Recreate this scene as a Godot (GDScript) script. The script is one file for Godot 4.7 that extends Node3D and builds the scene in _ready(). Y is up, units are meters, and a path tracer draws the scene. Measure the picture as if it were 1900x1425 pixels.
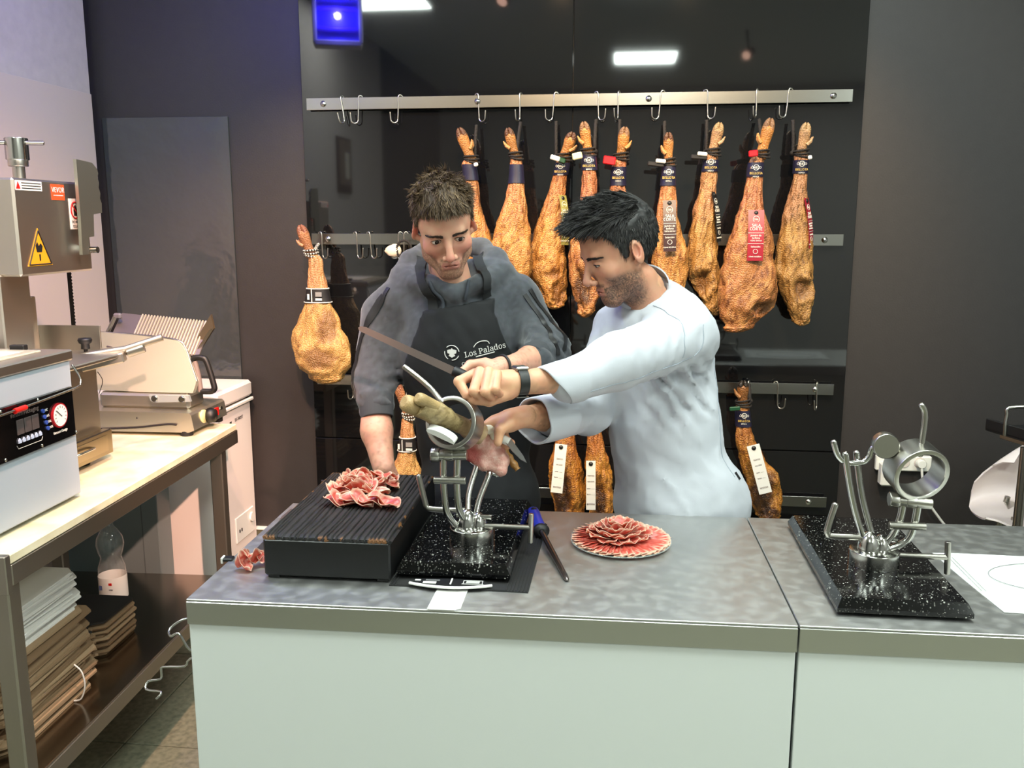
extends Node3D
# A ham carving counter: two men behind a steel worktop, cured hams hanging on rails, machines on a table to the left.
# World: y up, metres, x to the right along the back wall, the wall faces +z.

const WALL_Z := -3.6
const TOP := 0.9

class MB:
	var v := PackedVector3Array()
	var n := PackedVector3Array()
	var t := PackedVector2Array()
	var c := PackedColorArray()
	var ix := PackedInt32Array()
	var X := Transform3D()
	var col := Color.WHITE
	var colored := false

	func at(p: Vector3, turn := Vector3.ZERO) -> MB:
		X = Transform3D(Basis.from_euler(turn), p)
		return self

	func vert(p: Vector3, nn: Vector3, u := Vector2.ZERO) -> int:
		v.append(X * p)
		n.append((X.basis * nn).normalized())
		t.append(u)
		c.append(col)
		return v.size() - 1

	func face(pts: Array) -> void:  # convex, counter-clockwise from outside
		var nn := Vector3.ZERO
		for i in pts.size():
			var a: Vector3 = pts[i]
			var b: Vector3 = pts[(i + 1) % pts.size()]
			nn += a.cross(b)
		nn = nn.normalized()
		var ax := nn.cross(Vector3.UP)
		if ax.length() < 0.1:
			ax = Vector3.RIGHT
		ax = ax.normalized()
		var ay := nn.cross(ax)
		var first := v.size()
		for p in pts:
			vert(p, nn, Vector2(p.dot(ax), p.dot(ay)))
		for i in range(1, pts.size() - 1):
			ix.append_array([first, first + i + 1, first + i])

	func box(mid: Vector3, size: Vector3, bevel := 0.003) -> MB:
		var h := size * 0.5
		var b := minf(bevel, minf(h.x, minf(h.y, h.z)) * 0.9)
		var g := func(sx: int, sy: int, sz: int, ax: int) -> Vector3:
			var q := Vector3(sx * h.x, sy * h.y, sz * h.z)
			for k in 3:
				if k != ax:
					q[k] -= signf(q[k]) * b
			return mid + q
		for ax in 3:
			var u := (ax + 1) % 3
			var w := (ax + 2) % 3
			for s in [-1, 1]:
				var pts := []
				for e in [[-1, -1], [1, -1], [1, 1], [-1, 1]]:
					var q := [0, 0, 0]
					q[ax] = s
					q[u] = e[0]
					q[w] = e[1]
					pts.append(g.call(q[0], q[1], q[2], ax))
				if s < 0:
					pts.reverse()
				face(pts)
		if b <= 0.0:
			return self
		for ax in 3:  # edges along axis ax
			var u := (ax + 1) % 3
			var w := (ax + 2) % 3
			for su in [-1, 1]:
				for sw in [-1, 1]:
					var pts := []
					for e in [[-1, u], [1, u], [1, w], [-1, w]]:
						var q := [0, 0, 0]
						q[ax] = e[0]
						q[u] = su
						q[w] = sw
						pts.append(g.call(q[0], q[1], q[2], e[1]))
					_outward(pts, mid)
		for sx in [-1, 1]:
			for sy in [-1, 1]:
				for sz in [-1, 1]:
					_outward([g.call(sx, sy, sz, 0), g.call(sx, sy, sz, 1), g.call(sx, sy, sz, 2)], mid)
		return self

	func _outward(pts: Array, mid: Vector3) -> void:
		var nn: Vector3 = (pts[1] - pts[0]).cross(pts[2] - pts[0])
		if nn.dot(pts[0] - mid) < 0.0:
			pts.reverse()
		face(pts)

	func loft(rings: Array, closed := true, cap0 := true, cap1 := true, cols: Array = [], us := 1.0, vs := 1.0) -> MB:
		var R := rings.size()
		var N: int = rings[0].size()
		var W := N + 1 if closed else N
		var acc := PackedVector3Array()
		acc.resize(R * N)
		var vol := 0.0
		var mid := Vector3.ZERO
		for p in rings[R / 2]:
			mid += p / N
		for i in R - 1:
			for j in (N if closed else N - 1):
				var j2 := (j + 1) % N
				var a: Vector3 = rings[i][j]
				var b: Vector3 = rings[i][j2]
				var d: Vector3 = rings[i + 1][j2]
				var e: Vector3 = rings[i + 1][j]
				var nn := (d - a).cross(e - b)
				vol += nn.dot((a + b + d + e) * 0.25 - mid)
				acc[i * N + j] += nn
				acc[i * N + j2] += nn
				acc[(i + 1) * N + j] += nn
				acc[(i + 1) * N + j2] += nn
		var flip := vol < 0.0
		var first := v.size()
		for i in R:
			for j in W:
				var jj := j % N
				var nn := acc[i * N + jj]
				if nn.length() < 1e-12:
					nn = rings[i][jj] - mid
				elif flip:
					nn = -nn
				if cols.size():
					col = cols[i][jj] if cols[i] is Array or cols[i] is PackedColorArray else cols[i]
				vert(rings[i][jj], nn, Vector2(us * j / (W - 1.0), vs * i / (R - 1.0)))
		for i in R - 1:
			for j in W - 1:
				var a := first + i * W + j
				var b := a + 1
				var d := a + W + 1
				var e := a + W
				if flip:
					ix.append_array([a, b, d, a, d, e])
				else:
					ix.append_array([a, d, b, a, e, d])
		if closed:
			for side in 2:
				if (side == 0 and not cap0) or (side == 1 and not cap1):
					continue
				var ring: Array = Array(rings[0 if side == 0 else R - 1])
				var m := Vector3.ZERO
				for p in ring:
					m += p / N
				var other := Vector3.ZERO
				for p in rings[1 if side == 0 else R - 2]:
					other += p / N
				var nn := Vector3.ZERO
				for j in N:
					nn += (ring[j] - m).cross(ring[(j + 1) % N] - m)
				if nn.length() < 1e-12:
					continue
				var rev := nn.dot(m - other) < 0.0
				if rev:
					nn = -nn
				if cols.size():
					var cc = cols[0 if side == 0 else R - 1]
					col = cc[0] if cc is Array or cc is PackedColorArray else cc
				var k0 := vert(m, nn)
				for j in N:
					vert(ring[j], nn, Vector2(j / float(N), 0))
				for j in N:
					var p := k0 + 1 + j
					var q := k0 + 1 + (j + 1) % N
					ix.append_array([k0, p, q] if rev else [k0, q, p])
		return self

	func tube(path: Array, rad, sides := 10, caps := true, sx := 1.0) -> MB:
		var R := path.size()
		var rings := []
		var tan0: Vector3 = (path[1] - path[0]).normalized()
		var up := Vector3.UP if absf(tan0.y) < 0.9 else Vector3.RIGHT
		var side := tan0.cross(up).normalized()
		for i in R:
			var tn: Vector3
			if i == 0:
				tn = tan0
			elif i == R - 1:
				tn = (path[i] - path[i - 1]).normalized()
			else:
				tn = ((path[i] - path[i - 1]).normalized() + (path[i + 1] - path[i]).normalized()).normalized()
			side = (side - tn * side.dot(tn)).normalized()
			var up2 := tn.cross(side)
			var r: float = rad[i] if rad is Array else rad
			var ring := []
			for j in sides:
				var a := TAU * j / sides
				ring.append(path[i] + side * cos(a) * r * sx + up2 * sin(a) * r)
			rings.append(ring)
		return loft(rings, true, caps, caps)

	func rod(path: Array, r: float, sides := 10) -> MB:  # rounded ends
		var p := path.duplicate()
		var rr := []
		var d0: Vector3 = (path[0] - path[1]).normalized()
		var d1: Vector3 = (path[-1] - path[-2]).normalized()
		var body := []
		for q in path:
			body.append(r)
		p = [path[0] + d0 * r * 0.55, path[0] + d0 * r * 0.4] + path + [path[-1] + d1 * r * 0.4, path[-1] + d1 * r * 0.55]
		rr = [r * 0.35, r * 0.75] + body + [r * 0.75, r * 0.35]
		return tube(p, rr, sides)

	func lathe(prof: Array, segs := 24) -> MB:
		var rings := []
		for q in prof:
			var ring := []
			for j in segs:
				var a := TAU * j / segs
				ring.append(Vector3(cos(a) * q.x, q.y, sin(a) * q.x))
			rings.append(ring)
		return loft(rings)

	func cyl(a: Vector3, b: Vector3, r: float, sides := 20, bevel := 0.0) -> MB:
		var d := (b - a).normalized()
		if bevel > 0.0:
			return tube([a, a + d * 0.0001, a + d * bevel, b - d * bevel, b - d * 0.0001, b], [r - bevel, r - bevel, r, r, r - bevel, r - bevel], sides)
		return tube([a, a + d * 0.0002, b - d * 0.0002, b], [r, r, r, r], sides)

	func ball(mid: Vector3, rad: Vector3, segs := 14, rows := 9) -> MB:
		var rings := []
		for i in rows + 1:
			var th := clampf(PI * i / rows, 0.03, PI - 0.03)
			var ring := []
			for j in segs:
				var a := TAU * j / segs
				ring.append(mid + Vector3(rad.x * sin(th) * cos(a), rad.y * cos(th), rad.z * sin(th) * sin(a)))
			rings.append(ring)
		return loft(rings)

	func prism(poly: Array, depth: float) -> MB:  # polygon in xy, extruded along +z
		var pp := PackedVector2Array(poly)
		if Geometry2D.is_polygon_clockwise(pp):
			pp.reverse()
		var tri := Geometry2D.triangulate_polygon(pp)
		for s in 2:
			var z := 0.0 if s == 0 else depth
			var nn := Vector3(0, 0, -1) if s == 0 else Vector3(0, 0, 1)
			var first := v.size()
			for q in pp:
				vert(Vector3(q.x, q.y, z), nn, q)
			for k in range(0, tri.size(), 3):
				var a := pp[tri[k]]
				var b := pp[tri[k + 1]]
				var d := pp[tri[k + 2]]
				var ccw := (b - a).cross(d - a) > 0.0
				var o := [tri[k], tri[k + 2], tri[k + 1]] if ccw == (s == 1) else [tri[k], tri[k + 1], tri[k + 2]]
				ix.append_array([first + o[0], first + o[1], first + o[2]])
		for i in pp.size():
			var a := pp[i]
			var b := pp[(i + 1) % pp.size()]
			face([Vector3(a.x, a.y, 0), Vector3(b.x, b.y, 0), Vector3(b.x, b.y, depth), Vector3(a.x, a.y, depth)])
		return self

	func slab(rows: Array, thick: float, cols: Array = []) -> MB:  # a thin sheet over a grid of points
		var R := rows.size()
		var N: int = rows[0].size()
		var nn := []
		for i in R:
			var line := []
			for j in N:
				var du: Vector3 = rows[i][mini(j + 1, N - 1)] - rows[i][maxi(j - 1, 0)]
				var dv: Vector3 = rows[mini(i + 1, R - 1)][j] - rows[maxi(i - 1, 0)][j]
				line.append(du.cross(dv).normalized())
			nn.append(line)
		var f := [v.size(), 0]
		for s in 2:
			f[s] = v.size()
			for i in R:
				for j in N:
					if cols.size():
						col = cols[i][j]
					vert(rows[i][j] - nn[i][j] * (thick * s), nn[i][j] * (1.0 if s == 0 else -1.0), Vector2(j / (N - 1.0), i / (R - 1.0)))
			for i in R - 1:
				for j in N - 1:
					var a: int = f[s] + i * N + j
					if s == 0:
						ix.append_array([a, a + N + 1, a + 1, a, a + N, a + N + 1])
					else:
						ix.append_array([a, a + 1, a + N + 1, a, a + N + 1, a + N])
		var loop := []
		for j in N:
			loop.append([0, j])
		for i in range(1, R):
			loop.append([i, N - 1])
		for j in range(N - 2, -1, -1):
			loop.append([R - 1, j])
		for i in range(R - 2, 0, -1):
			loop.append([i, 0])
		for k in loop.size():
			var p: Array = loop[k]
			var q: Array = loop[(k + 1) % loop.size()]
			var a: Vector3 = rows[p[0]][p[1]]
			var b: Vector3 = rows[q[0]][q[1]]
			if cols.size():
				col = cols[p[0]][p[1]]
			if a.distance_to(b) < 1e-6:
				continue
			face([a - nn[p[0]][p[1]] * thick, a, b, b - nn[q[0]][q[1]] * thick])
		return self

	func mesh() -> ArrayMesh:
		var arr := []
		arr.resize(Mesh.ARRAY_MAX)
		arr[Mesh.ARRAY_VERTEX] = v
		arr[Mesh.ARRAY_NORMAL] = n
		arr[Mesh.ARRAY_TEX_UV] = t
		if colored:
			arr[Mesh.ARRAY_COLOR] = c
		arr[Mesh.ARRAY_INDEX] = ix
		var m := ArrayMesh.new()
		m.add_surface_from_arrays(Mesh.PRIMITIVE_TRIANGLES, arr)
		return m


class Field:  # a distance field on a grid, meshed as surface nets
	var o: Vector3
	var h: float
	var nx: int
	var ny: int
	var nz: int
	var f := PackedFloat32Array()

	func _init(lo: Vector3, hi: Vector3, cell: float) -> void:
		o = lo
		h = cell
		nx = int((hi.x - lo.x) / cell) + 2
		ny = int((hi.y - lo.y) / cell) + 2
		nz = int((hi.z - lo.z) / cell) + 2
		f.resize(nx * ny * nz)
		f.fill(0.2)

	func cap(a: Vector3, b: Vector3, ra: float, rb: float, k := 0.02, sq := Vector3.ONE) -> void:
		# tapered capsule; sq squeezes distances along the world axes (a value under 1 widens that axis)
		var m := maxf(ra, rb) / minf(sq.x, minf(sq.y, sq.z)) + k + 2.0 * h
		var lo := (a.min(b) - Vector3.ONE * m - o) / h
		var hi := (a.max(b) + Vector3.ONE * m - o) / h
		var ba := (b - a) * sq
		var bb := maxf(ba.dot(ba), 1e-9)
		for z in range(maxi(0, int(lo.z)), mini(nz, int(hi.z) + 2)):
			for y in range(maxi(0, int(lo.y)), mini(ny, int(hi.y) + 2)):
				var i := (z * ny + y) * nx
				for x in range(maxi(0, int(lo.x)), mini(nx, int(hi.x) + 2)):
					var pa := (o + Vector3(x, y, z) * h - a) * sq
					var s := clampf(pa.dot(ba) / bb, 0.0, 1.0)
					var d := (pa - ba * s).length() - ra - (rb - ra) * s
					var e := f[i + x]
					var g := k - absf(d - e)
					f[i + x] = minf(d, e) - (g * g / (4.0 * k) if g > 0.0 else 0.0)

	func ell(mid: Vector3, r: Vector3, k := 0.02, turn := Basis.IDENTITY, cut := false) -> void:
		var m := maxf(r.x, maxf(r.y, r.z)) + k + 2.0 * h
		var lo := (mid - Vector3.ONE * m - o) / h
		var hi := (mid + Vector3.ONE * m - o) / h
		var inv := turn.transposed()
		for z in range(maxi(0, int(lo.z)), mini(nz, int(hi.z) + 2)):
			for y in range(maxi(0, int(lo.y)), mini(ny, int(hi.y) + 2)):
				var i := (z * ny + y) * nx
				for x in range(maxi(0, int(lo.x)), mini(nx, int(hi.x) + 2)):
					var q := inv * (o + Vector3(x, y, z) * h - mid)
					var k0 := (q / r).length()
					var k1 := (q / (r * r)).length()
					var d := k0 * (k0 - 1.0) / maxf(k1, 1e-6)
					var e := f[i + x]
					if cut:
						d = -d
						var g := k - absf(d - e)
						f[i + x] = maxf(d, e) + (g * g / (4.0 * k) if g > 0.0 else 0.0)
					else:
						var g := k - absf(d - e)
						f[i + x] = minf(d, e) - (g * g / (4.0 * k) if g > 0.0 else 0.0)

	func each(fn: Callable) -> void:  # fn(point, value) -> value near the surface
		for z in nz:
			for y in ny:
				var i := (z * ny + y) * nx
				for x in nx:
					if absf(f[i + x]) < 9.0 * h:
						f[i + x] = fn.call(o + Vector3(x, y, z) * h, f[i + x])

	func clip(off: float, fn: Callable) -> void:  # keep what fn calls inside, grown by off
		for z in nz:
			for y in ny:
				var i := (z * ny + y) * nx
				for x in nx:
					if f[i + x] < 9.0 * h + off:
						f[i + x] = maxf(f[i + x] - off, fn.call(o + Vector3(x, y, z) * h))

	func sample(p: Vector3) -> float:
		var q := ((p - o) / h).clamp(Vector3.ZERO, Vector3(nx - 1.001, ny - 1.001, nz - 1.001))
		var x := int(q.x)
		var y := int(q.y)
		var z := int(q.z)
		var t := q - Vector3(x, y, z)
		var i := (z * ny + y) * nx + x
		var sz := nx * ny
		var a := lerpf(lerpf(f[i], f[i + 1], t.x), lerpf(f[i + nx], f[i + nx + 1], t.x), t.y)
		var b := lerpf(lerpf(f[i + sz], f[i + sz + 1], t.x), lerpf(f[i + sz + nx], f[i + sz + nx + 1], t.x), t.y)
		return lerpf(a, b, t.z)

	func grad(p: Vector3) -> Vector3:
		var e := h * 0.8
		return Vector3(sample(p + Vector3(e, 0, 0)) - sample(p - Vector3(e, 0, 0)), sample(p + Vector3(0, e, 0)) - sample(p - Vector3(0, e, 0)), sample(p + Vector3(0, 0, e)) - sample(p - Vector3(0, 0, e))).normalized()

	func build(mb: MB, paint: Callable) -> void:
		var id := PackedInt32Array()
		id.resize(nx * ny * nz)
		id.fill(-1)
		var pos := PackedVector3Array()
		var sy := nx
		var sz := nx * ny
		var lim := 4.5 * h
		var corner := [0, 1, sy, sy + 1, sz, sz + 1, sz + sy, sz + sy + 1]
		var edges := [[0, 1], [2, 3], [4, 5], [6, 7], [0, 2], [1, 3], [4, 6], [5, 7], [0, 4], [1, 5], [2, 6], [3, 7]]
		var off := [Vector3(0, 0, 0), Vector3(1, 0, 0), Vector3(0, 1, 0), Vector3(1, 1, 0), Vector3(0, 0, 1), Vector3(1, 0, 1), Vector3(0, 1, 1), Vector3(1, 1, 1)]
		var cells := PackedInt32Array()
		for z in nz - 1:
			for y in ny - 1:
				var i0 := z * sz + y * sy
				for x in nx - 1:
					var i := i0 + x
					if absf(f[i]) > lim:
						continue
					var vals := [f[i], f[i + 1], f[i + sy], f[i + sy + 1], f[i + sz], f[i + sz + 1], f[i + sz + sy], f[i + sz + sy + 1]]
					var neg := 0
					for q in vals:
						if q < 0.0:
							neg += 1
					if neg == 0 or neg == 8:
						continue
					var sum := Vector3.ZERO
					var cnt := 0
					for e in edges:
						var a: float = vals[e[0]]
						var b: float = vals[e[1]]
						if (a < 0.0) != (b < 0.0):
							var pa: Vector3 = off[e[0]]
							var pb: Vector3 = off[e[1]]
							sum += pa + (pb - pa) * (a / (a - b))
							cnt += 1
					id[i] = pos.size()
					pos.append(o + (Vector3(x, y, z) + sum / cnt) * h)
					cells.append(i)
		var tri := PackedInt32Array()
		var nrm := PackedVector3Array()
		nrm.resize(pos.size())
		for ci in cells:
			var f0 := f[ci] < 0.0
			for ax in 3:
				var st := 1 if ax == 0 else (sy if ax == 1 else sz)
				var f1 := f[ci + st] < 0.0
				if f0 == f1:
					continue
				var u := sy if ax == 0 else (sz if ax == 1 else 1)
				var w := sz if ax == 0 else (1 if ax == 1 else sy)
				if ci - u - w < 0:
					continue
				var q := [id[ci], id[ci - u], id[ci - u - w], id[ci - w]]
				if q[0] < 0 or q[1] < 0 or q[2] < 0 or q[3] < 0:
					continue
				if not f0:
					q = [q[3], q[2], q[1], q[0]]
				# q runs counter-clockwise seen from outside
				var nn := (pos[q[2]] - pos[q[0]]).cross(pos[q[3]] - pos[q[1]])
				for k in 4:
					nrm[q[k]] += nn
				tri.append_array([q[0], q[2], q[1], q[0], q[3], q[2]])
		var first := mb.v.size()
		for k in pos.size():
			var nn := nrm[k].normalized()
			mb.col = paint.call(pos[k], nn)
			mb.vert(pos[k], nn, Vector2(pos[k].x, pos[k].y))
		for k in tri.size():
			tri[k] += first
		mb.ix.append_array(tri)


# ---------------------------------------------------------------- scene helpers
var taken := {}
var rng := RandomNumberGenerator.new()
var mats := {}

func numbered(called: String) -> String:
	if not taken.has(called):
		taken[called] = 0
		return called
	taken[called] += 1
	return "%s_%03d" % [called, taken[called]]

func thing(called: String, label: String, category: String, at := Vector3.ZERO, turn := 0.0, group := "") -> Node3D:
	var o := Node3D.new()
	o.name = numbered(called)
	add_child(o)
	o.position = at
	o.rotation.y = turn
	o.set_meta("label", label)
	o.set_meta("category", category)
	if group:
		o.set_meta("group", group)
	return o

func put(parent: Node, called: String, mb: MB, m: Material, label := "") -> MeshInstance3D:
	var o := MeshInstance3D.new()
	o.name = called
	o.mesh = mb.mesh()
	o.material_override = m
	parent.add_child(o, true)
	if label:
		o.set_meta("label", label)
	return o

func solo(called: String, label: String, category: String, mb: MB, m: Material, at := Vector3.ZERO, turn := 0.0, group := "") -> MeshInstance3D:
	var o := MeshInstance3D.new()
	o.name = numbered(called)
	o.mesh = mb.mesh()
	o.material_override = m
	add_child(o)
	o.position = at
	o.rotation.y = turn
	o.set_meta("label", label)
	o.set_meta("category", category)
	if group:
		o.set_meta("group", group)
	return o

func struct(called: String, mb: MB, m: Material, parent: Node = null) -> MeshInstance3D:
	var o := MeshInstance3D.new()
	o.name = called
	o.mesh = mb.mesh()
	o.material_override = m
	(parent if parent else self).add_child(o, true)
	if parent == null:
		o.set_meta("kind", "structure")
	return o

func mat(rgb: Color, rough := 0.6, metal := 0.0, extra := {}) -> StandardMaterial3D:
	var m := StandardMaterial3D.new()
	m.albedo_color = rgb
	m.roughness = rough
	m.metallic = metal
	m.metallic_specular = 0.5
	for k in extra:
		m.set(k, extra[k])
	return m

func noise_image(size: int, freq: float, sd: int, oct := 4, kind := FastNoiseLite.TYPE_SIMPLEX_SMOOTH) -> Image:
	var fn := FastNoiseLite.new()
	fn.noise_type = kind
	fn.seed = sd
	fn.frequency = freq
	fn.fractal_type = FastNoiseLite.FRACTAL_FBM
	fn.fractal_octaves = oct
	return fn.get_seamless_image(size, size)

func tex(im: Image) -> ImageTexture:
	return ImageTexture.create_from_image(im)

func ramp_tex(im: Image, stops: Array) -> ImageTexture:  # grey image to colours; stops: [value, Color]
	var g := Gradient.new()
	var off := PackedFloat32Array()
	var cc := PackedColorArray()
	for s in stops:
		off.append(s[0])
		cc.append(s[1])
	g.offsets = off
	g.colors = cc
	var lut := []
	for i in 256:
		lut.append(g.sample(i / 255.0))
	im.convert(Image.FORMAT_L8)
	var data := im.get_data()
	var outp := PackedByteArray()
	outp.resize(data.size() * 3)
	for i in data.size():
		var q: Color = lut[data[i]]
		outp[i * 3] = int(q.r * 255.0)
		outp[i * 3 + 1] = int(q.g * 255.0)
		outp[i * 3 + 2] = int(q.b * 255.0)
	return tex(Image.create_from_data(im.get_width(), im.get_height(), false, Image.FORMAT_RGB8, outp))

func tri_map(m: StandardMaterial3D, scale: Vector3, world := false) -> StandardMaterial3D:
	m.uv1_triplanar = true
	m.uv1_world_triplanar = world
	m.uv1_scale = scale
	return m

func relief(m: StandardMaterial3D, im: Texture2D, cm: float) -> StandardMaterial3D:
	m.heightmap_enabled = true
	m.heightmap_texture = im
	m.heightmap_scale = cm
	return m

func text(parent: Node, words: String, size: float, at: Vector3, m: Material, turn := Vector3.ZERO, depth := 0.0008, serif := false, align := HORIZONTAL_ALIGNMENT_CENTER) -> MeshInstance3D:
	var tm := TextMesh.new()
	tm.text = words
	var sf := SystemFont.new()
	sf.font_names = PackedStringArray(["Droid Serif" if serif else "Droid Sans"])
	tm.font = sf
	tm.font_size = 24
	tm.pixel_size = size / 24.0
	tm.depth = depth
	tm.curve_step = 2.0
	tm.horizontal_alignment = align
	var o := MeshInstance3D.new()
	o.name = "lettering"
	o.mesh = tm
	o.material_override = m
	parent.add_child(o, true)
	o.position = at
	o.rotation = turn
	return o

func arc(pts: Array, step := 6) -> Array:  # smooth curve through points
	var res := []
	for i in pts.size() - 1:
		var p0: Vector3 = pts[maxi(i - 1, 0)]
		var p1: Vector3 = pts[i]
		var p2: Vector3 = pts[i + 1]
		var p3: Vector3 = pts[mini(i + 2, pts.size() - 1)]
		for s in step:
			var u := s / float(step)
			res.append(p1.cubic_interpolate(p2, p0, p3, u))
	res.append(pts[-1])
	return res

func lin(r: float, g: float, b: float) -> Color:
	return Color(r, g, b).srgb_to_linear()

func _ready() -> void:
	rng.seed = 20
	# ---- camera, sky, lights, exposure
	var cam := Camera3D.new()
	cam.name = "camera"
	cam.fov = 46.67
	cam.position = Vector3(0, 1.65, 0)
	cam.rotation_degrees = Vector3(-10.19, 6.74, 0)
	cam.near = 0.05
	add_child(cam)
	cam.current = true
	var we := WorldEnvironment.new()
	we.name = "environment"
	var env := Environment.new()
	env.background_mode = Environment.BG_COLOR
	env.background_color = Color(0.02, 0.02, 0.022)
	env.tonemap_mode = Environment.TONE_MAPPER_LINEAR
	env.tonemap_exposure = 0.84
	env.sdfgi_enabled = true
	env.ssao_enabled = true
	env.ssil_enabled = true
	we.environment = env
	add_child(we)
	make_materials()
	for q in [[-1.64, -0.85, 3.2], [0.21, -1.2, 3.2], [2.06, -0.85, 3.2], [0.21, 1.57, 3.2], [-0.72, -2.35, 3.2], [0.85, -2.35, 3.2], [2.8, 0.5, 3.2], [2.8, 2.0, 3.2]]:
		troffer(q[0], q[1], q[2], 5.0 if q[1] > -2.0 else 3.8)
	spot_lamp(Vector3(-1.05, 3.0, -1.75), Vector3(-1.0, 1.3, -3.4), 8.0, 26, Color(1.0, 0.82, 0.6), "warm ceiling spot lamp above the left ham, leftmost of the track")
	spot_lamp(Vector3(-0.35, 3.0, -1.75), Vector3(-0.3, 1.6, -3.45), 8.0, 26, Color(1.0, 0.82, 0.6), "warm ceiling spot lamp above the young man, second of the track")
	spot_lamp(Vector3(0.35, 3.0, -1.75), Vector3(0.4, 1.6, -3.45), 8.0, 26, Color(1.0, 0.82, 0.6), "warm ceiling spot lamp above the white jacket, third of the track")
	spot_lamp(Vector3(-0.75, 3.0, -1.4), Vector3(-1.75, 0.7, -3.0), 10.0, 30, Color(1.0, 0.76, 0.66), "rosy ceiling spot lamp turned towards the white freezer")
	spot_lamp(Vector3(1.0, 3.0, 0.6), Vector3(-1.72, 0.62, -3.2), 48.0, 6.5, Color(1.0, 0.78, 0.68), "rosy ceiling spot lamp beside the viewer, aimed low at the freezer")
	insect_lamp()
	room()
	counters()
	rails_and_hooks()
	hams()
	stands()
	on_the_counter()
	left_side()
	right_side()
	people()

# ---------------------------------------------------------------- materials
func make_materials() -> void:
	var n1 := noise_image(256, 0.02, 3)
	var n2 := noise_image(256, 0.08, 5)
	var fine := noise_image(256, 0.25, 9, 2)
	mats.n_coarse = tex(n1)
	mats.n_mid = tex(n2)
	mats.n_fine = tex(fine)
	var brushed := noise_image(256, 0.3, 12, 2)
	var br2 := Image.create(256, 256, false, Image.FORMAT_L8)
	brushed.resize(8, 256, Image.INTERPOLATE_LANCZOS)
	brushed.resize(256, 256, Image.INTERPOLATE_LANCZOS)
	br2.copy_from(brushed)
	mats.n_brush = tex(br2)
	mats.steel = tri_map(relief(mat(Color(0.66, 0.66, 0.64), 0.3, 1.0), mats.n_brush, 0.004), Vector3(3, 3, 3))
	mats.chrome = mat(Color(0.72, 0.72, 0.7), 0.16, 1.0)
	mats.satin = mat(Color(0.68, 0.67, 0.64), 0.28, 1.0)
	mats.rail = tri_map(relief(mat(Color(0.66, 0.66, 0.64), 0.22, 1.0), mats.n_mid, 0.003), Vector3(4, 4, 4))
	var smear := noise_image(512, 0.02, 31, 5)
	mats.n_smear = ramp_tex(smear, [[0.0, Color(0.4, 0.4, 0.4)], [0.45, Color(0.43, 0.43, 0.43)], [0.62, Color(0.46, 0.46, 0.46)], [1.0, Color(0.52, 0.52, 0.52)]])
	mats.worktop = tri_map(relief(mat(Color(0.76, 0.76, 0.75), 1.0, 1.0, {"roughness_texture": mats.n_smear}), mats.n_mid, 0.006), Vector3(2.2, 2.2, 2.2))
	mats.worktop2 = mats.worktop
	mats.ham_bone = tri_map(relief(mat(Color(1, 1, 1), 0.45, 0.0, {"vertex_color_use_as_albedo": true}), mats.n_mid, 0.1), Vector3(10, 10, 10))
	mats.rib = mat(Color(0.78, 0.73, 0.64), 0.35, 0.5)
	mats.carton_black = mat(Color(0.05, 0.05, 0.05), 0.6)
	mats.bone_white = mat(Color(0.85, 0.82, 0.74), 0.5)
	mats.edge = tri_map(relief(mat(Color(0.76, 0.76, 0.75), 0.32, 1.0), mats.n_brush, 0.003), Vector3(2, 2, 2))
	mats.white_panel = mat(Color(0.83, 0.85, 0.84), 0.4)
	mats.black = mat(Color(0.035, 0.035, 0.04), 0.5)
	mats.black_gloss = mat(Color(0.03, 0.03, 0.035), 0.12)
	mats.rubber = mat(Color(0.05, 0.05, 0.052), 0.75)
	mats.white = mat(Color(0.86, 0.86, 0.84), 0.5)
	mats.paper = mat(Color(0.77, 0.78, 0.77), 0.85)
	mats.letter = mat(Color(0.85, 0.85, 0.83), 0.6)
	mats.gold = mat(Color(0.78, 0.66, 0.32), 0.5)
	mats.ink = mat(Color(0.07, 0.06, 0.07), 0.6)
	mats.red = mat(Color(0.78, 0.09, 0.07), 0.4)
	mats.panel = mat(Color(0.06, 0.062, 0.07), 0.04, 0.0, {"metallic_specular": 0.7})
	var wp := ramp_tex(noise_image(256, 0.03, 41), [[0.0, Color(0.94, 0.94, 0.94)], [1.0, Color(1, 1, 1)]])
	mats.wall_dark = tri_map(relief(mat(Color(0.17, 0.155, 0.155), 0.55, 0.0, {"albedo_texture": wp}), mats.n_fine, 0.02), Vector3(2, 2, 2), true)
	mats.wall_white = tri_map(relief(mat(Color(0.73, 0.69, 0.68), 0.5, 0.0, {"albedo_texture": wp}), mats.n_fine, 0.01), Vector3(2, 2, 2), true)

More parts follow.
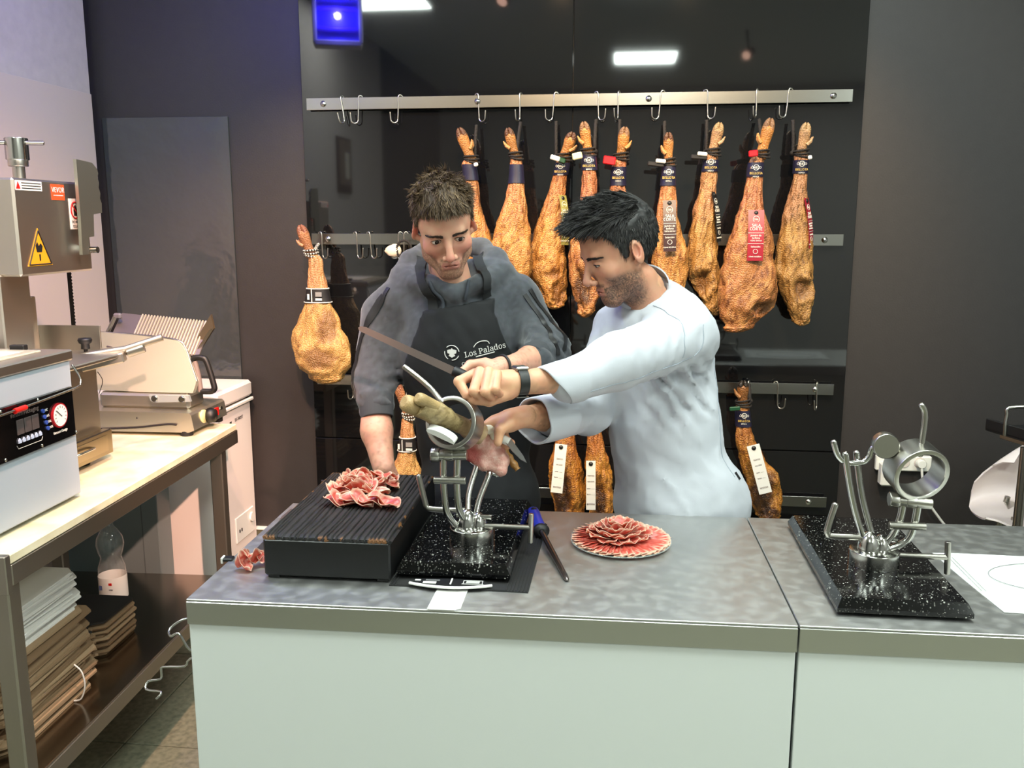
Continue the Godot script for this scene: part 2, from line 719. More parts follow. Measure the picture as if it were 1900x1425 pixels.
# ---------------------------------------------------------------- lamps
func troffer(x: float, z: float, y: float, power: float) -> void:
	var o := thing("ceiling_light", "square louvred ceiling light above the " + ("left" if x < -1 else ("middle" if x < 1 else ("right" if x < 2.5 else "far right"))) + " of the room, " + ("above the two men" if z < -2 else ("near the counter" if z < 0 else ("beside the viewer" if z < 1 else "behind the viewer"))), "ceiling light", Vector3(x, y, z), 0.0, "ceiling lights")
	var fr := MB.new()
	for s in [-1, 1]:
		fr.box(Vector3(0.305 * s, -0.012, 0), Vector3(0.03, 0.024, 0.64), 0.003)
		fr.box(Vector3(0, -0.012, 0.305 * s), Vector3(0.58, 0.024, 0.03), 0.003)
	put(o, "frame", fr, mats.white)
	var gl := mat(Color(0.9, 0.92, 0.9), 0.5, 0.0, {"emission_enabled": true, "emission": Color(0.95, 1.0, 0.97), "emission_energy_multiplier": 3.0})
	put(o, "light_diffuser", MB.new().box(Vector3(0, -0.006, 0), Vector3(0.58, 0.008, 0.58), 0.0), gl)
	for k in 3:
		put(o, "louvre", MB.new().box(Vector3(-0.145 + 0.145 * k, -0.018, 0), Vector3(0.006, 0.016, 0.58), 0.0), mats.white)
	var l := AreaLight3D.new()
	l.name = "lamp"
	l.area_size = Vector2(0.56, 0.56)
	l.light_energy = power
	l.light_color = Color(0.95, 1.0, 0.97)
	l.rotation_degrees = Vector3(-90, 0, 0)
	l.position = Vector3(0, -0.035, 0)
	l.shadow_enabled = true
	l.set("area_range", 12.0)
	o.add_child(l)

func spot_lamp(at: Vector3, to: Vector3, power: float, angle: float, tint: Color, label: String) -> void:
	var o := thing("spot_lamp", label, "spot lamp", at, 0.0, "track spot lamps")
	var d := (to - at).normalized()
	put(o, "stem", MB.new().cyl(Vector3(0, 0.2, 0), Vector3(0, 0.0, 0) - d * 0.05, 0.01, 10), mats.black)
	put(o, "housing", MB.new().tube([-d * 0.12, -d * 0.11, -d * 0.01, -d * 0.009], [0.03, 0.036, 0.042, 0.036], 20), mats.black)
	put(o, "light_bulb", MB.new().cyl(-d * 0.02, -d * 0.004, 0.034, 16), mat(Color(1, 0.95, 0.85), 0.4, 0.0, {"emission_enabled": true, "emission": tint, "emission_energy_multiplier": 6.0}))
	var l := SpotLight3D.new()
	l.name = "lamp"
	l.light_color = tint
	l.light_energy = power
	l.spot_angle = angle
	l.spot_angle_attenuation = 0.8
	l.spot_range = 9.0
	l.spot_attenuation = 2.0
	l.light_size = 0.04
	l.shadow_enabled = true
	o.add_child(l)
	l.look_at_from_position(at + d * 0.02, to, Vector3.UP)

func insect_lamp() -> void:
	var o := thing("insect_lamp", "violet insect trap lamp hanging under the ceiling, mirrored in the black panel", "insect lamp", Vector3(-1.44, 2.67, -2.55), -0.3)
	put(o, "housing", MB.new().box(Vector3(0, 0.12, 0), Vector3(0.24, 0.04, 0.1), 0.006).box(Vector3(0, -0.12, 0), Vector3(0.24, 0.03, 0.1), 0.006).box(Vector3(-0.115, 0, 0), Vector3(0.02, 0.24, 0.1), 0.004).box(Vector3(0.115, 0, 0), Vector3(0.02, 0.24, 0.1), 0.004), mats.white)
	var vi := mat(Color(0.3, 0.2, 0.9), 0.5, 0.0, {"emission_enabled": true, "emission": Color(0.22, 0.08, 1.0), "emission_energy_multiplier": 3.0})
	for s in [-1, 1]:
		put(o, "light_tube", MB.new().cyl(Vector3(-0.1, 0.05 * s, -0.02), Vector3(0.1, 0.05 * s, -0.02), 0.014, 12), vi)
	put(o, "light_screen", MB.new().box(Vector3(0, 0, 0), Vector3(0.21, 0.21, 0.01), 0.0), mat(Color(0.25, 0.2, 0.8), 0.5, 0.0, {"emission_enabled": true, "emission": Color(0.2, 0.06, 1.0), "emission_energy_multiplier": 1.6}))
	for s in [-1, 1]:
		put(o, "cord", MB.new().cyl(Vector3(0.08 * s, 0.13, 0), Vector3(0.08 * s, 0.53, 0), 0.003, 6), mats.black)
	for s in [-1, 1]:
		var l := OmniLight3D.new()
		l.name = "lamp"
		l.light_color = Color(0.42, 0.4, 1.0)
		l.light_energy = 0.42
		l.omni_range = 8.0
		l.omni_attenuation = 2.0
		l.light_size = 0.01
		l.shadow_enabled = true
		o.add_child(l, true)
		l.position = Vector3(0, 0, 0.09 * s)

# ---------------------------------------------------------------- the room
func room() -> void:
	var base := struct("floor", MB.new().box(Vector3(0.6, -0.06, -0.1), Vector3(5.9, 0.1, 7.6), 0.0), mat(Color(0.16, 0.16, 0.15), 0.9))
	var tile := MB.new().box(Vector3(0, 0, 0), Vector3(0.596, 0.012, 0.596), 0.002)
	var tm := tile.mesh()
	var tmats := []
	for k in 3:
		var im := ramp_tex(noise_image(256, 0.09, 60 + k, 4), [[0.0, Color(0.4, 0.41, 0.34)], [0.5, Color(0.5, 0.5, 0.42)], [1.0, Color(0.58, 0.57, 0.48)]])
		tmats.append(tri_map(relief(mat(Color(1, 1, 1), 0.45, 0.0, {"albedo_texture": im}), mats.n_fine, 0.03), Vector3(1.6, 1.6, 1.6), true))
	for i in 9:
		for j in 12:
			var o := MeshInstance3D.new()
			o.name = "tile"
			o.mesh = tm
			o.material_override = tmats[(i * 5 + j * 3) % 3]
			base.add_child(o, true)
			o.position = Vector3(-1.85 + 0.6 * i, -0.006, -3.36 + 0.6 * j)
	struct("ceiling", MB.new().box(Vector3(0.6, 3.26, -0.1), Vector3(5.9, 0.1, 7.6), 0.0), mat(Color(0.85, 0.85, 0.84), 0.8))
	var wb := struct("wall_back", MB.new().box(Vector3(0.6, 1.6, WALL_Z - 0.06), Vector3(5.9, 3.4, 0.1), 0.0), mats.wall_dark)
	# glossy black cladding: two tall sheets above, two low ones below
	for q in [[-1.274, -0.189, 0.752, 3.19], [-0.186, 0.9, 0.752, 3.19], [-1.274, -0.189, 0.06, 0.747], [-0.186, 0.9, 0.06, 0.747]]:
		struct("panel", MB.new().box(Vector3((q[0] + q[1]) / 2, (q[2] + q[3]) / 2, WALL_Z - 0.002), Vector3(q[1] - q[0], q[3] - q[2], 0.016), 0.0012), mats.panel, wb)
	# grey film sheet left of them
	var film := tri_map(relief(mat(Color(0.22, 0.23, 0.235), 0.07, 0.0, {"metallic_specular": 0.7}), mats.n_coarse, 0.25), Vector3(1.2, 1.2, 1.2), true)
	struct("panel", MB.new().box(Vector3(-1.865, 1.2, WALL_Z - 0.005), Vector3(0.545, 1.764, 0.012), 0.001), film, wb)
	var bb := struct("baseboard_back", MB.new().box(Vector3(-1.72, 0.165, WALL_Z + 0.0), Vector3(0.86, 0.325, 0.03), 0.003), mat(Color(0.33, 0.33, 0.27), 0.5))
	struct("edge_strip", MB.new().box(Vector3(-1.72, 0.331, WALL_Z + 0.002), Vector3(0.86, 0.008, 0.034), 0.001), mats.white, bb)
	var wl := struct("wall_left", MB.new().box(Vector3(-2.2, 1.6, -1.3), Vector3(0.1, 3.4, 4.5), 0.0), mats.wall_white)
	wl.rotation.y = 0.0
	struct("panel", MB.new().box(Vector3(-2.148, 1.16, -2.4), Vector3(0.006, 2.02, 2.3), 0.001), tri_map(mat(Color(0.74, 0.68, 0.65), 0.35), Vector3.ONE), wl)
	struct("wall_left_front", MB.new().box(Vector3(-2.2, 1.6, 2.3), Vector3(0.1, 3.4, 2.7), 0.0), mat(Color(0.16, 0.16, 0.17), 0.6))
	struct("wall_right", MB.new().box(Vector3(3.5, 1.6, -0.1), Vector3(0.1, 3.4, 7.6), 0.0), mat(Color(0.7, 0.69, 0.68), 0.6))
	struct("wall_front", MB.new().box(Vector3(0.6, 1.6, 3.7), Vector3(5.9, 3.4, 0.1), 0.0), mat(Color(0.66, 0.65, 0.64), 0.6))
	var pic := thing("framed_picture", "small framed poster on the white left wall, seen mirrored in the black panel", "picture", Vector3(-2.147, 2.1, -0.25))
	put(pic, "frame", MB.new().box(Vector3(0.008, 0, 0), Vector3(0.016, 0.42, 0.34), 0.002), mat(Color(0.22, 0.13, 0.09), 0.5))
	put(pic, "print", MB.new().box(Vector3(0.017, 0.02, 0), Vector3(0.003, 0.34, 0.28), 0.0), mat(Color(0.45, 0.38, 0.33), 0.5))
	put(pic, "print", MB.new().box(Vector3(0.019, 0.0, 0.05), Vector3(0.003, 0.2, 0.1), 0.0), mat(Color(0.75, 0.72, 0.68), 0.5))
	# two pale cords running down the left wall
	for q in [[-1.9, 0], [-1.76, 1]]:
		solo("hanging_cord", ["thin pale cord hanging down the left wall, nearer the viewer", "thin pale cord hanging down the left wall, nearer the dark wall"][q[1]], "cord", MB.new().tube(arc([Vector3(0, 3.2, 0), Vector3(0.0, 2.2, -0.03), Vector3(0, 1.2, -0.08)], 8), 0.0022, 6), mats.white, Vector3(-2.135, 0, -2.55 - 0.12 * q[1]), 0.0, "cords on the left wall")

func counters() -> void:
	# main module: front edge from (-0.856, -1.607) to (0.357, -1.634); the other continues to the right
	var ang := 0.016
	for q in [[-0.8585, 0.3545, -1.6135, mats.worktop, "steel worktop holding the black carving block and sliced ham", "white cabinet front under the left steel worktop"], [0.3565, 1.85, -1.6345, mats.worktop2, "darker steel worktop on the right under the empty ham stand", "white cabinet front under the right dark steel worktop"]]:
		var w: float = q[1] - q[0]
		var o := thing("steel_worktop", q[4], "worktop", Vector3(q[0], TOP, q[2]), ang)
		put(o, "top", MB.new().box(Vector3(w / 2, -0.0025, -0.318), Vector3(w - 0.001, 0.005, 0.636), 0.0012), q[3])
		put(o, "front_edge", MB.new().box(Vector3(w / 2, -0.0295, 0.0), Vector3(w - 0.001, 0.049, 0.004), 0.0012), mats.edge)
		put(o, "side_edge", MB.new().box(Vector3(0.002, -0.0295, -0.319), Vector3(0.004, 0.049, 0.632), 0.001), mats.edge)
		put(o, "back_edge", MB.new().box(Vector3(w / 2, -0.0295, -0.636), Vector3(w - 0.001, 0.049, 0.004), 0.001), mats.edge)
		var c := thing("counter_cabinet", q[5], "cabinet", Vector3(q[0], 0.0, q[2]), ang)
		put(c, "front_panel", MB.new().box(Vector3(w / 2, 0.433, -0.012), Vector3(w - 0.004, 0.826, 0.018), 0.0015), mats.white_panel)
		put(c, "carcass", MB.new().box(Vector3(w / 2, 0.45, -0.325), Vector3(w - 0.03, 0.79, 0.6), 0.002), mats.white_panel)
		put(c, "plinth", MB.new().box(Vector3(w / 2, 0.03, -0.33), Vector3(w - 0.06, 0.06, 0.55), 0.002), mats.black)

func rails_and_hooks() -> void:
	var zs := WALL_Z + 0.012
	var names := ["topmost", "second", "third", "lowest"]
	var rows := [[2.097, 2.143], [1.568, 1.612], [0.986, 1.03], [0.525, 0.568]]
	for k in 4:
		var lo: float = rows[k][0]
		var hi: float = rows[k][1]
		var o := thing("wall_rail", "flat steel rail on the black panel, %s of the four rails" % names[k], "rail", Vector3(-0.197, (lo + hi) / 2, WALL_Z + 0.03))
		put(o, "bar", MB.new().box(Vector3.ZERO, Vector3(2.1, hi - lo, 0.008), 0.001), mats.rail)
		for x in [-0.98, -0.36, 0.3, 0.98]:
			var s := put(o, "screw", MB.new().lathe([Vector2(0.001, 0.006), Vector2(0.006, 0.005), Vector2(0.0105, 0.002), Vector2(0.012, 0.0), Vector2(0.012, -0.001)], 14), mats.chrome)
			s.rotation_degrees.x = 90
			s.position = Vector3(x, 0, 0.005)
			put(s, "standoff", MB.new().cyl(Vector3(0, -0.009, 0), Vector3(0, -0.032, 0), 0.01, 12), mats.satin)
	var top := thing("wall_rail", "flat steel rail at the very top edge of the picture with small hooks", "rail", Vector3(-0.197, 2.66, WALL_Z + 0.03))
	put(top, "bar", MB.new().box(Vector3.ZERO, Vector3(2.1, 0.045, 0.008), 0.001), mats.rail)

func hook_mesh(drop: float, turn := 0.0) -> ArrayMesh:
	# an S-hook over a rail: origin at the rail's top edge, rail in the plane z = 0
	var p := [Vector3(0, -0.03, -0.008), Vector3(0, -0.002, -0.008), Vector3(0, 0.006, 0), Vector3(0, -0.002, 0.009), Vector3(0, -drop * 0.5, 0.01), Vector3(0, -drop + 0.014, 0.012)]
	for i in 7:
		var a := PI * i / 6.0
		p.append(Vector3(0.0, -drop + 0.014 - sin(a) * 0.014, 0.012 + 0.014 * (1.0 - cos(a))))
	p.append(Vector3(0, -drop + 0.04, 0.042))
	var mb := MB.new()
	mb.X = Transform3D(Basis(Vector3.UP, turn), Vector3.ZERO)
	mb.rod(arc(p, 3), 0.0027, 8)
	return mb.mesh()

const HAMS := [
	{"z": -3.470, "hook": -0.561, "hy": 2.143, "rope": Vector3(-0.556, 2.021, -3.530), "tip": Vector2(-0.611, 2.010), "ankle": Vector2(-0.568, 1.893), "bottom": Vector2(-0.571, 1.262), "band": [1.877, 1.815], "rows": [[1.875, -0.575, 0.025], [1.815, -0.569, 0.027], [1.723, -0.568, 0.036], [1.641, -0.565, 0.056], [1.558, -0.566, 0.082], [1.454, -0.565, 0.102], [1.348, -0.567, 0.075]]},
	{"z": -3.370, "hook": -0.387, "hy": 2.142, "rope": Vector3(-0.384, 2.029, -3.530), "tip": Vector2(-0.412, 1.997), "ankle": Vector2(-0.386, 1.897), "bottom": Vector2(-0.398, 1.338), "band": [1.867, 1.797], "rows": [[1.867, -0.382, 0.022], [1.799, -0.382, 0.028], [1.720, -0.388, 0.043], [1.641, -0.396, 0.063], [1.581, -0.404, 0.079], [1.501, -0.407, 0.084], [1.419, -0.406, 0.065]]},
	{"z": -3.470, "hook": -0.249, "hy": 2.142, "rope": Vector3(-0.247, 2.031, -3.530), "tip": Vector2(-0.177, 1.989), "ankle": Vector2(-0.213, 1.898), "bottom": Vector2(-0.245, 1.322), "band": [1.879, 1.827], "rows": [[1.872, -0.217, 0.025], [1.823, -0.227, 0.026], [1.752, -0.241, 0.034], [1.682, -0.255, 0.047], [1.600, -0.267, 0.063], [1.518, -0.275, 0.078], [1.456, -0.270, 0.077], [1.393, -0.252, 0.053]]},
	{"z": -3.370, "hook": -0.097, "hy": 2.141, "rope": Vector3(-0.095, 2.035, -3.530), "tip": Vector2(-0.135, 2.016), "ankle": Vector2(-0.118, 1.908), "bottom": Vector2(-0.121, 1.300), "band": [1.900, 1.833], "rows": [[1.894, -0.115, 0.023], [1.833, -0.112, 0.027], [1.759, -0.112, 0.030], [1.681, -0.114, 0.043], [1.582, -0.117, 0.062], [1.482, -0.118, 0.069], [1.401, -0.116, 0.057], [1.341, -0.118, 0.030]]},
	{"z": -3.470, "hook": -0.009, "hy": 2.142, "rope": Vector3(-0.005, 2.034, -3.530), "tip": Vector2(0.016, 2.006), "ankle": Vector2(0.002, 1.898), "bottom": Vector2(0.010, 1.343), "band": [1.865, 1.792], "rows": [[1.861, -0.004, 0.025], [1.792, -0.006, 0.028], [1.702, -0.004, 0.047], [1.601, 0.001, 0.075], [1.498, 0.004, 0.084], [1.416, 0.008, 0.062]]},
	{"z": -3.370, "hook": 0.157, "hy": 2.139, "rope": Vector3(0.163, 2.026, -3.530), "tip": Vector2(0.170, 1.975), "ankle": Vector2(0.174, 1.869), "bottom": Vector2(0.210, 1.324), "band": [1.861, 1.785], "rows": [[1.857, 0.176, 0.021], [1.787, 0.175, 0.026], [1.719, 0.174, 0.033], [1.641, 0.176, 0.048], [1.563, 0.184, 0.062], [1.484, 0.192, 0.060], [1.404, 0.201, 0.043]]},
	{"z": -3.470, "hook": 0.315, "hy": 2.138, "rope": Vector3(0.319, 2.028, -3.530), "tip": Vector2(0.361, 2.017), "ankle": Vector2(0.340, 1.911), "bottom": Vector2(0.376, 1.304), "band": [1.894, 1.833], "rows": [[1.894, 0.336, 0.024], [1.829, 0.331, 0.028], [1.780, 0.327, 0.030], [1.701, 0.320, 0.042], [1.621, 0.316, 0.051], [1.541, 0.315, 0.059], [1.480, 0.317, 0.063], [1.419, 0.331, 0.052], [1.357, 0.355, 0.028]]},
	{"z": -3.370, "hook": 0.507, "hy": 2.139, "rope": Vector3(0.511, 2.029, -3.530), "tip": Vector2(0.527, 2.019), "ankle": Vector2(0.501, 1.896), "bottom": Vector2(0.430, 1.252), "band": [1.867, 1.806], "rows": [[1.867, 0.485, 0.025], [1.804, 0.482, 0.027], [1.738, 0.478, 0.036], [1.680, 0.476, 0.051], [1.603, 0.478, 0.075], [1.525, 0.477, 0.093], [1.446, 0.478, 0.106], [1.387, 0.476, 0.107], [1.327, 0.464, 0.088], [1.283, 0.451, 0.056]]},
	{"z": -3.470, "hook": 0.629, "hy": 2.139, "rope": Vector3(0.634, 2.024, -3.530), "tip": Vector2(0.670, 2.013), "ankle": Vector2(0.659, 1.903), "bottom": Vector2(0.696, 1.269), "band": [1.891, 1.818], "rows": [[1.891, 0.660, 0.024], [1.817, 0.659, 0.025], [1.740, 0.655, 0.036], [1.681, 0.651, 0.047], [1.602, 0.653, 0.060], [1.522, 0.655, 0.070], [1.462, 0.657, 0.075], [1.401, 0.670, 0.062], [1.340, 0.685, 0.043], [1.299, 0.694, 0.030]]},
	{"z": -3.450, "hook": -1.212, "hy": 1.623, "rope": Vector3(-1.206, 1.565, -3.530), "tip": Vector2(-1.244, 1.647), "ankle": Vector2(-1.213, 1.535), "bottom": Vector2(-1.167, 1.011), "band": [1.397, 1.343], "rows": [[1.514, -1.194, 0.026], [1.461, -1.194, 0.031], [1.397, -1.189, 0.041], [1.343, -1.189, 0.052], [1.278, -1.189, 0.082], [1.213, -1.189, 0.105], [1.147, -1.183, 0.118], [1.093, -1.175, 0.111], [1.048, -1.166, 0.081]]},
	{"z": -3.450, "hook": -0.854, "hy": 1.017, "rope": Vector3(-0.849, 0.963, -3.530), "tip": Vector2(-0.875, 1.039), "ankle": Vector2(-0.832, 0.885), "bottom": Vector2(-0.841, 0.445), "band": [0.799, 0.736], "rows": [[0.867, -0.837, 0.022], [0.822, -0.835, 0.027], [0.743, -0.839, 0.034], [0.686, -0.845, 0.050], [0.618, -0.844, 0.068], [0.549, -0.841, 0.072], [0.491, -0.839, 0.051]]},
	{"z": -3.450, "hook": -0.209, "hy": 1.025, "rope": Vector3(-0.207, 0.966, -3.530), "tip": Vector2(-0.194, 1.010), "ankle": Vector2(-0.193, 0.916), "bottom": Vector2(-0.170, 0.449), "band": [0.927, 0.854], "rows": [[0.884, -0.190, 0.028], [0.818, -0.192, 0.034], [0.729, -0.195, 0.058], [0.663, -0.187, 0.070], [0.596, -0.178, 0.073], [0.528, -0.173, 0.064]]},
	{"z": -3.400, "hook": -0.083, "hy": 1.028, "rope": Vector3(-0.081, 0.969, -3.530), "tip": Vector2(-0.072, 0.979), "ankle": Vector2(-0.075, 0.936), "bottom": Vector2(-0.052, 0.464), "band": [0.946, 0.869], "rows": [[0.928, -0.079, 0.023], [0.865, -0.079, 0.026], [0.790, -0.072, 0.035], [0.725, -0.065, 0.046], [0.659, -0.060, 0.055], [0.593, -0.055, 0.055], [0.538, -0.049, 0.047]]},
	{"z": -3.450, "hook": 0.527, "hy": 1.036, "rope": Vector3(0.520, 1.026, -3.530), "tip": Vector2(0.484, 1.062), "ankle": Vector2(0.489, 0.969), "bottom": Vector2(0.614, 0.496), "band": [0.948, 0.879], "rows": [[0.944, 0.489, 0.025], [0.880, 0.496, 0.028], [0.816, 0.508, 0.037], [0.752, 0.535, 0.049], [0.688, 0.571, 0.061], [0.634, 0.588, 0.064], [0.580, 0.600, 0.061], [0.536, 0.607, 0.049]]},
]

func ham_rows(h: Dictionary, n: int) -> Array:  # [y, x, half width] from ankle to bottom, evenly spaced in y
	var pts := [Vector3(h.ankle.x, h.ankle.y, h.rows[0][2] * 0.86)]
	for r in h.rows:
		if r[0] < h.ankle.y - 0.008:
			pts.append(Vector3(r[1], r[0], r[2]))
	var last: Vector3 = pts[-1]
	var b := Vector3(h.bottom.x, h.bottom.y, 0.0)
	for u in [0.35, 0.65, 0.86, 0.96, 1.0]:
		var p := last.lerp(b, u)
		p.z = last.z * sqrt(maxf(0.0, 1.0 - u * u)) + 0.001
		pts.append(p)
	return arc(pts, maxi(2, n / pts.size()))

func half_depth(w: float) -> float:
	return w * 0.92 if w < 0.03 else 0.0276 + (w - 0.03) * 0.42

func ham_paint(style: int, s: float, p: Vector3, nz: FastNoiseLite) -> Color:
	# s runs from ankle 0 to bottom 1; colours of rind, fat and dried meat by patches
	var a := nz.get_noise_3d(p.x * 16.0, p.y * 9.0, p.z * 16.0)
	var b := nz.get_noise_3d(p.x * 60.0 + 50.0, p.y * 38.0, p.z * 60.0)
	var d := nz.get_noise_3d(p.x * 200.0 + 11.0, p.y * 70.0, p.z * 200.0)
	var leg: Color
	var mass: Color
	var dark: Color
	if style == 0:
		leg = Color(0.73, 0.5, 0.34)
		mass = Color(0.72, 0.52, 0.29)
		dark = Color(0.4, 0.23, 0.1)
	elif style == 1:
		leg = Color(0.7, 0.52, 0.39)
		mass = Color(0.68, 0.52, 0.31)
		dark = Color(0.36, 0.24, 0.12)
	elif style == 2:
		leg = Color(0.7, 0.46, 0.33)
		mass = Color(0.66, 0.45, 0.27)
		dark = Color(0.36, 0.19, 0.1)
	elif style == 3:
		leg = Color(0.78, 0.58, 0.42)
		mass = Color(0.8, 0.65, 0.41)
		dark = Color(0.6, 0.43, 0.24)
	else:
		leg = Color(0.66, 0.42, 0.2)
		mass = Color(0.72, 0.5, 0.2)
		dark = Color(0.36, 0.19, 0.09)
	var base := leg.lerp(mass, smoothstep(0.25, 0.5, s + a * 0.15))
	base = base.lerp(dark, clampf(b * 1.1 + d * 1.3 - 0.02, 0.0, 0.85))
	base = base.lerp(Color(0.82, 0.66, 0.42), clampf(a * 0.7 - d * 0.5 - 0.05, 0.0, 0.45))
	return base

func make_ham(h: Dictionary, k: int, style: int, cavity: Array, label: String) -> Node3D:
	var o := thing("cured_ham", label, "ham", Vector3(h.ankle.x, h.ankle.y, h.z), 0.0, "cured hams hanging on the wall rails")
	var zc: float = h.z
	var nz := FastNoiseLite.new()
	nz.seed = 100 + k * 7
	nz.noise_type = FastNoiseLite.TYPE_SIMPLEX_SMOOTH
	nz.frequency = 1.0
	nz.fractal_octaves = 2
	var rows := ham_rows(h, 84)
	var rings := []
	var cols := []
	var N := 60
	var y0: float = h.ankle.y
	var y1: float = h.bottom.y
	for r in rows:
		var s := clampf((y0 - r.y) / (y0 - y1), 0.0, 1.0)
		var w: float = maxf(r.z, 0.001)
		var hd := half_depth(w)
		var ring := []
		var line := PackedColorArray()
		var rough := smoothstep(0.0, 0.03, w) * smoothstep(0.0, 0.03, r.y - y1 + 0.01)
		for j in N:
			var a := TAU * j / N
			var d := Vector3(cos(a), 0, sin(a))
			var p := Vector3(r.x + d.x * w, r.y, zc + d.z * hd)
			var wr := nz.get_noise_3d(p.x * 14.0, p.y * 9.0, p.z * 14.0) * 0.014 * smoothstep(0.2, 0.6, s)
			wr += nz.get_noise_3d(p.x * 62.0, p.y * 12.0, p.z * 62.0) * 0.006
			var fine := nz.get_noise_3d(p.x * 110.0, p.y * 60.0, p.z * 110.0)
			wr -= absf(fine) * 0.007 * smoothstep(0.2, 0.55, s)
			var cc := ham_paint(style, s, p, nz)
			for cv in cavity:  # [x, y, rx, ry, depth, kind]
				if d.z < 0.15:
					continue
				var e := Vector2((p.x - cv[0]) / cv[2], (p.y - cv[1]) / cv[3])
				var q := e.length() + nz.get_noise_3d(p.x * 40.0, p.y * 40.0, 7.0) * 0.25
				if q < 1.0:
					var m := smoothstep(1.0, 0.6, q)
					wr -= cv[4] * m
					if cv[5] == 1:  # dried lean meat, brown black with mould
						var g := nz.get_noise_3d(p.x * 90.0, p.y * 60.0, 3.0)
						cc = cc.lerp(Color(0.25, 0.15, 0.09).lerp(Color(0.6, 0.4, 0.16), clampf(g * 1.5 - 0.1, 0.0, 1.0)), m * 0.92)
					else:
						cc = cc.lerp(Color(0.36, 0.23, 0.13), m * 0.55)
				elif q < 1.3:
					wr += cv[4] * 0.28 * smoothstep(1.3, 1.1, q)
			p += d * (wr * rough)
			ring.append(p - o.position)
			line.append(cc.srgb_to_linear())
		rings.append(ring)
		cols.append(line)
	var mb := MB.new()
	mb.colored = true
	mb.loft(rings, true, true, true, cols)
	put(o, "body", mb, mats.ham)
	# foot
	var A := Vector3(0, 0, 0)
	var T := Vector3(h.tip.x - h.ankle.x, h.tip.y - h.ankle.y, 0.02)
	var L := T.length()
	var u := T / L
	var sd := u.cross(Vector3(0, 0, 1)).normalized()
	var w0: float = h.rows[0][2] * 0.86
	var skin: Color = [Color(0.74, 0.52, 0.3), Color(0.7, 0.56, 0.42), Color(0.75, 0.52, 0.28), Color(0.72, 0.5, 0.35), Color(0.62, 0.42, 0.24)][style]
	var horn: Color = [Color(0.36, 0.25, 0.18), Color(0.62, 0.53, 0.4), Color(0.5, 0.38, 0.28), Color(0.55, 0.36, 0.28), Color(0.15, 0.12, 0.1)][style]
	var foot := MB.new()
	foot.colored = true
	var fr := []
	var fc := []
	for q in [[-0.12, 1.0], [0.0, 0.94], [0.12, 0.86], [0.28, 0.84], [0.42, 0.92], [0.55, 1.0], [0.66, 1.0], [0.76, 0.85], [0.8, 0.4]]:
		var ring := []
		for j in 16:
			var a := TAU * j / 16
			var wob := 1.0 + 0.08 * nz.get_noise_3d(cos(a) * 3.0, q[0] * 9.0, sin(a) * 3.0 + k)
			ring.append(A + u * (L * q[0]) + sd * (cos(a) * w0 * q[1] * wob) + Vector3(0, 0, sin(a) * w0 * 0.85 * q[1] * wob))
		fr.append(ring)
		fc.append(skin.lerp(skin.darkened(0.3), clampf(nz.get_noise_1d(q[0] * 20.0) + 0.3, 0.0, 1.0)).srgb_to_linear())
	foot.loft(fr, true, true, true, fc)
	put(o, "foot", foot, mats.ham)
	for s in [-1, 1]:
		var toe := MB.new()
		toe.colored = true
		var tr := []
		var tc := []
		for q in [[0.52, 0.44, 0.5], [0.64, 0.56, 0.47], [0.76, 0.56, 0.44], [0.86, 0.48, 0.4], [0.94, 0.34, 0.3], [1.0, 0.1, 0.2]]:
			var ring := []
			for j in 12:
				var a := TAU * j / 12
				ring.append(A + u * L * q[0] + sd * (w0 * (s * q[2] + cos(a) * q[1])) + Vector3(0, 0, sin(a) * w0 * q[1] * 1.35))
			tr.append(ring)
			tc.append((skin if q[0] < 0.7 else horn).srgb_to_linear())
		toe.loft(tr, true, true, true, tc)
		put(o, "toe", toe, mats.ham)
		var cl := MB.new()
		cl.colored = true
		cl.col = skin.lightened(0.1).srgb_to_linear()
		var side := (1.0 if k % 2 == 0 else -1.0)
		var b0 := A + u * L * 0.3 + sd * side * w0 * 0.6 + Vector3(0, 0, 0.012 * s)
		cl.tube([b0, b0 + sd * side * w0 * 0.55 + u * 0.012, b0 + sd * side * w0 * 0.85 + u * 0.03], [0.007, 0.0065, 0.002], 8)
		put(o, "dewclaw", cl, mats.ham)
	# rope round the ankle and up to the hook
	var cord: StandardMaterial3D = mats.rope_pale if style == 3 else mats.rope
	var rp: Vector3 = h.rope - o.position
	for j in 3:
		var ring := []
		for i in 25:
			var a := TAU * i / 24
			ring.append(Vector3(cos(a) * (w0 + 0.005) + 0.002 * j, 0.012 - 0.009 * j + 0.005 * cos(a + j) - 0.004 * absf(h.tip.x - h.ankle.x) / 0.05 * cos(a), sin(a) * (w0 * 0.92 + 0.005)))
		put(o, "cord", twisted(ring, 0.0042, 26.0), cord)
	if true:
		var near := Vector3(signf(rp.x) * minf(absf(rp.x), w0 + 0.008), 0.005, -0.02)
		put(o, "cord", twisted(arc([rp + Vector3(0, 0.004, 0.004), rp.lerp(near, 0.5) + Vector3(0.0, 0, 0.01), near], 10), 0.0068, 14.0), cord)
		var kn := MB.new().ball(near, Vector3(0.012, 0.011, 0.012), 10, 7)
		put(o, "knot", kn, cord)
	# printed collar
	var bd := []
	for r in rows:
		if r.y < h.band[0] and r.y > h.band[1] or bd.size() > 0 and bd.size() < 3:
			var ring := []
			for j in 32:
				var a := TAU * j / 32
				ring.append(Vector3(r.x + cos(a) * (r.z + 0.004), r.y, zc + sin(a) * (half_depth(r.z) + 0.004)) - o.position)
			bd.append(ring)
	var mid_y: float = (h.band[0] + h.band[1]) / 2
	var mid_x: float = h.ankle.x
	var mid_w := 0.025
	for r in rows:
		if absf(r.y - mid_y) < 0.02:
			mid_x = r.x
			mid_w = r.z
	var front := Vector3(mid_x, mid_y, zc + half_depth(mid_w) + 0.0052) - o.position
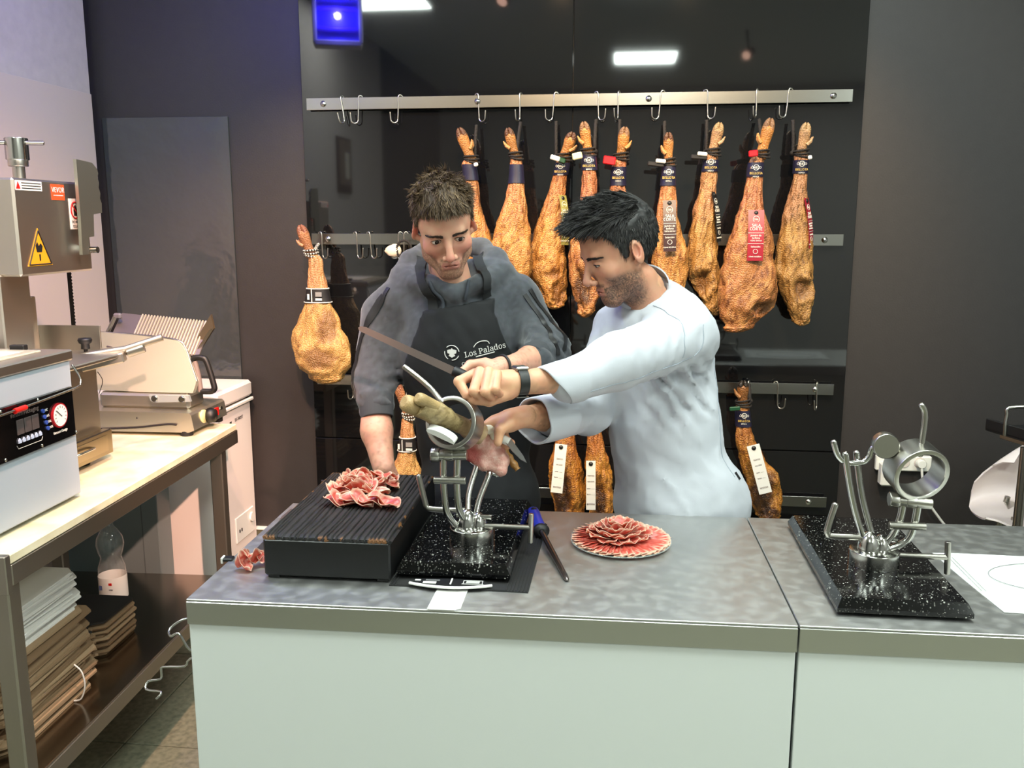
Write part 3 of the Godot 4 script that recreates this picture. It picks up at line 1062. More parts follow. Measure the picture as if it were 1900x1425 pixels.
	if bd.size() > 1:
		var col := put(o, "collar", MB.new().loft(bd, true, false, false), mats.ink if style == 3 else mats.navy, "printed paper collar")
		if style == 3:
			for e in [0, bd.size() - 1]:
				var loop: Array = bd[e].duplicate()
				loop.append(loop[0])
				put(col, "piping", MB.new().tube(loop, 0.0024, 6), mats.letter)
			put(col, "piping", MB.new().box(front + Vector3(-0.012, 0, 0), Vector3(0.003, 0.05, 0.004), 0.0), mats.letter)
			put(col, "print", MB.new().box(front + Vector3(0.016, 0.006, -0.001), Vector3(0.026, 0.018, 0.003), 0.0), mat(Color(0.5, 0.5, 0.5), 0.7))
			put(col, "print", MB.new().box(front + Vector3(0.016, -0.014, -0.001), Vector3(0.026, 0.009, 0.003), 0.0), mats.letter)
			put(col, "print", MB.new().box(front + Vector3(-0.027, -0.004, -0.004), Vector3(0.008, 0.022, 0.003), 0.0), mats.letter)
		elif k > 1:
			var loop := []
			for i in 17:
				loop.append(front + Vector3(cos(TAU * i / 16) * 0.0095, 0.012 + sin(TAU * i / 16) * 0.0095, 0))
			put(col, "print", MB.new().tube(loop, 0.0011, 5), mats.letter)
			text(col, "ÓNICO", 0.0115, front + Vector3(0, 0.012, 0.0005), mats.letter)
			text(col, "BELLOTA", 0.0115, front + Vector3(0, -0.008, 0.0005), mats.gold)
			text(col, "IBÉRICA", 0.006, front + Vector3(0, -0.02, 0.0003), mats.letter)
	return o

func twisted(path: Array, r: float, turns: float) -> MB:
	# two strands laid round each other
	var mb := MB.new()
	var dense := []
	for i in path.size() - 1:
		for s in 3:
			dense.append(path[i].lerp(path[i + 1], s / 3.0))
	dense.append(path[-1])
	for k in 2:
		var p := []
		for i in dense.size():
			var tn: Vector3 = (dense[mini(i + 1, dense.size() - 1)] - dense[maxi(i - 1, 0)]).normalized()
			var sx := tn.cross(Vector3(0.31, 0.2, 0.93)).normalized()
			var sy := tn.cross(sx)
			var a := TAU * turns * i / dense.size() + PI * k
			p.append(dense[i] + (sx * cos(a) + sy * sin(a)) * r * 0.5)
		mb.tube(p, r * 0.62, 6)
	return mb

func hang_tag(o: Node3D, at: Vector3, size: Vector2, m: Material, tilt: float, turn: float, words: Array, ink: Material, curl := 0.0) -> void:
	var t := Node3D.new()
	var root := o.position
	var rows := []
	for i in 9:
		var v := i / 8.0
		var zz := curl * sin(v * PI)
		rows.append([Vector3(size.x / 2, -v * size.y, zz), Vector3(0, -v * size.y, zz + 0.0006), Vector3(-size.x / 2, -v * size.y, zz)])
	var mb := MB.new()
	var tag := put(o, "hang_tag", mb.slab(rows, 0.0009), m)
	t.free()
	tag.position = at + Vector3(0, 0, root.z + 3.45 - 0.02 * (1.0 if root.y > 1.2 else 0.0)) - root
	tag.rotation = Vector3(-0.13, turn, tilt)
	put(tag, "button", MB.new().lathe([Vector2(0.0005, 0.004), Vector2(0.006, 0.003), Vector2(0.0085, 0.0), Vector2(0.0085, -0.001)], 14).at(Vector3.ZERO), mats.black)
	var bt: MeshInstance3D = tag.get_child(0)
	bt.rotation_degrees.x = 90
	bt.position = Vector3(0, -0.012, 0.002)
	for w in words:
		var y: float = -size.y * w[0]
		var zz := curl * sin(w[0] * PI) + 0.0012
		if w[1] == "-":
			put(tag, "print", MB.new().box(Vector3(0, y, zz), Vector3(size.x * 0.98, 0.0012, 0.0004), 0.0), ink)
		elif w[1] == "o":
			var loop := []
			for i in 17:
				loop.append(Vector3(cos(TAU * i / 16) * w[2], y + sin(TAU * i / 16) * w[2], zz))
			put(tag, "print", MB.new().tube(loop, 0.0008, 5), ink)
		else:
			text(tag, w[1], w[2], Vector3(0, y, zz), ink)

func seal(o: Node3D, at: Vector3, size: Vector3, m: Material, turn: Vector3) -> void:
	var s := put(o, "seal", MB.new().box(Vector3.ZERO, size, 0.003), m)
	s.position = at + Vector3(0, 0, o.position.z + 3.45) - o.position
	s.rotation = turn

func hams() -> void:
	var bump := noise_image(256, 0.06, 77, 5)
	mats.n_ham = tex(bump)
	var speck := ramp_tex(noise_image(256, 0.12, 78, 4), [[0.0, Color(0.45, 0.36, 0.3)], [0.4, Color(0.84, 0.79, 0.72)], [0.6, Color(1, 1, 1)], [1.0, Color(1, 1, 0.95)]])
	mats.ham = tri_map(relief(mat(Color(1, 1, 1), 0.42, 0.0, {"vertex_color_use_as_albedo": true, "albedo_texture": speck}), mats.n_ham, 0.4), Vector3(9, 9, 9))
	mats.navy = mat(Color(0.11, 0.11, 0.2), 0.35)
	mats.rope = mat(Color(0.1, 0.085, 0.085), 0.8)
	var stripes := Image.create(4, 64, false, Image.FORMAT_RGB8)
	for y in 64:
		for x in 4:
			stripes.set_pixel(x, y, Color(0.85, 0.84, 0.8) if (y / 2) % 2 == 0 else Color(0.06, 0.06, 0.06))
	mats.rope_pale = mat(Color(1, 1, 1), 0.8, 0.0, {"albedo_texture": tex(stripes)})
	var styles := [0, 0, 0, 2, 2, 0, 1, 2, 1, 3, 3, 4, 4, 4]
	var labels := [
		"golden ham hanging behind the young man's hair, leftmost on the top rail", "broad golden ham beside the young man's head, second on the top rail",
		"golden ham with an olive paper strip, third on the top rail", "dark reddish ham left of the older man's hair, fourth on the top rail",
		"ham with a bright red seal hidden behind the older man's hair", "ham with a dark brown paper strip, just right of the older man's hair",
		"slim ham with a black edge-on strip, third from the right on the top rail", "largest ham with a crimson paper strip on the top rail",
		"rightmost ham on the top rail, with a brown hollow and edge-on crimson strip", "pale ham with a black and white cord at the far left, on the second rail",
		"slim ham seen between the young man's arm and apron", "orange and dark ham with a white tag just left of the white jacket",
		"orange ham with a white tag half hidden by the white jacket's front", "dark mouldy ham with a slanted white tag right of the white jacket"]
	var cav := [[], [], [[-0.226, 1.385, 0.03, 0.055, 0.016, 0], [-0.25, 1.46, 0.04, 0.02, 0.006, 0]], [[-0.13, 1.42, 0.045, 0.09, 0.01, 1]], [], [],
		[[0.318, 1.43, 0.045, 0.05, 0.022, 0]], [[0.54, 1.345, 0.06, 0.03, 0.018, 0]], [[0.686, 1.41, 0.04, 0.042, 0.024, 0]],
		[[-1.175, 1.12, 0.08, 0.05, 0.006, 0], [-1.14, 1.25, 0.05, 0.08, 0.005, 0]], [], [[-0.215, 0.58, 0.055, 0.14, 0.008, 1]], [[-0.055, 0.57, 0.035, 0.11, 0.008, 1]], [[0.575, 0.63, 0.055, 0.11, 0.008, 1], [0.6, 0.54, 0.05, 0.03, 0.0, 1]]]
	var made := []
	for k in HAMS.size():
		made.append(make_ham(HAMS[k], k, styles[k], cav[k], labels[k]))
	var olive := mat(Color(0.5, 0.49, 0.27), 0.5)
	var brown := mat(Color(0.2, 0.12, 0.13), 0.45)
	var crimson := mat(Color(0.55, 0.1, 0.17), 0.4)
	var lines := [[0.19, "o", 0.011], [0.19, "Sala", 0.008], [0.31, "SALA", 0.014], [0.38, "CORTE", 0.015], [0.46, "-", 0], [0.51, "Jamón de", 0.009], [0.56, "bellota", 0.009], [0.61, "100% ibérico", 0.007], [0.67, "-", 0], [0.73, "Selección", 0.008], [0.82, "o", 0.008], [0.92, "GRAN RESERVA", 0.0065]]
	hang_tag(made[2], Vector3(-0.214, 1.757, -3.395), Vector2(0.036, 0.187), olive, -0.03, 0.75, lines, mats.letter, 0.012)
	hang_tag(made[5], Vector3(0.18, 1.735, -3.392), Vector2(0.046, 0.185), brown, 0.03, 0.0, lines, mats.letter, 0.01)
	hang_tag(made[6], Vector3(0.348, 1.768, -3.41), Vector2(0.044, 0.185), mats.ink, 0.06, 1.1, lines, mats.letter, 0.006)
	hang_tag(made[7], Vector3(0.488, 1.7, -3.392), Vector2(0.056, 0.182), crimson, 0.0, 0.0, lines, mats.letter, 0.012)
	hang_tag(made[8], Vector3(0.684, 1.745, -3.415), Vector2(0.046, 0.185), crimson, 0.08, 1.05, lines, mats.letter, 0.006)
	var small := [[0.3, "Ibérico", 0.008], [0.42, "lote 2023", 0.006], [0.56, "peso  ........", 0.006], [0.68, "fecha  ........", 0.006], [0.88, "BODEGA", 0.008]]
	var grey := mat(Color(0.45, 0.4, 0.42), 0.8)
	hang_tag(made[11], Vector3(-0.205, 0.806, -3.37), Vector2(0.046, 0.192), mats.paper, -0.08, 0.0, small, grey)
	hang_tag(made[12], Vector3(-0.088, 0.756, -3.372), Vector2(0.036, 0.19), mats.paper, 0.02, 0.0, small, grey)
	hang_tag(made[13], Vector3(0.523, 0.824, -3.37), Vector2(0.048, 0.19), mats.paper, 0.28, 0.0, small, grey)
	var redp := mat(Color(0.75, 0.06, 0.12), 0.35)
	var cream := mat(Color(0.82, 0.79, 0.62), 0.5)
	var green := mat(Color(0.07, 0.25, 0.16), 0.4)
	seal(made[0], Vector3(-0.543, 1.872, -3.41), Vector3(0.016, 0.014, 0.01), mats.white, Vector3(0, 0, 0.2))
	seal(made[2], Vector3(-0.242, 1.893, -3.405), Vector3(0.036, 0.018, 0.014), mats.white, Vector3(0, 0, -0.3))
	seal(made[2], Vector3(-0.218, 1.885, -3.41), Vector3(0.03, 0.018, 0.012), green, Vector3(0, 0, -0.3))
	seal(made[3], Vector3(-0.155, 1.893, -3.41), Vector3(0.036, 0.024, 0.014), cream, Vector3(0, 0, 0.2))
	seal(made[4], Vector3(-0.04, 1.883, -3.41), Vector3(0.046, 0.03, 0.016), redp, Vector3(0, 0, -0.15))
	seal(made[5], Vector3(0.128, 1.862, -3.42), Vector3(0.06, 0.016, 0.012), mats.ink, Vector3(0, 0.2, -0.1))
	seal(made[5], Vector3(0.145, 1.873, -3.415), Vector3(0.036, 0.014, 0.012), mats.white, Vector3(0, 0.2, -0.1))
	seal(made[6], Vector3(0.288, 1.893, -3.42), Vector3(0.06, 0.016, 0.012), mats.ink, Vector3(0, 0.2, -0.05))
	seal(made[6], Vector3(0.3, 1.904, -3.415), Vector3(0.036, 0.014, 0.012), mats.white, Vector3(0, 0.2, -0.1))
	seal(made[7], Vector3(0.468, 1.896, -3.41), Vector3(0.032, 0.022, 0.014), redp, Vector3(0, 0, 0.1))
	seal(made[8], Vector3(0.684, 1.888, -3.41), Vector3(0.014, 0.014, 0.01), mats.white, Vector3(0, 0, 0.2))
	seal(made[13], Vector3(0.455, 0.955, -3.41), Vector3(0.04, 0.016, 0.012), green, Vector3(0, 0, 0.1))
	# hooks: one over the rail for each ham, and the empty ones
	var hm := [hook_mesh(0.1, 1.1), hook_mesh(0.1, -0.5), hook_mesh(0.1, -1.2)]
	var ends := ["behind the leftmost golden ham", "over the broad golden ham", "over the ham with the olive strip", "over the dark reddish ham", "over the ham with the red seal", "over the ham with the brown strip", "over the slim ham with the black strip", "over the largest ham", "over the rightmost ham", "by the pale ham's black and white cord", "over the slim ham beside the apron", "over the ham left of the white jacket", "over the ham half hidden by the white jacket", "over the dark mouldy ham"]
	var tops := [2.143, 1.612, 1.03]
	for k in HAMS.size():
		var row := 0 if k < 9 else (1 if k == 9 else 2)
		place_hook(hm[k % 3], Vector3(HAMS[k].hook, tops[row], WALL_Z + 0.03), "steel hook %s" % ends[k], [0.0, 0.03, -0.04][k % 3])
	var spare := [[-1.1, 0, 1, 0.17, "slanted empty hook, leftmost on the top rail"], [-1.025, 0, 2, 0.0, "empty hook, second from the left on the top rail"], [-0.864, 0, 2, 0.0, "empty hook, third from the left on the top rail"],
		[-1.065, 1, 0, 0.0, "empty hook on the second rail, nearest the pale ham"], [-1.01, 1, 0, 0.04, "empty hook on the second rail, right of its like"], [-0.875, 1, 2, 0.0, "hook behind the white shred on the second rail"], [-0.852, 1, 2, 0.0, "hook with a black loop by the young man's ear"],
		[-1.085, 2, 1, 0.0, "hook on the third rail beside the young man's sleeve"], [0.63, 2, 0, 0.0, "empty hook on the third rail, right of the mouldy ham"], [0.79, 2, 1, 0.06, "thin empty hook at the right end of the third rail"]]
	for q in spare:
		place_hook(hm[q[2]], Vector3(q[0], tops[q[1]], WALL_Z + 0.03), q[4], q[3])
	for k in 6:
		place_hook(hm[k % 3], Vector3([-1.24, -1.07, -0.9, -0.76, -0.62, -0.46][k], 2.683, WALL_Z + 0.03), "small hook hanging at the top edge of the picture, number %s from the left" % ["one", "two", "three", "four", "five", "six"][k], 0.0)
	# a white shred and a black loop caught on the second rail's hooks
	var shred := MB.new().ball(Vector3(0, 0, 0), Vector3(0.034, 0.026, 0.018), 12, 8)
	for i in shred.v.size():
		shred.v[i] += shred.n[i] * (sin(shred.v[i].x * 190.0) * cos(shred.v[i].y * 230.0) * 0.006)
	solo("cloth_shred", "crumpled white rag hanging from a hook by the young man's ear", "rag", shred, mat(Color(0.8, 0.74, 0.68), 0.8), Vector3(-0.893, 1.545, -3.51))
	var loop := []
	for i in 21:
		loop.append(Vector3(cos(TAU * i / 20) * 0.03, sin(TAU * i / 20) * 0.036, 0.0))
	solo("cord_loop", "black cord loop hanging from a hook by the young man's ear", "cord", twisted(loop, 0.005, 14.0), mats.rope, Vector3(-0.845, 1.55, -3.5))

func place_hook(m: ArrayMesh, at: Vector3, label: String, tilt: float) -> void:
	var o := MeshInstance3D.new()
	o.name = numbered("rail_hook")
	o.mesh = m
	o.material_override = mats.satin
	add_child(o)
	o.position = at
	o.rotation.z = tilt
	o.set_meta("label", label)
	o.set_meta("category", "hook")
	o.set_meta("group", "hooks on the wall rails")

const STAND_R := {"ped": Vector3(0.5552, 0.935, -1.884), "board": [0.437, 0.69, -1.688, -2.205], "turn": -0.02,
	"rest": [[Vector3(0.484, 1.180, -1.884), Vector3(0.485, 1.160, -1.884), Vector3(0.506, 1.065, -1.884), Vector3(0.527, 1.002, -1.884), Vector3(0.536, 0.972, -1.884)], [Vector3(0.510, 1.180, -1.90), Vector3(0.511, 1.161, -1.90), Vector3(0.525, 1.082, -1.895), Vector3(0.544, 1.015, -1.89), Vector3(0.557, 0.975, -1.884)]],
	"cradle": [Vector3(0.457, 1.201, -1.884), Vector3(0.468, 1.171, -1.884), Vector3(0.487, 1.156, -1.886), Vector3(0.517, 1.156, -1.888), Vector3(0.532, 1.169, -1.888), Vector3(0.538, 1.189, -1.886), Vector3(0.556, 1.196, -1.884)],
	"disc": Vector3(0.561, 1.196, -1.884), "ring": [Vector3(0.633, 1.138, -1.862), Vector3(0.622, 1.151, -1.918)],
	"screw": [Vector3(0.632, 1.176, -1.884), Vector3(0.636, 1.258, -1.884), Vector3(0.626, 1.284, -1.882)],
	"clamp": [Vector3(0.582, 1.079, -1.884), Vector3(0.663, 1.073, -1.884)], "knob": 0,
	"rods": [[Vector3(0.605, 1.073, -1.884), Vector3(0.606, 1.063, -1.884), Vector3(0.601, 1.030, -1.884), Vector3(0.585, 0.992, -1.884), Vector3(0.552, 0.966, -1.884)], [Vector3(0.636, 1.072, -1.884), Vector3(0.636, 1.063, -1.884), Vector3(0.632, 1.026, -1.884), Vector3(0.620, 0.990, -1.884), Vector3(0.585, 0.969, -1.884)]],
	"cross": [Vector3(0.578, 1.026, -1.872), Vector3(0.651, 1.026, -1.872)], "tee": [Vector3(0.59, 0.957, -1.884), Vector3(0.705, 0.956, -1.884)], "bar": [Vector3(0.703, 0.991, -1.884), Vector3(0.707, 0.919, -1.884)],
	"ell": [Vector3(0.54, 0.993, -1.884), Vector3(0.47, 0.993, -1.884), Vector3(0.458, 0.998, -1.884), Vector3(0.457, 1.012, -1.884), Vector3(0.469, 1.064, -1.884)]}
const STAND_L := {"ped": Vector3(-0.3188, 0.939, -1.92), "board": [-0.458, -0.213, -1.765, -2.24], "turn": 0.0,
	"rest": [[Vector3(-0.312, 1.108, -1.995), Vector3(-0.318, 1.09, -1.98), Vector3(-0.331, 1.034, -1.95), Vector3(-0.328, 0.980, -1.925)], [Vector3(-0.286, 1.086, -1.995), Vector3(-0.29, 1.07, -1.98), Vector3(-0.307, 1.022, -1.95), Vector3(-0.313, 0.980, -1.925)]],
	"cradle": [Vector3(-0.345, 1.12, -1.995), Vector3(-0.33, 1.1, -2.0), Vector3(-0.3, 1.082, -2.0), Vector3(-0.27, 1.07, -2.0)], "disc": Vector3(-0.25, 1.155, -1.985),
	"ring": [Vector3(-0.358, 1.222, -1.878), Vector3(-0.347, 1.203, -1.932)],
	"screw": [Vector3(-0.38, 1.262, -1.90), Vector3(-0.412, 1.291, -1.919), Vector3(-0.445, 1.319, -1.919), Vector3(-0.469, 1.337, -1.919)],
	"clamp": [Vector3(-0.403, 1.140, -1.905), Vector3(-0.327, 1.142, -1.905)], "knob": 0,
	"rods": [[Vector3(-0.380, 1.134, -1.905), Vector3(-0.380, 1.128, -1.905), Vector3(-0.380, 1.059, -1.905), Vector3(-0.373, 1.005, -1.905), Vector3(-0.352, 0.972, -1.91)], [Vector3(-0.348, 1.135, -1.905), Vector3(-0.348, 1.129, -1.905), Vector3(-0.350, 1.060, -1.905), Vector3(-0.344, 1.011, -1.905), Vector3(-0.325, 0.974, -1.91)]],
	"cross": [Vector3(-0.400, 1.085, -1.893), Vector3(-0.328, 1.086, -1.893)], "tee": [Vector3(-0.3, 0.973, -1.919), Vector3(-0.185, 0.973, -1.919)], "bar": [Vector3(-0.183, 1.006, -1.919), Vector3(-0.185, 0.937, -1.919)],
	"ell": [Vector3(-0.338, 1.005, -1.925), Vector3(-0.410, 1.006, -1.925), Vector3(-0.424, 1.011, -1.925), Vector3(-0.429, 1.026, -1.925), Vector3(-0.442, 1.084, -1.925)]}

func rel(a: Array, o: Vector3) -> Array:
	return a.map(func(p): return p - o)

func make_stand(d: Dictionary, label: String, lift: float) -> Node3D:
	var b: Array = d.board
	var base := Vector3((b[0] + b[1]) / 2, TOP + lift, (b[2] + b[3]) / 2)
	var o := thing("ham_stand", label, "ham stand", base)
	var w: float = b[1] - b[0]
	var dz: float = b[2] - b[3]
	var hgt: float = d.ped.y - TOP - lift
	# board with bevelled sides on four feet
	var rings := []
	for q in [[0.006, -0.004], [0.007, 0.0], [hgt * 0.45, 0.0], [hgt - 0.0015, -0.009], [hgt, -0.0105]]:
		var x: float = w / 2 + q[1]
		var z: float = dz / 2 + q[1]
		rings.append([Vector3(-x, q[0], z), Vector3(0, q[0], z), Vector3(x, q[0], z), Vector3(x, q[0], 0), Vector3(x, q[0], -z), Vector3(0, q[0], -z), Vector3(-x, q[0], -z), Vector3(-x, q[0], 0)])
	var board := MB.new()
	for i in rings.size() - 1:
		for j in 8:
			board.face([rings[i][j], rings[i][(j + 1) % 8], rings[i + 1][(j + 1) % 8], rings[i + 1][j]])
	board.face(rings[-1])
	var under: Array = rings[0].duplicate()
	under.reverse()
	board.face(under)
	put(o, "board", board, mats.granite)
	for sx in [-1, 1]:
		for sz in [-1, 1]:
			put(o, "foot", MB.new().cyl(Vector3(sx * (w / 2 - 0.025), 0, sz * (dz / 2 - 0.025)), Vector3(sx * (w / 2 - 0.025), 0.008, sz * (dz / 2 - 0.025)), 0.012, 12), mats.rubber)
	var p: Vector3 = d.ped - base
	put(o, "pedestal", MB.new().at(p).lathe([Vector2(0.051, 0.0), Vector2(0.0515, 0.002), Vector2(0.0515, 0.03), Vector2(0.049, 0.0325), Vector2(0.03, 0.034), Vector2(0.001, 0.0345)], 40), mats.chrome)
	var dome := MB.new().ball(p + Vector3(-0.012, 0.032, 0.0), Vector3(0.024, 0.04, 0.024), 20, 12)
	put(o, "socket", dome, mats.chrome)
	var dome2 := MB.new().ball(p + Vector3(0.014, 0.03, -0.006), Vector3(0.02, 0.034, 0.022), 20, 12)
	put(o, "socket", dome2, mats.chrome)
	for r in d.rest:
		var path := arc(rel(r, base), 6)
		var rad := []
		for i in path.size():
			rad.append(0.002 + 0.0048 * minf(1.0, i / 3.0))
		put(o, "rest_rod", MB.new().tube(path, rad, 12), mats.chrome)
	put(o, "cradle", MB.new().rod(arc(rel(d.cradle, base), 6), 0.0062, 12), mats.chrome)
	var dc: Vector3 = d.disc - base
	if d.ped.x > 0.0:
		put(o, "stop_disc", MB.new().cyl(dc + Vector3(0, 0, -0.012), dc + Vector3(0.0, 0.0, 0.012), 0.027, 32, 0.002), mats.satin)
	# clamp ring: a short thick tube
	var a: Vector3 = d.ring[0] - base
	var e: Vector3 = d.ring[1] - base
	var ax := (e - a).normalized()
	var s1 := ax.cross(Vector3.UP).normalized()
	var s2 := ax.cross(s1)
	var rr := []
	for q in [[0.0, 0.05], [0.0, 0.0575], [0.002, 0.0595], [0.054, 0.0595], [0.056, 0.0575], [0.056, 0.05], [0.054, 0.0485], [0.002, 0.0485], [0.0, 0.05]]:
		var ring := []
		for j in 48:
			var t := TAU * j / 48
			ring.append(a + ax * q[0] + (s1 * cos(t) + s2 * sin(t)) * q[1])
		rr.append(ring)
	put(o, "clamp_ring", MB.new().loft(rr, true, false, false), mats.satin)
	var sc := arc(rel(d.screw, base), 4)
	put(o, "screw", MB.new().rod(sc, 0.0062, 12), mats.satin)
	var c: Array = rel(d.clamp, base)
	put(o, "clamp_bar", MB.new().cyl(c[0], c[1], 0.0122, 24, 0.001), mats.satin)
	var cd: Vector3 = (c[1] - c[0]).normalized()
	put(o, "collar", MB.new().cyl(c[0].lerp(c[1], 0.36), c[0].lerp(c[1], 0.6), 0.0142, 24, 0.0008), mats.satin)
	var kb := MB.new()
	var kr := []
	for q in [[-0.005, 0.014], [-0.003, 0.0165], [0.013, 0.0165], [0.015, 0.014]]:
		var ring := []
		for j in 30:
			var t := TAU * j / 30
			var f: float = q[1] * (1.0 - 0.06 * (1.0 if j % 3 == 0 else 0.0))
			ring.append(c[0] + cd * q[0] + Vector3(0, cos(t) * f, sin(t) * f))
		kr.append(ring)
	put(o, "knob", kb.loft(kr), mats.satin)
	for r in d.rods:
		put(o, "clamp_rod", MB.new().tube(arc(rel(r, base), 6), 0.0078, 14), mats.chrome)
	var cr: Array = rel(d.cross, base)
	put(o, "cross_bar", MB.new().cyl(cr[0], cr[1], 0.0085, 18, 0.001), mats.satin)
	var te: Array = rel(d.tee, base)
	var tb: Array = rel(d.bar, base)
	var h1 := put(o, "tee_handle", MB.new().cyl(te[0], te[1], 0.0062, 16), mats.satin)
	put(h1, "grip", MB.new().cyl(tb[0], tb[1], 0.0062, 16, 0.001), mats.satin)
	put(o, "lever", MB.new().rod(arc(rel(d.ell, base), 5), 0.0068, 14), mats.satin)
	put(o, "bolt", MB.new().cyl(p + Vector3(-0.035, 0.055, 0.0), p + Vector3(0.045, 0.055, 0.0), 0.006, 14), mats.chrome)
	return o

func stands() -> void:
	var im := Image.create(512, 512, false, Image.FORMAT_RGB8)
	im.fill(Color(0.025, 0.026, 0.028))
	var r := RandomNumberGenerator.new()
	r.seed = 5
	for i in 1900:
		var x := r.randi_range(1, 508)
		var y := r.randi_range(1, 508)
		var s := 2 if r.randf() < 0.75 else r.randi_range(3, 5)
		var g := r.randf_range(0.2, 0.85)
		im.fill_rect(Rect2i(x, y, s, maxi(1, s - r.randi_range(0, 1))), Color(g, g, g * 0.95))
	mats.granite = tri_map(mat(Color(1, 1, 1), 0.12, 0.0, {"albedo_texture": tex(im)}), Vector3(3.2, 3.2, 3.2))
	make_stand(STAND_R, "empty steel ham stand on a speckled black board, right of the white jacket", 0.0)
	make_stand(STAND_L, "steel ham stand on a speckled black board, holding the hoofed ham bone", 0.004)
	# ribbed mat under the left stand
	var m := thing("rubber_mat", "black ribbed rubber mat under the left ham stand", "mat", Vector3(-0.315, TOP, -1.94), -0.012)
	put(m, "sheet", MB.new().box(Vector3(0, 0.0012, 0), Vector3(0.295, 0.0024, 0.43), 0.0004), mats.rubber)
	for i in 42:
		var x := -0.144 + 0.007 * i
		if x > -0.13 and x < 0.1:
			continue
		put(m, "rib", MB.new().box(Vector3(x, 0.0031, 0), Vector3(0.0032, 0.0016, 0.428), 0.0004), mats.rubber)
	var fr := MB.new().box(Vector3(-0.015, 0.0031, 0.212), Vector3(0.232, 0.0016, 0.004), 0.0004)
	put(m, "rib", fr, mats.rubber)
	carved_ham()

func carved_ham() -> void:
	var at := Vector3(-0.352, 1.2, -1.9)
	var o := thing("carved_ham", "nearly carved pale ham bone with hoof, clamped in the left stand", "ham", at)
	var nz := FastNoiseLite.new()
	nz.seed = 91
	nz.frequency = 1.0
	# axis from the hoof (near, up left) to the shank end (far, down right)
	var A := Vector3(-0.420, 1.265, -1.845)
	var B := Vector3(-0.306, 1.179, -1.957)
	var u := (B - A).normalized()
	var s1 := u.cross(Vector3.UP).normalized()
	var s2 := s1.cross(u).normalized()
	var rings := []
	var cols := []
	var L := A.distance_to(B)
	for i in 34:
		var s := i / 33.0
		var w := 0.0
		for q in [[0.0, 0.0235], [0.15, 0.0245], [0.3, 0.026], [0.42, 0.0235], [0.52, 0.0195], [0.7, 0.019], [0.85, 0.024], [1.0, 0.026]]:
			if s >= q[0]:
				w = q[1]
		var p0 := A + u * (s * L)
		var pr := [[0.0, 0.0225], [0.15, 0.0245], [0.3, 0.026], [0.42, 0.0235], [0.52, 0.0195], [0.7, 0.019], [0.85, 0.024], [1.0, 0.026]]
		for k in pr.size() - 1:
			if s >= pr[k][0] and s <= pr[k + 1][0]:
				w = lerpf(pr[k][1], pr[k + 1][1], smoothstep(pr[k][0], pr[k + 1][0], s))
		var ring := []
		var line := PackedColorArray()
		for j in 28:
			var a := TAU * j / 28
			var n1 := nz.get_noise_3d(cos(a) * 2.0, s * 9.0, sin(a) * 2.0)
			var f := 1.0 + 0.09 * n1
			if s > 0.55:
				f += 0.1 * nz.get_noise_3d(cos(a) * 4.0 + 9.0, s * 20.0, sin(a) * 4.0)
			var p := p0 + (s1 * cos(a) * 1.05 + s2 * sin(a)) * (w * f)
			ring.append(p - at)
			var g := nz.get_noise_3d(p.x * 90.0, p.y * 90.0, p.z * 90.0)
			var cc := Color(0.63, 0.55, 0.39).lerp(Color(0.36, 0.29, 0.17), clampf(g * 0.9 + n1 * 0.6 + 0.15, 0.0, 1.0))
			if s > 0.62:
				cc = cc.lerp(Color(0.72, 0.58, 0.45), 0.6)
			line.append(cc.srgb_to_linear())
		rings.append(ring)
		cols.append(line)
	var leg := MB.new()
	leg.colored = true
	put(o, "shank", leg.loft(rings, true, true, true, cols), mats.ham_bone)
	# two blunt toes with a cleft
	for q in [[-0.011, -0.006, 0.019, 0.03], [0.014, 0.012, 0.0135, 0.02]]:
		var toe := MB.new()
		toe.colored = true
		var tr := []
		var tc := []
		for e in [[0.05, 0.92], [0.0, 1.02], [-0.012, 1.06], [-0.024, 1.0], [-0.031, 0.86], [-0.033, 0.6]]:
			var ring := []
			for j in 18:
				var a := TAU * j / 18
				ring.append(A + s1 * q[0] + s2 * q[1] + u * (e[0] * (q[3] / 0.03)) + (s1 * cos(a) + s2 * sin(a)) * (q[2] * e[1]) - at)
			tr.append(ring)
			tc.append(Color(0.58, 0.49, 0.33).lerp(Color(0.68, 0.58, 0.4), absf(e[0]) * 20.0).srgb_to_linear())
		put(o, "toe", toe.loft(tr, true, true, true, tc), mats.ham_bone)
	# what is left of the meat
	var fl := Field.new(Vector3(-0.38, 1.05, -2.09), Vector3(-0.19, 1.23, -1.9), 0.0045)
	var cn := [Vector3(-0.336, 1.122, -1.99), Vector3(-0.3, 1.098, -1.99), Vector3(-0.262, 1.084, -1.995), Vector3(-0.258, 1.106, -2.005), Vector3(-0.274, 1.134, -2.015), Vector3(-0.308, 1.16, -2.0), Vector3(-0.328, 1.14, -1.985)]
	for q in [[0, 1], [1, 2], [2, 3], [3, 4], [4, 5], [5, 6], [6, 0], [0, 4], [1, 5], [1, 4], [2, 4], [0, 3]]:
		fl.cap(cn[q[0]], cn[q[1]], 0.0145 if q[1] != 2 else 0.012, 0.0145 if q[1] != 2 else 0.009, 0.006)
	fl.cap(Vector3(-0.322, 1.182, -1.965), Vector3(-0.3, 1.15, -1.995), 0.019, 0.022, 0.012)
	fl.ell(Vector3(-0.31, 1.122, -1.965), Vector3(0.028, 0.01, 0.014), 0.008, Basis.from_euler(Vector3(0, 0, -0.5)), true)
	fl.each(func(p: Vector3, v: float) -> float: return v + nz.get_noise_3d(p.x * 45.0, p.y * 45.0, p.z * 45.0) * 0.004)
	var meat := MB.new()
	meat.colored = true
	meat.X = Transform3D(Basis.IDENTITY, -at)
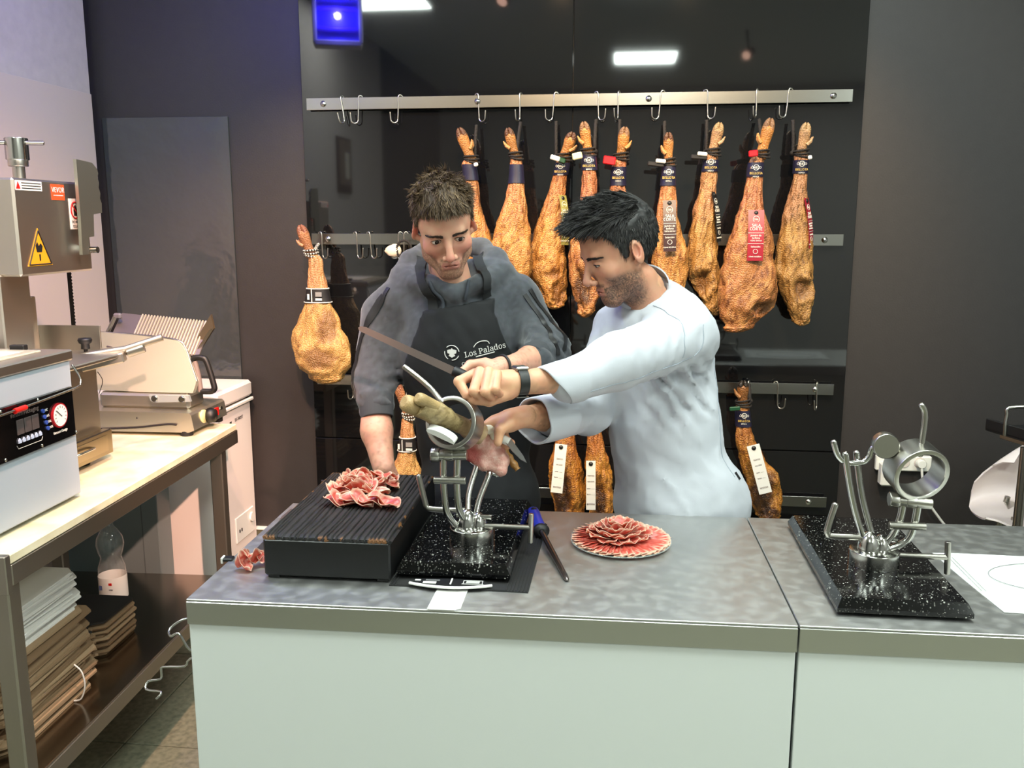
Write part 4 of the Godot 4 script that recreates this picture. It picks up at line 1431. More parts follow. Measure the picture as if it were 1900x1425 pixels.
	fl.build(meat, func(p: Vector3, n: Vector3) -> Color:
		var g := nz.get_noise_3d(p.x * 60.0, p.y * 90.0, p.z * 60.0)
		var e := nz.get_noise_3d(p.x * 25.0 + 40.0, p.y * 25.0, p.z * 25.0)
		var cc := Color(0.78, 0.55, 0.5).lerp(Color(0.85, 0.72, 0.66), clampf(g + 0.3, 0.0, 1.0))
		var lean := smoothstep(0.045, 0.02, p.distance_to(Vector3(-0.34, 1.125, -1.98)))
		cc = cc.lerp(Color(0.6, 0.22, 0.2), clampf(lean * 0.9 + e * 0.5 - 0.1, 0.0, 0.85))
		return cc.srgb_to_linear())
	put(o, "meat", meat, mats.ham_bone, "pink lean meat and fat left on the bone")
	# rind tail and white joint
	var tail := MB.new()
	tail.colored = true
	var tp := arc(rel([Vector3(-0.276, 1.132, -2.04), Vector3(-0.258, 1.114, -2.04), Vector3(-0.242, 1.096, -2.035), Vector3(-0.226, 1.076, -2.03)], at), 5)
	var trd := []
	for i in tp.size():
		trd.append(0.012 - 0.0003 * i + 0.0015 * sin(i * 1.7))
	tail.col = Color(0.56, 0.4, 0.2).srgb_to_linear()
	put(o, "rind", tail.tube(tp, trd, 10), mats.ham_bone)
	put(o, "joint", MB.new().ball(Vector3(-0.288, 1.184, -1.985) - at, Vector3(0.017, 0.013, 0.014), 14, 9), mats.bone_white)
	put(o, "joint", MB.new().ball(Vector3(-0.276, 1.172, -1.985) - at, Vector3(0.011, 0.014, 0.011), 12, 8), mats.bone_white)
	# plastic pad wedged in the ring under the shank
	var pd := MB.new()
	pd.X = Transform3D(Basis.from_euler(Vector3(0.35, -0.25, -0.42)), Vector3.ZERO)
	var poly := []
	for i in 13:
		var t := PI * i / 12.0
		poly.append(Vector2(-cos(t) * 0.034, sin(t) * 0.011))
	poly.append(Vector2(0.034, -0.004))
	poly.append(Vector2(-0.03, -0.004))
	pd.prism(poly, 0.02)
	solo("plastic_pad", "white plastic wedge pad inside the left stand's clamp ring", "pad", pd, mats.white, Vector3(-0.37, 1.204, -1.862))

func slice_sheet(sd: int, w: float, l: float, curl: float, fold: float, fan := false) -> MB:
	# a thin ham slice: red lean with streaks and a pale fat rim
	var nz := FastNoiseLite.new()
	nz.seed = sd
	nz.frequency = 1.0
	var rows := []
	var cols := []
	var R := 9
	var N := 9
	for i in R:
		var v := i / (R - 1.0)
		var row := []
		var line := []
		for j in N:
			var u := j / (N - 1.0) * 2.0 - 1.0
			var ww := w * (0.25 + 0.75 * v if fan else sqrt(maxf(0.12, 1.0 - pow(absf(v * 2.0 - 1.0), 2.6))))
			var x := u * ww * 0.5 * (1.0 + 0.12 * nz.get_noise_2d(v * 3.0, sd))
			var z := (v - 0.5) * l + 0.05 * l * nz.get_noise_2d(u * 2.0, sd + 5.0)
			var y := curl * (u * u) * 0.5 + fold * sin(v * 6.0 + sd) * 0.5 + 0.0035 * nz.get_noise_2d(x * 70.0, z * 70.0)
			row.append(Vector3(x, y, z))
			var rim := maxf(absf(u), v if fan else absf(v * 2.0 - 1.0))
			var g := nz.get_noise_2d(x * 90.0, z * 60.0 + sd)
			var cc := Color(0.72, 0.27, 0.23).lerp(Color(0.83, 0.42, 0.36), clampf(g + 0.35, 0.0, 1.0))
			cc = cc.lerp(Color(0.9, 0.72, 0.64), clampf((g - 0.22) * 3.0, 0.0, 0.8))
			if rim > (0.8 if not fan else 0.9) and (not fan or v > 0.85):
				cc = cc.lerp(Color(0.92, 0.8, 0.7), 0.85)
			line.append(cc.srgb_to_linear())
		rows.append(row)
		cols.append(line)
	var mb := MB.new()
	mb.colored = true
	return mb.slab(rows, 0.0009, cols)

func place_slice(m: ArrayMesh, at: Vector3, b: Basis, label: String, group: String) -> void:
	var o := MeshInstance3D.new()
	o.name = numbered("ham_slice")
	o.mesh = m
	o.material_override = mats.slice
	add_child(o)
	o.transform = Transform3D(b, at)
	o.set_meta("label", label)
	o.set_meta("category", "ham slice")
	o.set_meta("group", group)

func on_the_counter() -> void:
	mats.slice = mat(Color(1, 1, 1), 0.35, 0.0, {"vertex_color_use_as_albedo": true, "subsurf_scatter_enabled": true, "subsurf_scatter_strength": 0.15})
	# ---- charred wooden block with a ridged top
	var o := thing("carving_block", "thick black charred wooden block with ridged top, left on the counter", "wooden block", Vector3(-0.606, TOP, -1.987), 0.012)
	var nz := FastNoiseLite.new()
	nz.seed = 3
	nz.frequency = 1.0
	var W := 0.277
	var D := 0.497
	var H := 0.097
	var rows := []
	var cols := []
	var ridges := []
	var rx := -0.5
	var rr := RandomNumberGenerator.new()
	rr.seed = 8
	while rx < 0.5:
		ridges.append(rx)
		rx += rr.randf_range(0.022, 0.062)
	for i in 46:
		var row := []
		var line := []
		var v := i / 45.0 - 0.5
		for j in 170:
			var u := j / 169.0 - 0.5
			var bend := 0.018 * nz.get_noise_2d(v * 2.2, u * 2.0) + 0.03 * v * nz.get_noise_2d(u * 3.0, 9.0)
			var e := 1.0
			for q in ridges:
				e = minf(e, absf(u + bend - q) / 0.007)
			var y := H - 0.0045 * (1.0 - smoothstep(0.0, 1.0, e)) + 0.0007 * nz.get_noise_2d(u * 60.0, v * 14.0)
			var rim := maxf(absf(u), absf(v))
			y -= 0.0025 * smoothstep(0.488, 0.5, rim)
			row.append(Vector3(-u * W, y, v * D))
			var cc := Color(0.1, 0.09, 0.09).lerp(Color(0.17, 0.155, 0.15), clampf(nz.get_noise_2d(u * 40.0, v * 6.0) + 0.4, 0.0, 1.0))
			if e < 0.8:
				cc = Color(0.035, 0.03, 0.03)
			if rim > 0.487:
				var wear := nz.get_noise_2d(u * 9.0 + 4.0, v * 9.0)
				if wear > 0.22 or (v > 0.48 and -u > 0.33 and -u < 0.47) or (v > 0.48 and -u < -0.46):
					cc = Color(0.45, 0.3, 0.16)
			line.append(cc.srgb_to_linear())
		rows.append(row)
		cols.append(line)
	var tp := MB.new()
	tp.colored = true
	tp.slab(rows, 0.006, cols)
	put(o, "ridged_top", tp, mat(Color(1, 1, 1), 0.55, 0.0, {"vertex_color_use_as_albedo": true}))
	put(o, "body", MB.new().box(Vector3(0, 0.0475, 0), Vector3(W, 0.083, D), 0.004), tri_map(relief(mat(Color(0.045, 0.047, 0.05), 0.4), mats.n_brush, 0.03), Vector3(3, 3, 3)))
	for sx in [-1, 1]:
		for sz in [-1, 1]:
			put(o, "foot", MB.new().box(Vector3(sx * 0.12, 0.004, sz * 0.23), Vector3(0.025, 0.008, 0.025), 0.001), mats.rubber)
	# ---- heap of slices on the block
	var kinds := []
	for k in 7:
		kinds.append(slice_sheet(200 + k, 0.036 + 0.003 * k, 0.055 + 0.006 * (k % 4), 0.016 + 0.004 * (k % 3), 0.012 + 0.006 * (k % 2)).mesh())
	rr.seed = 31
	for k in 44:
		var lvl := k / 44.0
		var sp := 1.0 - 0.4 * lvl
		var at := Vector3(-0.612 + rr.randf_range(-0.06, 0.06) * sp, TOP + 0.1 + 0.005 + lvl * 0.024, -2.055 + rr.randf_range(-0.085, 0.075) * sp)
		place_slice(kinds[k % 7].duplicate() if false else kinds[k % 7], at, Basis.from_euler(Vector3(rr.randf_range(-0.5, 0.5), rr.randf_range(0, TAU), rr.randf_range(-0.6, 0.6))), "curled pink slice in the ham heap on the black block", "ham heap on the black block")
	for k in 7:
		place_slice(kinds[(k * 3) % 7], Vector3(-0.654 + 0.022 * k, TOP + 0.106 + 0.002 * (k % 2), -1.952 - 0.004 * (k % 3)), Basis.from_euler(Vector3(0.35, PI / 2 + 0.3 * (k % 3) - 0.3, 0.12)), "folded slice in the front row of the heap on the black block", "ham heap on the black block")
	# ---- scraps left of the block
	for k in 6:
		place_slice(kinds[(k * 2) % 7], Vector3(-0.815 + 0.014 * (k % 4) + 0.008 * (k / 4), TOP + 0.014 + 0.004 * (k / 2), -1.812 + 0.02 * ((k * 2) % 3)), Basis.from_euler(Vector3(0.5 * sin(k * 2.0), k * 1.1, 0.7 * cos(k * 1.7))).scaled(Vector3(0.62, 0.9, 0.62)), "crumpled ham scrap on the steel beside the black block", "ham scraps beside the block")
	# ---- round glass plate with fanned slices and a rosette
	var pc := Vector3(0.02, TOP, -2.043)
	var glass := mat(Color(0.9, 0.95, 0.93, 0.25), 0.05, 0.0, {"transparency": BaseMaterial3D.TRANSPARENCY_ALPHA})
	solo("glass_plate", "round clear glass plate under the fanned ham slices", "plate", MB.new().lathe([Vector2(0.001, 0.001), Vector2(0.06, 0.001), Vector2(0.11, 0.004), Vector2(0.119, 0.007), Vector2(0.1195, 0.009), Vector2(0.117, 0.0092), Vector2(0.108, 0.0065), Vector2(0.06, 0.004), Vector2(0.001, 0.004)], 64), glass, pc)
	var fans := []
	for k in 4:
		fans.append(slice_sheet(300 + k, 0.034, 0.078, 0.003, 0.002, true).mesh())
	for k in 44:
		var a := TAU * k / 44.0
		var b := Basis(Vector3.UP, a) * Basis.from_euler(Vector3(0.015, 0, 0.2))
		place_slice(fans[k % 4], pc + Vector3(sin(a) * 0.0775, 0.0125 + 0.0006 * (k % 2), cos(a) * 0.0775), b, "red slice fanned round the rim of the glass plate", "fanned slices on the plate")
	var ros := []
	for k in 4:
		ros.append(slice_sheet(320 + k, 0.05, 0.05, 0.012, 0.004).mesh())
	for t in 4:
		var cnt: int = [13, 11, 8, 5][t]
		var rad: float = [0.058, 0.043, 0.028, 0.012][t]
		for k in cnt:
			var a := TAU * (k + 0.4 * t) / cnt
			place_slice(ros[(k + t) % 4], pc + Vector3(sin(a) * rad * 0.95 - 0.004, 0.019 + 0.0062 * t + 0.001 * (k % 2), cos(a) * rad - 0.004), Basis(Vector3.UP, a) * Basis.from_euler(Vector3(-0.22 - 0.16 * t, 0, 0.12)), "slice petal in the raised rosette at the plate's centre", "rosette of slices on the plate")
	# ---- sharpening steel
	var g0 := Vector3(-0.1718, 0.919, -2.054)
	var st := thing("sharpening_steel", "sharpening steel with blue handle and black guard beside the left stand", "sharpening steel", g0)
	var tip := Vector3(-0.093, 0.9045, -1.79) - g0
	var hnd := Vector3(-0.2078, 0.924, -2.2) - g0
	var dn := tip.normalized()
	put(st, "rod", MB.new().tube([Vector3.ZERO, tip * 0.5, tip * 0.94, tip * 0.985, tip], [0.0072, 0.007, 0.0062, 0.0048, 0.001], 16), mat(Color(0.5, 0.47, 0.46), 0.28, 1.0))
	var gd := MB.new()
	var rings := []
	for q in [[-0.012, 0.012], [-0.006, 0.0165], [0.002, 0.018], [0.008, 0.0165], [0.012, 0.009]]:
		var ring := []
		var sx := dn.cross(Vector3.UP).normalized()
		for j in 20:
			var a := TAU * j / 20
			ring.append(dn * q[0] + sx * cos(a) * q[1] * 1.15 + Vector3(0, sin(a) * q[1], 0))
		rings.append(ring)
	put(st, "guard", gd.loft(rings), mats.black)
	var dh := hnd.normalized()
	put(st, "handle", MB.new().tube([dh * 0.008, dh * 0.03, dh * 0.07, dh * 0.11, dh * 0.135, dh * 0.143], [0.011, 0.0125, 0.012, 0.0135, 0.0125, 0.006], 16, true, 1.2), mat(Color(0.16, 0.2, 0.62), 0.35))
	put(st, "inlay", MB.new().ball(dh * 0.12 + Vector3(0, 0.0105, 0), Vector3(0.008, 0.004, 0.012), 12, 7), mats.black)
	# ---- loose ham collar and its white tag
	var col := thing("paper_collar", "black printed ham collar with white piping lying on the rubber mat", "collar", Vector3(-0.334, TOP + 0.0045, -1.735), 0.03)
	var cr := []
	for i in 5:
		var row := []
		for j in 17:
			var u := j / 16.0 * 2.0 - 1.0
			var v := i / 4.0
			row.append(Vector3(-u * (0.085 - 0.018 * (1.0 - v)), 0.003 + 0.0015 * (1.0 - u * u), -0.028 * (1.0 - v) + 0.019 * v * (1.0 - u * u) + 0.004))
		cr.append(row)
	put(col, "band", MB.new().slab(cr, 0.001), mats.black)
	var pip := []
	for j in 17:
		var u := j / 16.0 * 2.0 - 1.0
		pip.append(Vector3(u * 0.087, 0.0045 + 0.001 * (1.0 - u * u), 0.005 + 0.02 * (1.0 - u * u)))
	put(col, "piping", MB.new().tube(pip, 0.0032, 8), mats.white)
	put(col, "piping", MB.new().box(Vector3(0.0, 0.0062, -0.006), Vector3(0.0035, 0.0022, 0.03), 0.0005), mats.white)
	put(col, "print", MB.new().box(Vector3(-0.045, 0.0052, 0.001), Vector3(0.028, 0.001, 0.01), 0.0), mats.white)
	put(col, "print", MB.new().box(Vector3(-0.04, 0.0054, -0.011), Vector3(0.03, 0.001, 0.006), 0.0), mat(Color(0.4, 0.4, 0.4), 0.6))
	put(col, "print", MB.new().box(Vector3(-0.072, 0.0045, -0.012), Vector3(0.012, 0.001, 0.006), 0.0), mats.white)
	for q in [[0.0, -0.014, 0.04, 0.0012], [0.0, 0.004, 0.046, 0.0012]]:
		put(col, "print", MB.new().box(Vector3(0.046, 0.0056, q[1]), Vector3(q[2], 0.001, q[3]), 0.0), mats.letter)
	for q in [0.026, 0.066]:
		put(col, "print", MB.new().box(Vector3(q, 0.0056, -0.005), Vector3(0.0012, 0.001, 0.018), 0.0), mats.letter)
	for q in [-0.01, -0.006, -0.002]:
		put(col, "print", MB.new().box(Vector3(0.046, 0.0056, q), Vector3(0.028, 0.001, 0.0016), 0.0), mats.letter)
	var tg := MB.new()
	var poly := [Vector2(-0.032, 0.046), Vector2(0.032, 0.05), Vector2(0.033, -0.042), Vector2(0.022, -0.05), Vector2(-0.028, -0.052), Vector2(-0.033, -0.05)]
	tg.X = Transform3D(Basis(Vector3.RIGHT, -PI / 2), Vector3.ZERO)
	solo("paper_tag", "blank white paper tag at the front edge of the steel worktop", "tag", tg.prism(poly, 0.0012), mats.white, Vector3(-0.328, TOP + 0.0006, -1.672), 0.0)
	# ---- thin knife lying left of the block
	var kn := thing("boning_knife", "narrow steel knife lying flat on the counter left of the black block", "knife", Vector3(-0.822, TOP + 0.0015, -1.95), 0.06)
	put(kn, "blade", MB.new().at(Vector3.ZERO, Vector3(-PI / 2, 0, 0)).prism([Vector2(-0.006, -0.1), Vector2(0.012, -0.08), Vector2(0.014, 0.09), Vector2(-0.008, 0.09)], 0.002), mats.steel)
	put(kn, "handle", MB.new().tube([Vector3(0.003, 0.007, -0.09), Vector3(0.002, 0.009, -0.14), Vector3(0.0, 0.008, -0.2)], [0.009, 0.0115, 0.008], 10), mat(Color(0.3, 0.26, 0.26), 0.4))
	# ---- wire hooks on the counter's left end
	var wire := [Vector3(-0.9127, 0.7473, -1.75), Vector3(-0.916, 0.79, -1.745), Vector3(-0.935, 0.794, -1.735), Vector3(-0.9565, 0.779, -1.72), Vector3(-0.945, 0.772, -1.70), Vector3(-0.925, 0.779, -1.70), Vector3(-0.905, 0.745, -1.70), Vector3(-0.875, 0.72, -1.71), Vector3(-0.862, 0.7, -1.71)]
	var base := Vector3(-0.86, 0.75, -1.72)
	var wh := thing("wire_hook", "bent steel wire hooks on the left end of the white counter", "wire hook", base)
	put(wh, "wire", MB.new().rod(arc(rel(wire, base), 4), 0.0028, 8), mats.chrome)
	var w2 := [Vector3(-0.845, 0.73, -1.72), Vector3(-0.9139, 0.7118, -1.72), Vector3(-0.9277, 0.693, -1.72), Vector3(-0.978, 0.688, -1.72), Vector3(-0.984, 0.68, -1.72), Vector3(-0.9863, 0.6593, -1.72), Vector3(-1.0132, 0.6543, -1.715), Vector3(-1.0103, 0.6429, -1.70), Vector3(-0.9702, 0.6455, -1.69), Vector3(-0.9768, 0.6347, -1.68)]
	put(wh, "wire", MB.new().rod(arc(rel(w2, base), 3), 0.0028, 8), mats.chrome)
	put(wh, "plate", MB.new().box(Vector3(-0.0, -0.03, 0.0), Vector3(0.012, 0.14, 0.06), 0.001), mats.white_panel)
	var clip := thing("steel_clip", "small black and white clip on the counter's left edge", "clip", Vector3(-0.866, TOP - 0.004, -1.83), 0.1)
	put(clip, "jaw", MB.new().box(Vector3(0.002, 0.006, 0), Vector3(0.022, 0.008, 0.022), 0.002), mats.black)
	put(clip, "rim", MB.new().box(Vector3(-0.011, 0.004, 0), Vector3(0.005, 0.014, 0.02), 0.001), mats.white)
	# ---- paper place mat on the right worktop
	var pm := thing("paper_mat", "white paper sheet with a faint oval outline on the right worktop", "paper", Vector3(0.95, TOP, -1.905), 0.03)
	var pr := []
	for i in 9:
		var row := []
		for j in 9:
			var u := j / 8.0
			var v := i / 8.0
			row.append(Vector3(0.25 - u * (0.46 - 0.02 * v), 0.0016 + 0.0012 * sin(u * 9.0 + v * 4.0), -0.158 + 0.32 * v))
		pr.append(row)
	put(pm, "sheet", MB.new().slab(pr, 0.0008), mats.paper)
	var oval := []
	for i in 41:
		var a := TAU * i / 40
		oval.append(Vector3(0.03 + cos(a) * 0.17, 0.0035, -0.02 + sin(a) * 0.09))
	put(pm, "print", MB.new().tube(oval, 0.0007, 4), mat(Color(0.5, 0.52, 0.52), 0.8))
	for q in [0.0, 0.008]:
		put(pm, "print", MB.new().tube([Vector3(-0.185 + q, 0.0032, -0.13), Vector3(-0.19 + q, 0.0032, 0.06)], 0.0006, 4), mat(Color(0.6, 0.62, 0.6), 0.8))

func left_side() -> void:
	mats.board = tri_map(relief(mat(Color(1, 1, 1), 0.4, 0.0, {"albedo_texture": ramp_tex(noise_image(256, 0.02, 88, 4), [[0.0, Color(0.76, 0.71, 0.58)], [0.5, Color(0.84, 0.81, 0.69)], [1.0, Color(0.88, 0.86, 0.76)]])}), mats.n_mid, 0.01), Vector3(1.4, 1.4, 1.4))
	mats.frame = tri_map(relief(mat(Color(0.62, 0.59, 0.55), 0.42, 1.0), mats.n_brush, 0.004), Vector3(2, 2, 2))
	mats.machine = tri_map(relief(mat(Color(0.74, 0.72, 0.68), 0.38, 1.0), mats.n_brush, 0.003), Vector3(2, 2, 2))
	mats.shelf_steel = tri_map(relief(mat(Color(0.62, 0.59, 0.55), 0.2, 1.0), mats.n_brush, 0.003), Vector3(2, 2, 2))
	mats.grey_paint = mat(Color(0.62, 0.66, 0.7), 0.35)
	mats.ivory = mat(Color(0.74, 0.74, 0.68), 0.25, 0.35)
	table()
	vacuum_packer()
	bone_saw()
	slicer()
	freezer()
	under_table()

func table() -> void:
	# local frame: origin at the far front corner of the top, +z to the viewer, -x to the wall
	var o := thing("work_table", "steel work table with pale cutting board top along the left wall", "table", Vector3(-1.393, 0.0, -3.078), 0.0417)
	put(o, "board_top", MB.new().box(Vector3(-0.345, 0.91, 0.675), Vector3(0.69, 0.024, 1.35), 0.003), mats.board)
	put(o, "front_rail", MB.new().box(Vector3(-0.006, 0.872, 0.66), Vector3(0.012, 0.05, 1.34), 0.002), mats.frame)
	put(o, "front_rail", MB.new().box(Vector3(-0.03, 0.882, 1.352), Vector3(0.075, 0.09, 0.02), 0.002), mats.frame)
	put(o, "end_rail", MB.new().box(Vector3(-0.345, 0.874, 0.006), Vector3(0.69, 0.046, 0.012), 0.002), mats.frame)
	put(o, "back_rail", MB.new().box(Vector3(-0.683, 0.874, 0.66), Vector3(0.012, 0.046, 1.34), 0.002), mats.frame)
	for x in [-0.03, -0.66]:
		for z in [0.11, 1.318]:
			put(o, "leg", MB.new().box(Vector3(x, 0.425, z), Vector3(0.045, 0.85, 0.045), 0.004), mats.frame)
			put(o, "foot", MB.new().cyl(Vector3(x, 0, z), Vector3(x, 0.02, z), 0.024, 14), mats.rubber)
	put(o, "shelf", MB.new().box(Vector3(-0.345, 0.348, 0.69), Vector3(0.67, 0.014, 1.24), 0.002), mats.shelf_steel)
	put(o, "shelf_lip", MB.new().box(Vector3(-0.006, 0.332, 0.69), Vector3(0.01, 0.048, 1.24), 0.002), mats.frame)

func vacuum_packer() -> void:
	var o := thing("vacuum_packer", "grey chamber vacuum packer with black control panel, nearest on the work table", "vacuum packer", Vector3(-1.432, 0.9225, -2.172), 0.02)
	# front face in the plane x = 0, running from z = 0 to 0.46 towards the viewer
	put(o, "body", MB.new().box(Vector3(-0.22, 0.192, 0.23), Vector3(0.44, 0.364, 0.46), 0.004), mats.grey_paint)
	for z in [0.05, 0.41]:
		for x in [-0.05, -0.39]:
			put(o, "foot", MB.new().cyl(Vector3(x, 0, z), Vector3(x, 0.012, z), 0.016, 12), mats.rubber)
	put(o, "rim", MB.new().box(Vector3(-0.22, 0.388, 0.23), Vector3(0.452, 0.028, 0.472), 0.004), mats.machine)
	put(o, "sealing_frame", MB.new().box(Vector3(-0.06, 0.404, 0.26), Vector3(0.03, 0.006, 0.38), 0.002).box(Vector3(-0.36, 0.404, 0.26), Vector3(0.03, 0.006, 0.38), 0.002).box(Vector3(-0.21, 0.404, 0.065), Vector3(0.33, 0.006, 0.03), 0.002).box(Vector3(-0.21, 0.404, 0.44), Vector3(0.33, 0.006, 0.03), 0.002), mats.ivory)
	put(o, "chamber_pad", MB.new().box(Vector3(-0.21, 0.401, 0.25), Vector3(0.27, 0.008, 0.35), 0.002), mats.white)
	put(o, "hinge", MB.new().box(Vector3(-0.12, 0.41, 0.03), Vector3(0.04, 0.014, 0.02), 0.002), mats.black)
	# lid tilted open at the back
	var lid := MB.new()
	lid.X = Transform3D(Basis(Vector3.FORWARD, 0.0) * Basis.from_euler(Vector3(0, 0, -1.15)), Vector3(-0.43, 0.41, 0.23))
	lid.box(Vector3(0.2, 0.02, 0.0), Vector3(0.4, 0.04, 0.42), 0.01)
	var panel := put(o, "control_panel", MB.new().box(Vector3(0.003, 0.24, 0.232), Vector3(0.008, 0.132, 0.44), 0.002), mats.black_gloss)
	var px := 0.0075
	for z in [0.012, 0.16, 0.3, 0.44]:
		for y in [0.298, 0.182]:
			var s := put(panel, "screw", MB.new().ball(Vector3(px, y, z), Vector3(0.003, 0.004, 0.004), 8, 6), mats.chrome)
	var gauge := put(panel, "gauge", MB.new().cyl(Vector3(px - 0.004, 0.243, 0.083), Vector3(px + 0.005, 0.243, 0.083), 0.032, 32), mat(Color(0.6, 0.08, 0.12), 0.4))
	put(gauge, "dial", MB.new().cyl(Vector3(px + 0.0045, 0.243, 0.083), Vector3(px + 0.0062, 0.243, 0.083), 0.028, 32), mats.white)
	var ticks := MB.new()
	for k in 11:
		var a := -2.2 + 4.4 * k / 10.0
		ticks.tube([Vector3(px + 0.0066, 0.243 + cos(a) * 0.019, 0.083 + sin(a) * 0.019), Vector3(px + 0.0066, 0.243 + cos(a) * 0.025, 0.083 + sin(a) * 0.025)], 0.0007, 4)
	put(gauge, "tick_marks", ticks, mats.ink)
	put(gauge, "needle", MB.new().tube([Vector3(px + 0.007, 0.24, 0.079), Vector3(px + 0.007, 0.258, 0.1)], 0.001, 5), mats.ink)
	for k in 3:
		put(panel, "display", MB.new().box(Vector3(px, 0.247, 0.178 + 0.029 * k), Vector3(0.003, 0.036, 0.026), 0.001), mat(Color(0.3, 0.27, 0.27), 0.3))
	for k in 6:
		put(panel, "button", MB.new().at(Vector3(px, 0.213, 0.165 + 0.016 * k), Vector3(0, PI / 2, 0)).prism([Vector2(-0.005, -0.004), Vector2(0.005, -0.004), Vector2(0.005, 0.002), Vector2(0, 0.008), Vector2(-0.005, 0.002)], 0.003), mat(Color(0.7, 0.75, 0.85), 0.4))
	for k in 4:
		put(panel, "indicator", MB.new().cyl(Vector3(px - 0.001, 0.267 - 0.0155 * k, 0.146 - 0.0045 * k), Vector3(px + 0.003, 0.267 - 0.0155 * k, 0.146 - 0.0045 * k), 0.0055, 12), mat(Color(0.2, 0.3, 0.62), 0.3))
	for k in 4:
		text(panel, ["VAC", "GAS", "SEAL", "COOL"][k], 0.008, Vector3(px, 0.267 - 0.0155 * k, 0.132 - 0.0045 * k), mats.letter, Vector3(0, PI / 2, 0))
	text(panel, "Vacuum Packaging", 0.013, Vector3(px, 0.279, 0.215), mat(Color(0.3, 0.3, 0.3), 0.5), Vector3(0, PI / 2, 0))
	text(panel, "Vacuum Gauge", 0.009, Vector3(px, 0.2, 0.08), mats.letter, Vector3(0, PI / 2, 0))
	put(panel, "bracket_print", MB.new().tube([Vector3(px, 0.204, 0.255), Vector3(px, 0.196, 0.25), Vector3(px, 0.196, 0.16), Vector3(px, 0.204, 0.155)], 0.0006, 4), mats.letter)
	# spring rod with a red sleeve across the front
	var rod := put(o, "lid_rod", MB.new().rod(arc([Vector3(0.002, 0.36, -0.004), Vector3(0.016, 0.33, -0.01), Vector3(0.02, 0.312, -0.006), Vector3(0.02, 0.303, 0.02), Vector3(0.02, 0.296, 0.2), Vector3(0.02, 0.29, 0.44)], 5), 0.0028, 8), mats.chrome)
	put(rod, "sleeve", MB.new().cyl(Vector3(0.02, 0.2935, 0.228), Vector3(0.02, 0.2925, 0.268), 0.0068, 12), mats.red)
	# clear bag corner lying by the saw column
	var bag := MB.new()
	var rows := []
	for i in 6:
		var row := []
		for j in 6:
			row.append(Vector3(-0.1 + 0.2 * j / 5.0, 0.05 * sin(j * 1.1) + 0.03 * sin(i * 1.9), -0.07 + 0.14 * i / 5.0))
		rows.append(row)
	var lidm := mat(Color(0.85, 0.9, 0.95, 0.35), 0.1, 0.0, {"transparency": BaseMaterial3D.TRANSPARENCY_ALPHA})
	var lo := put(o, "lid", lid, lidm, "clear lid standing open")

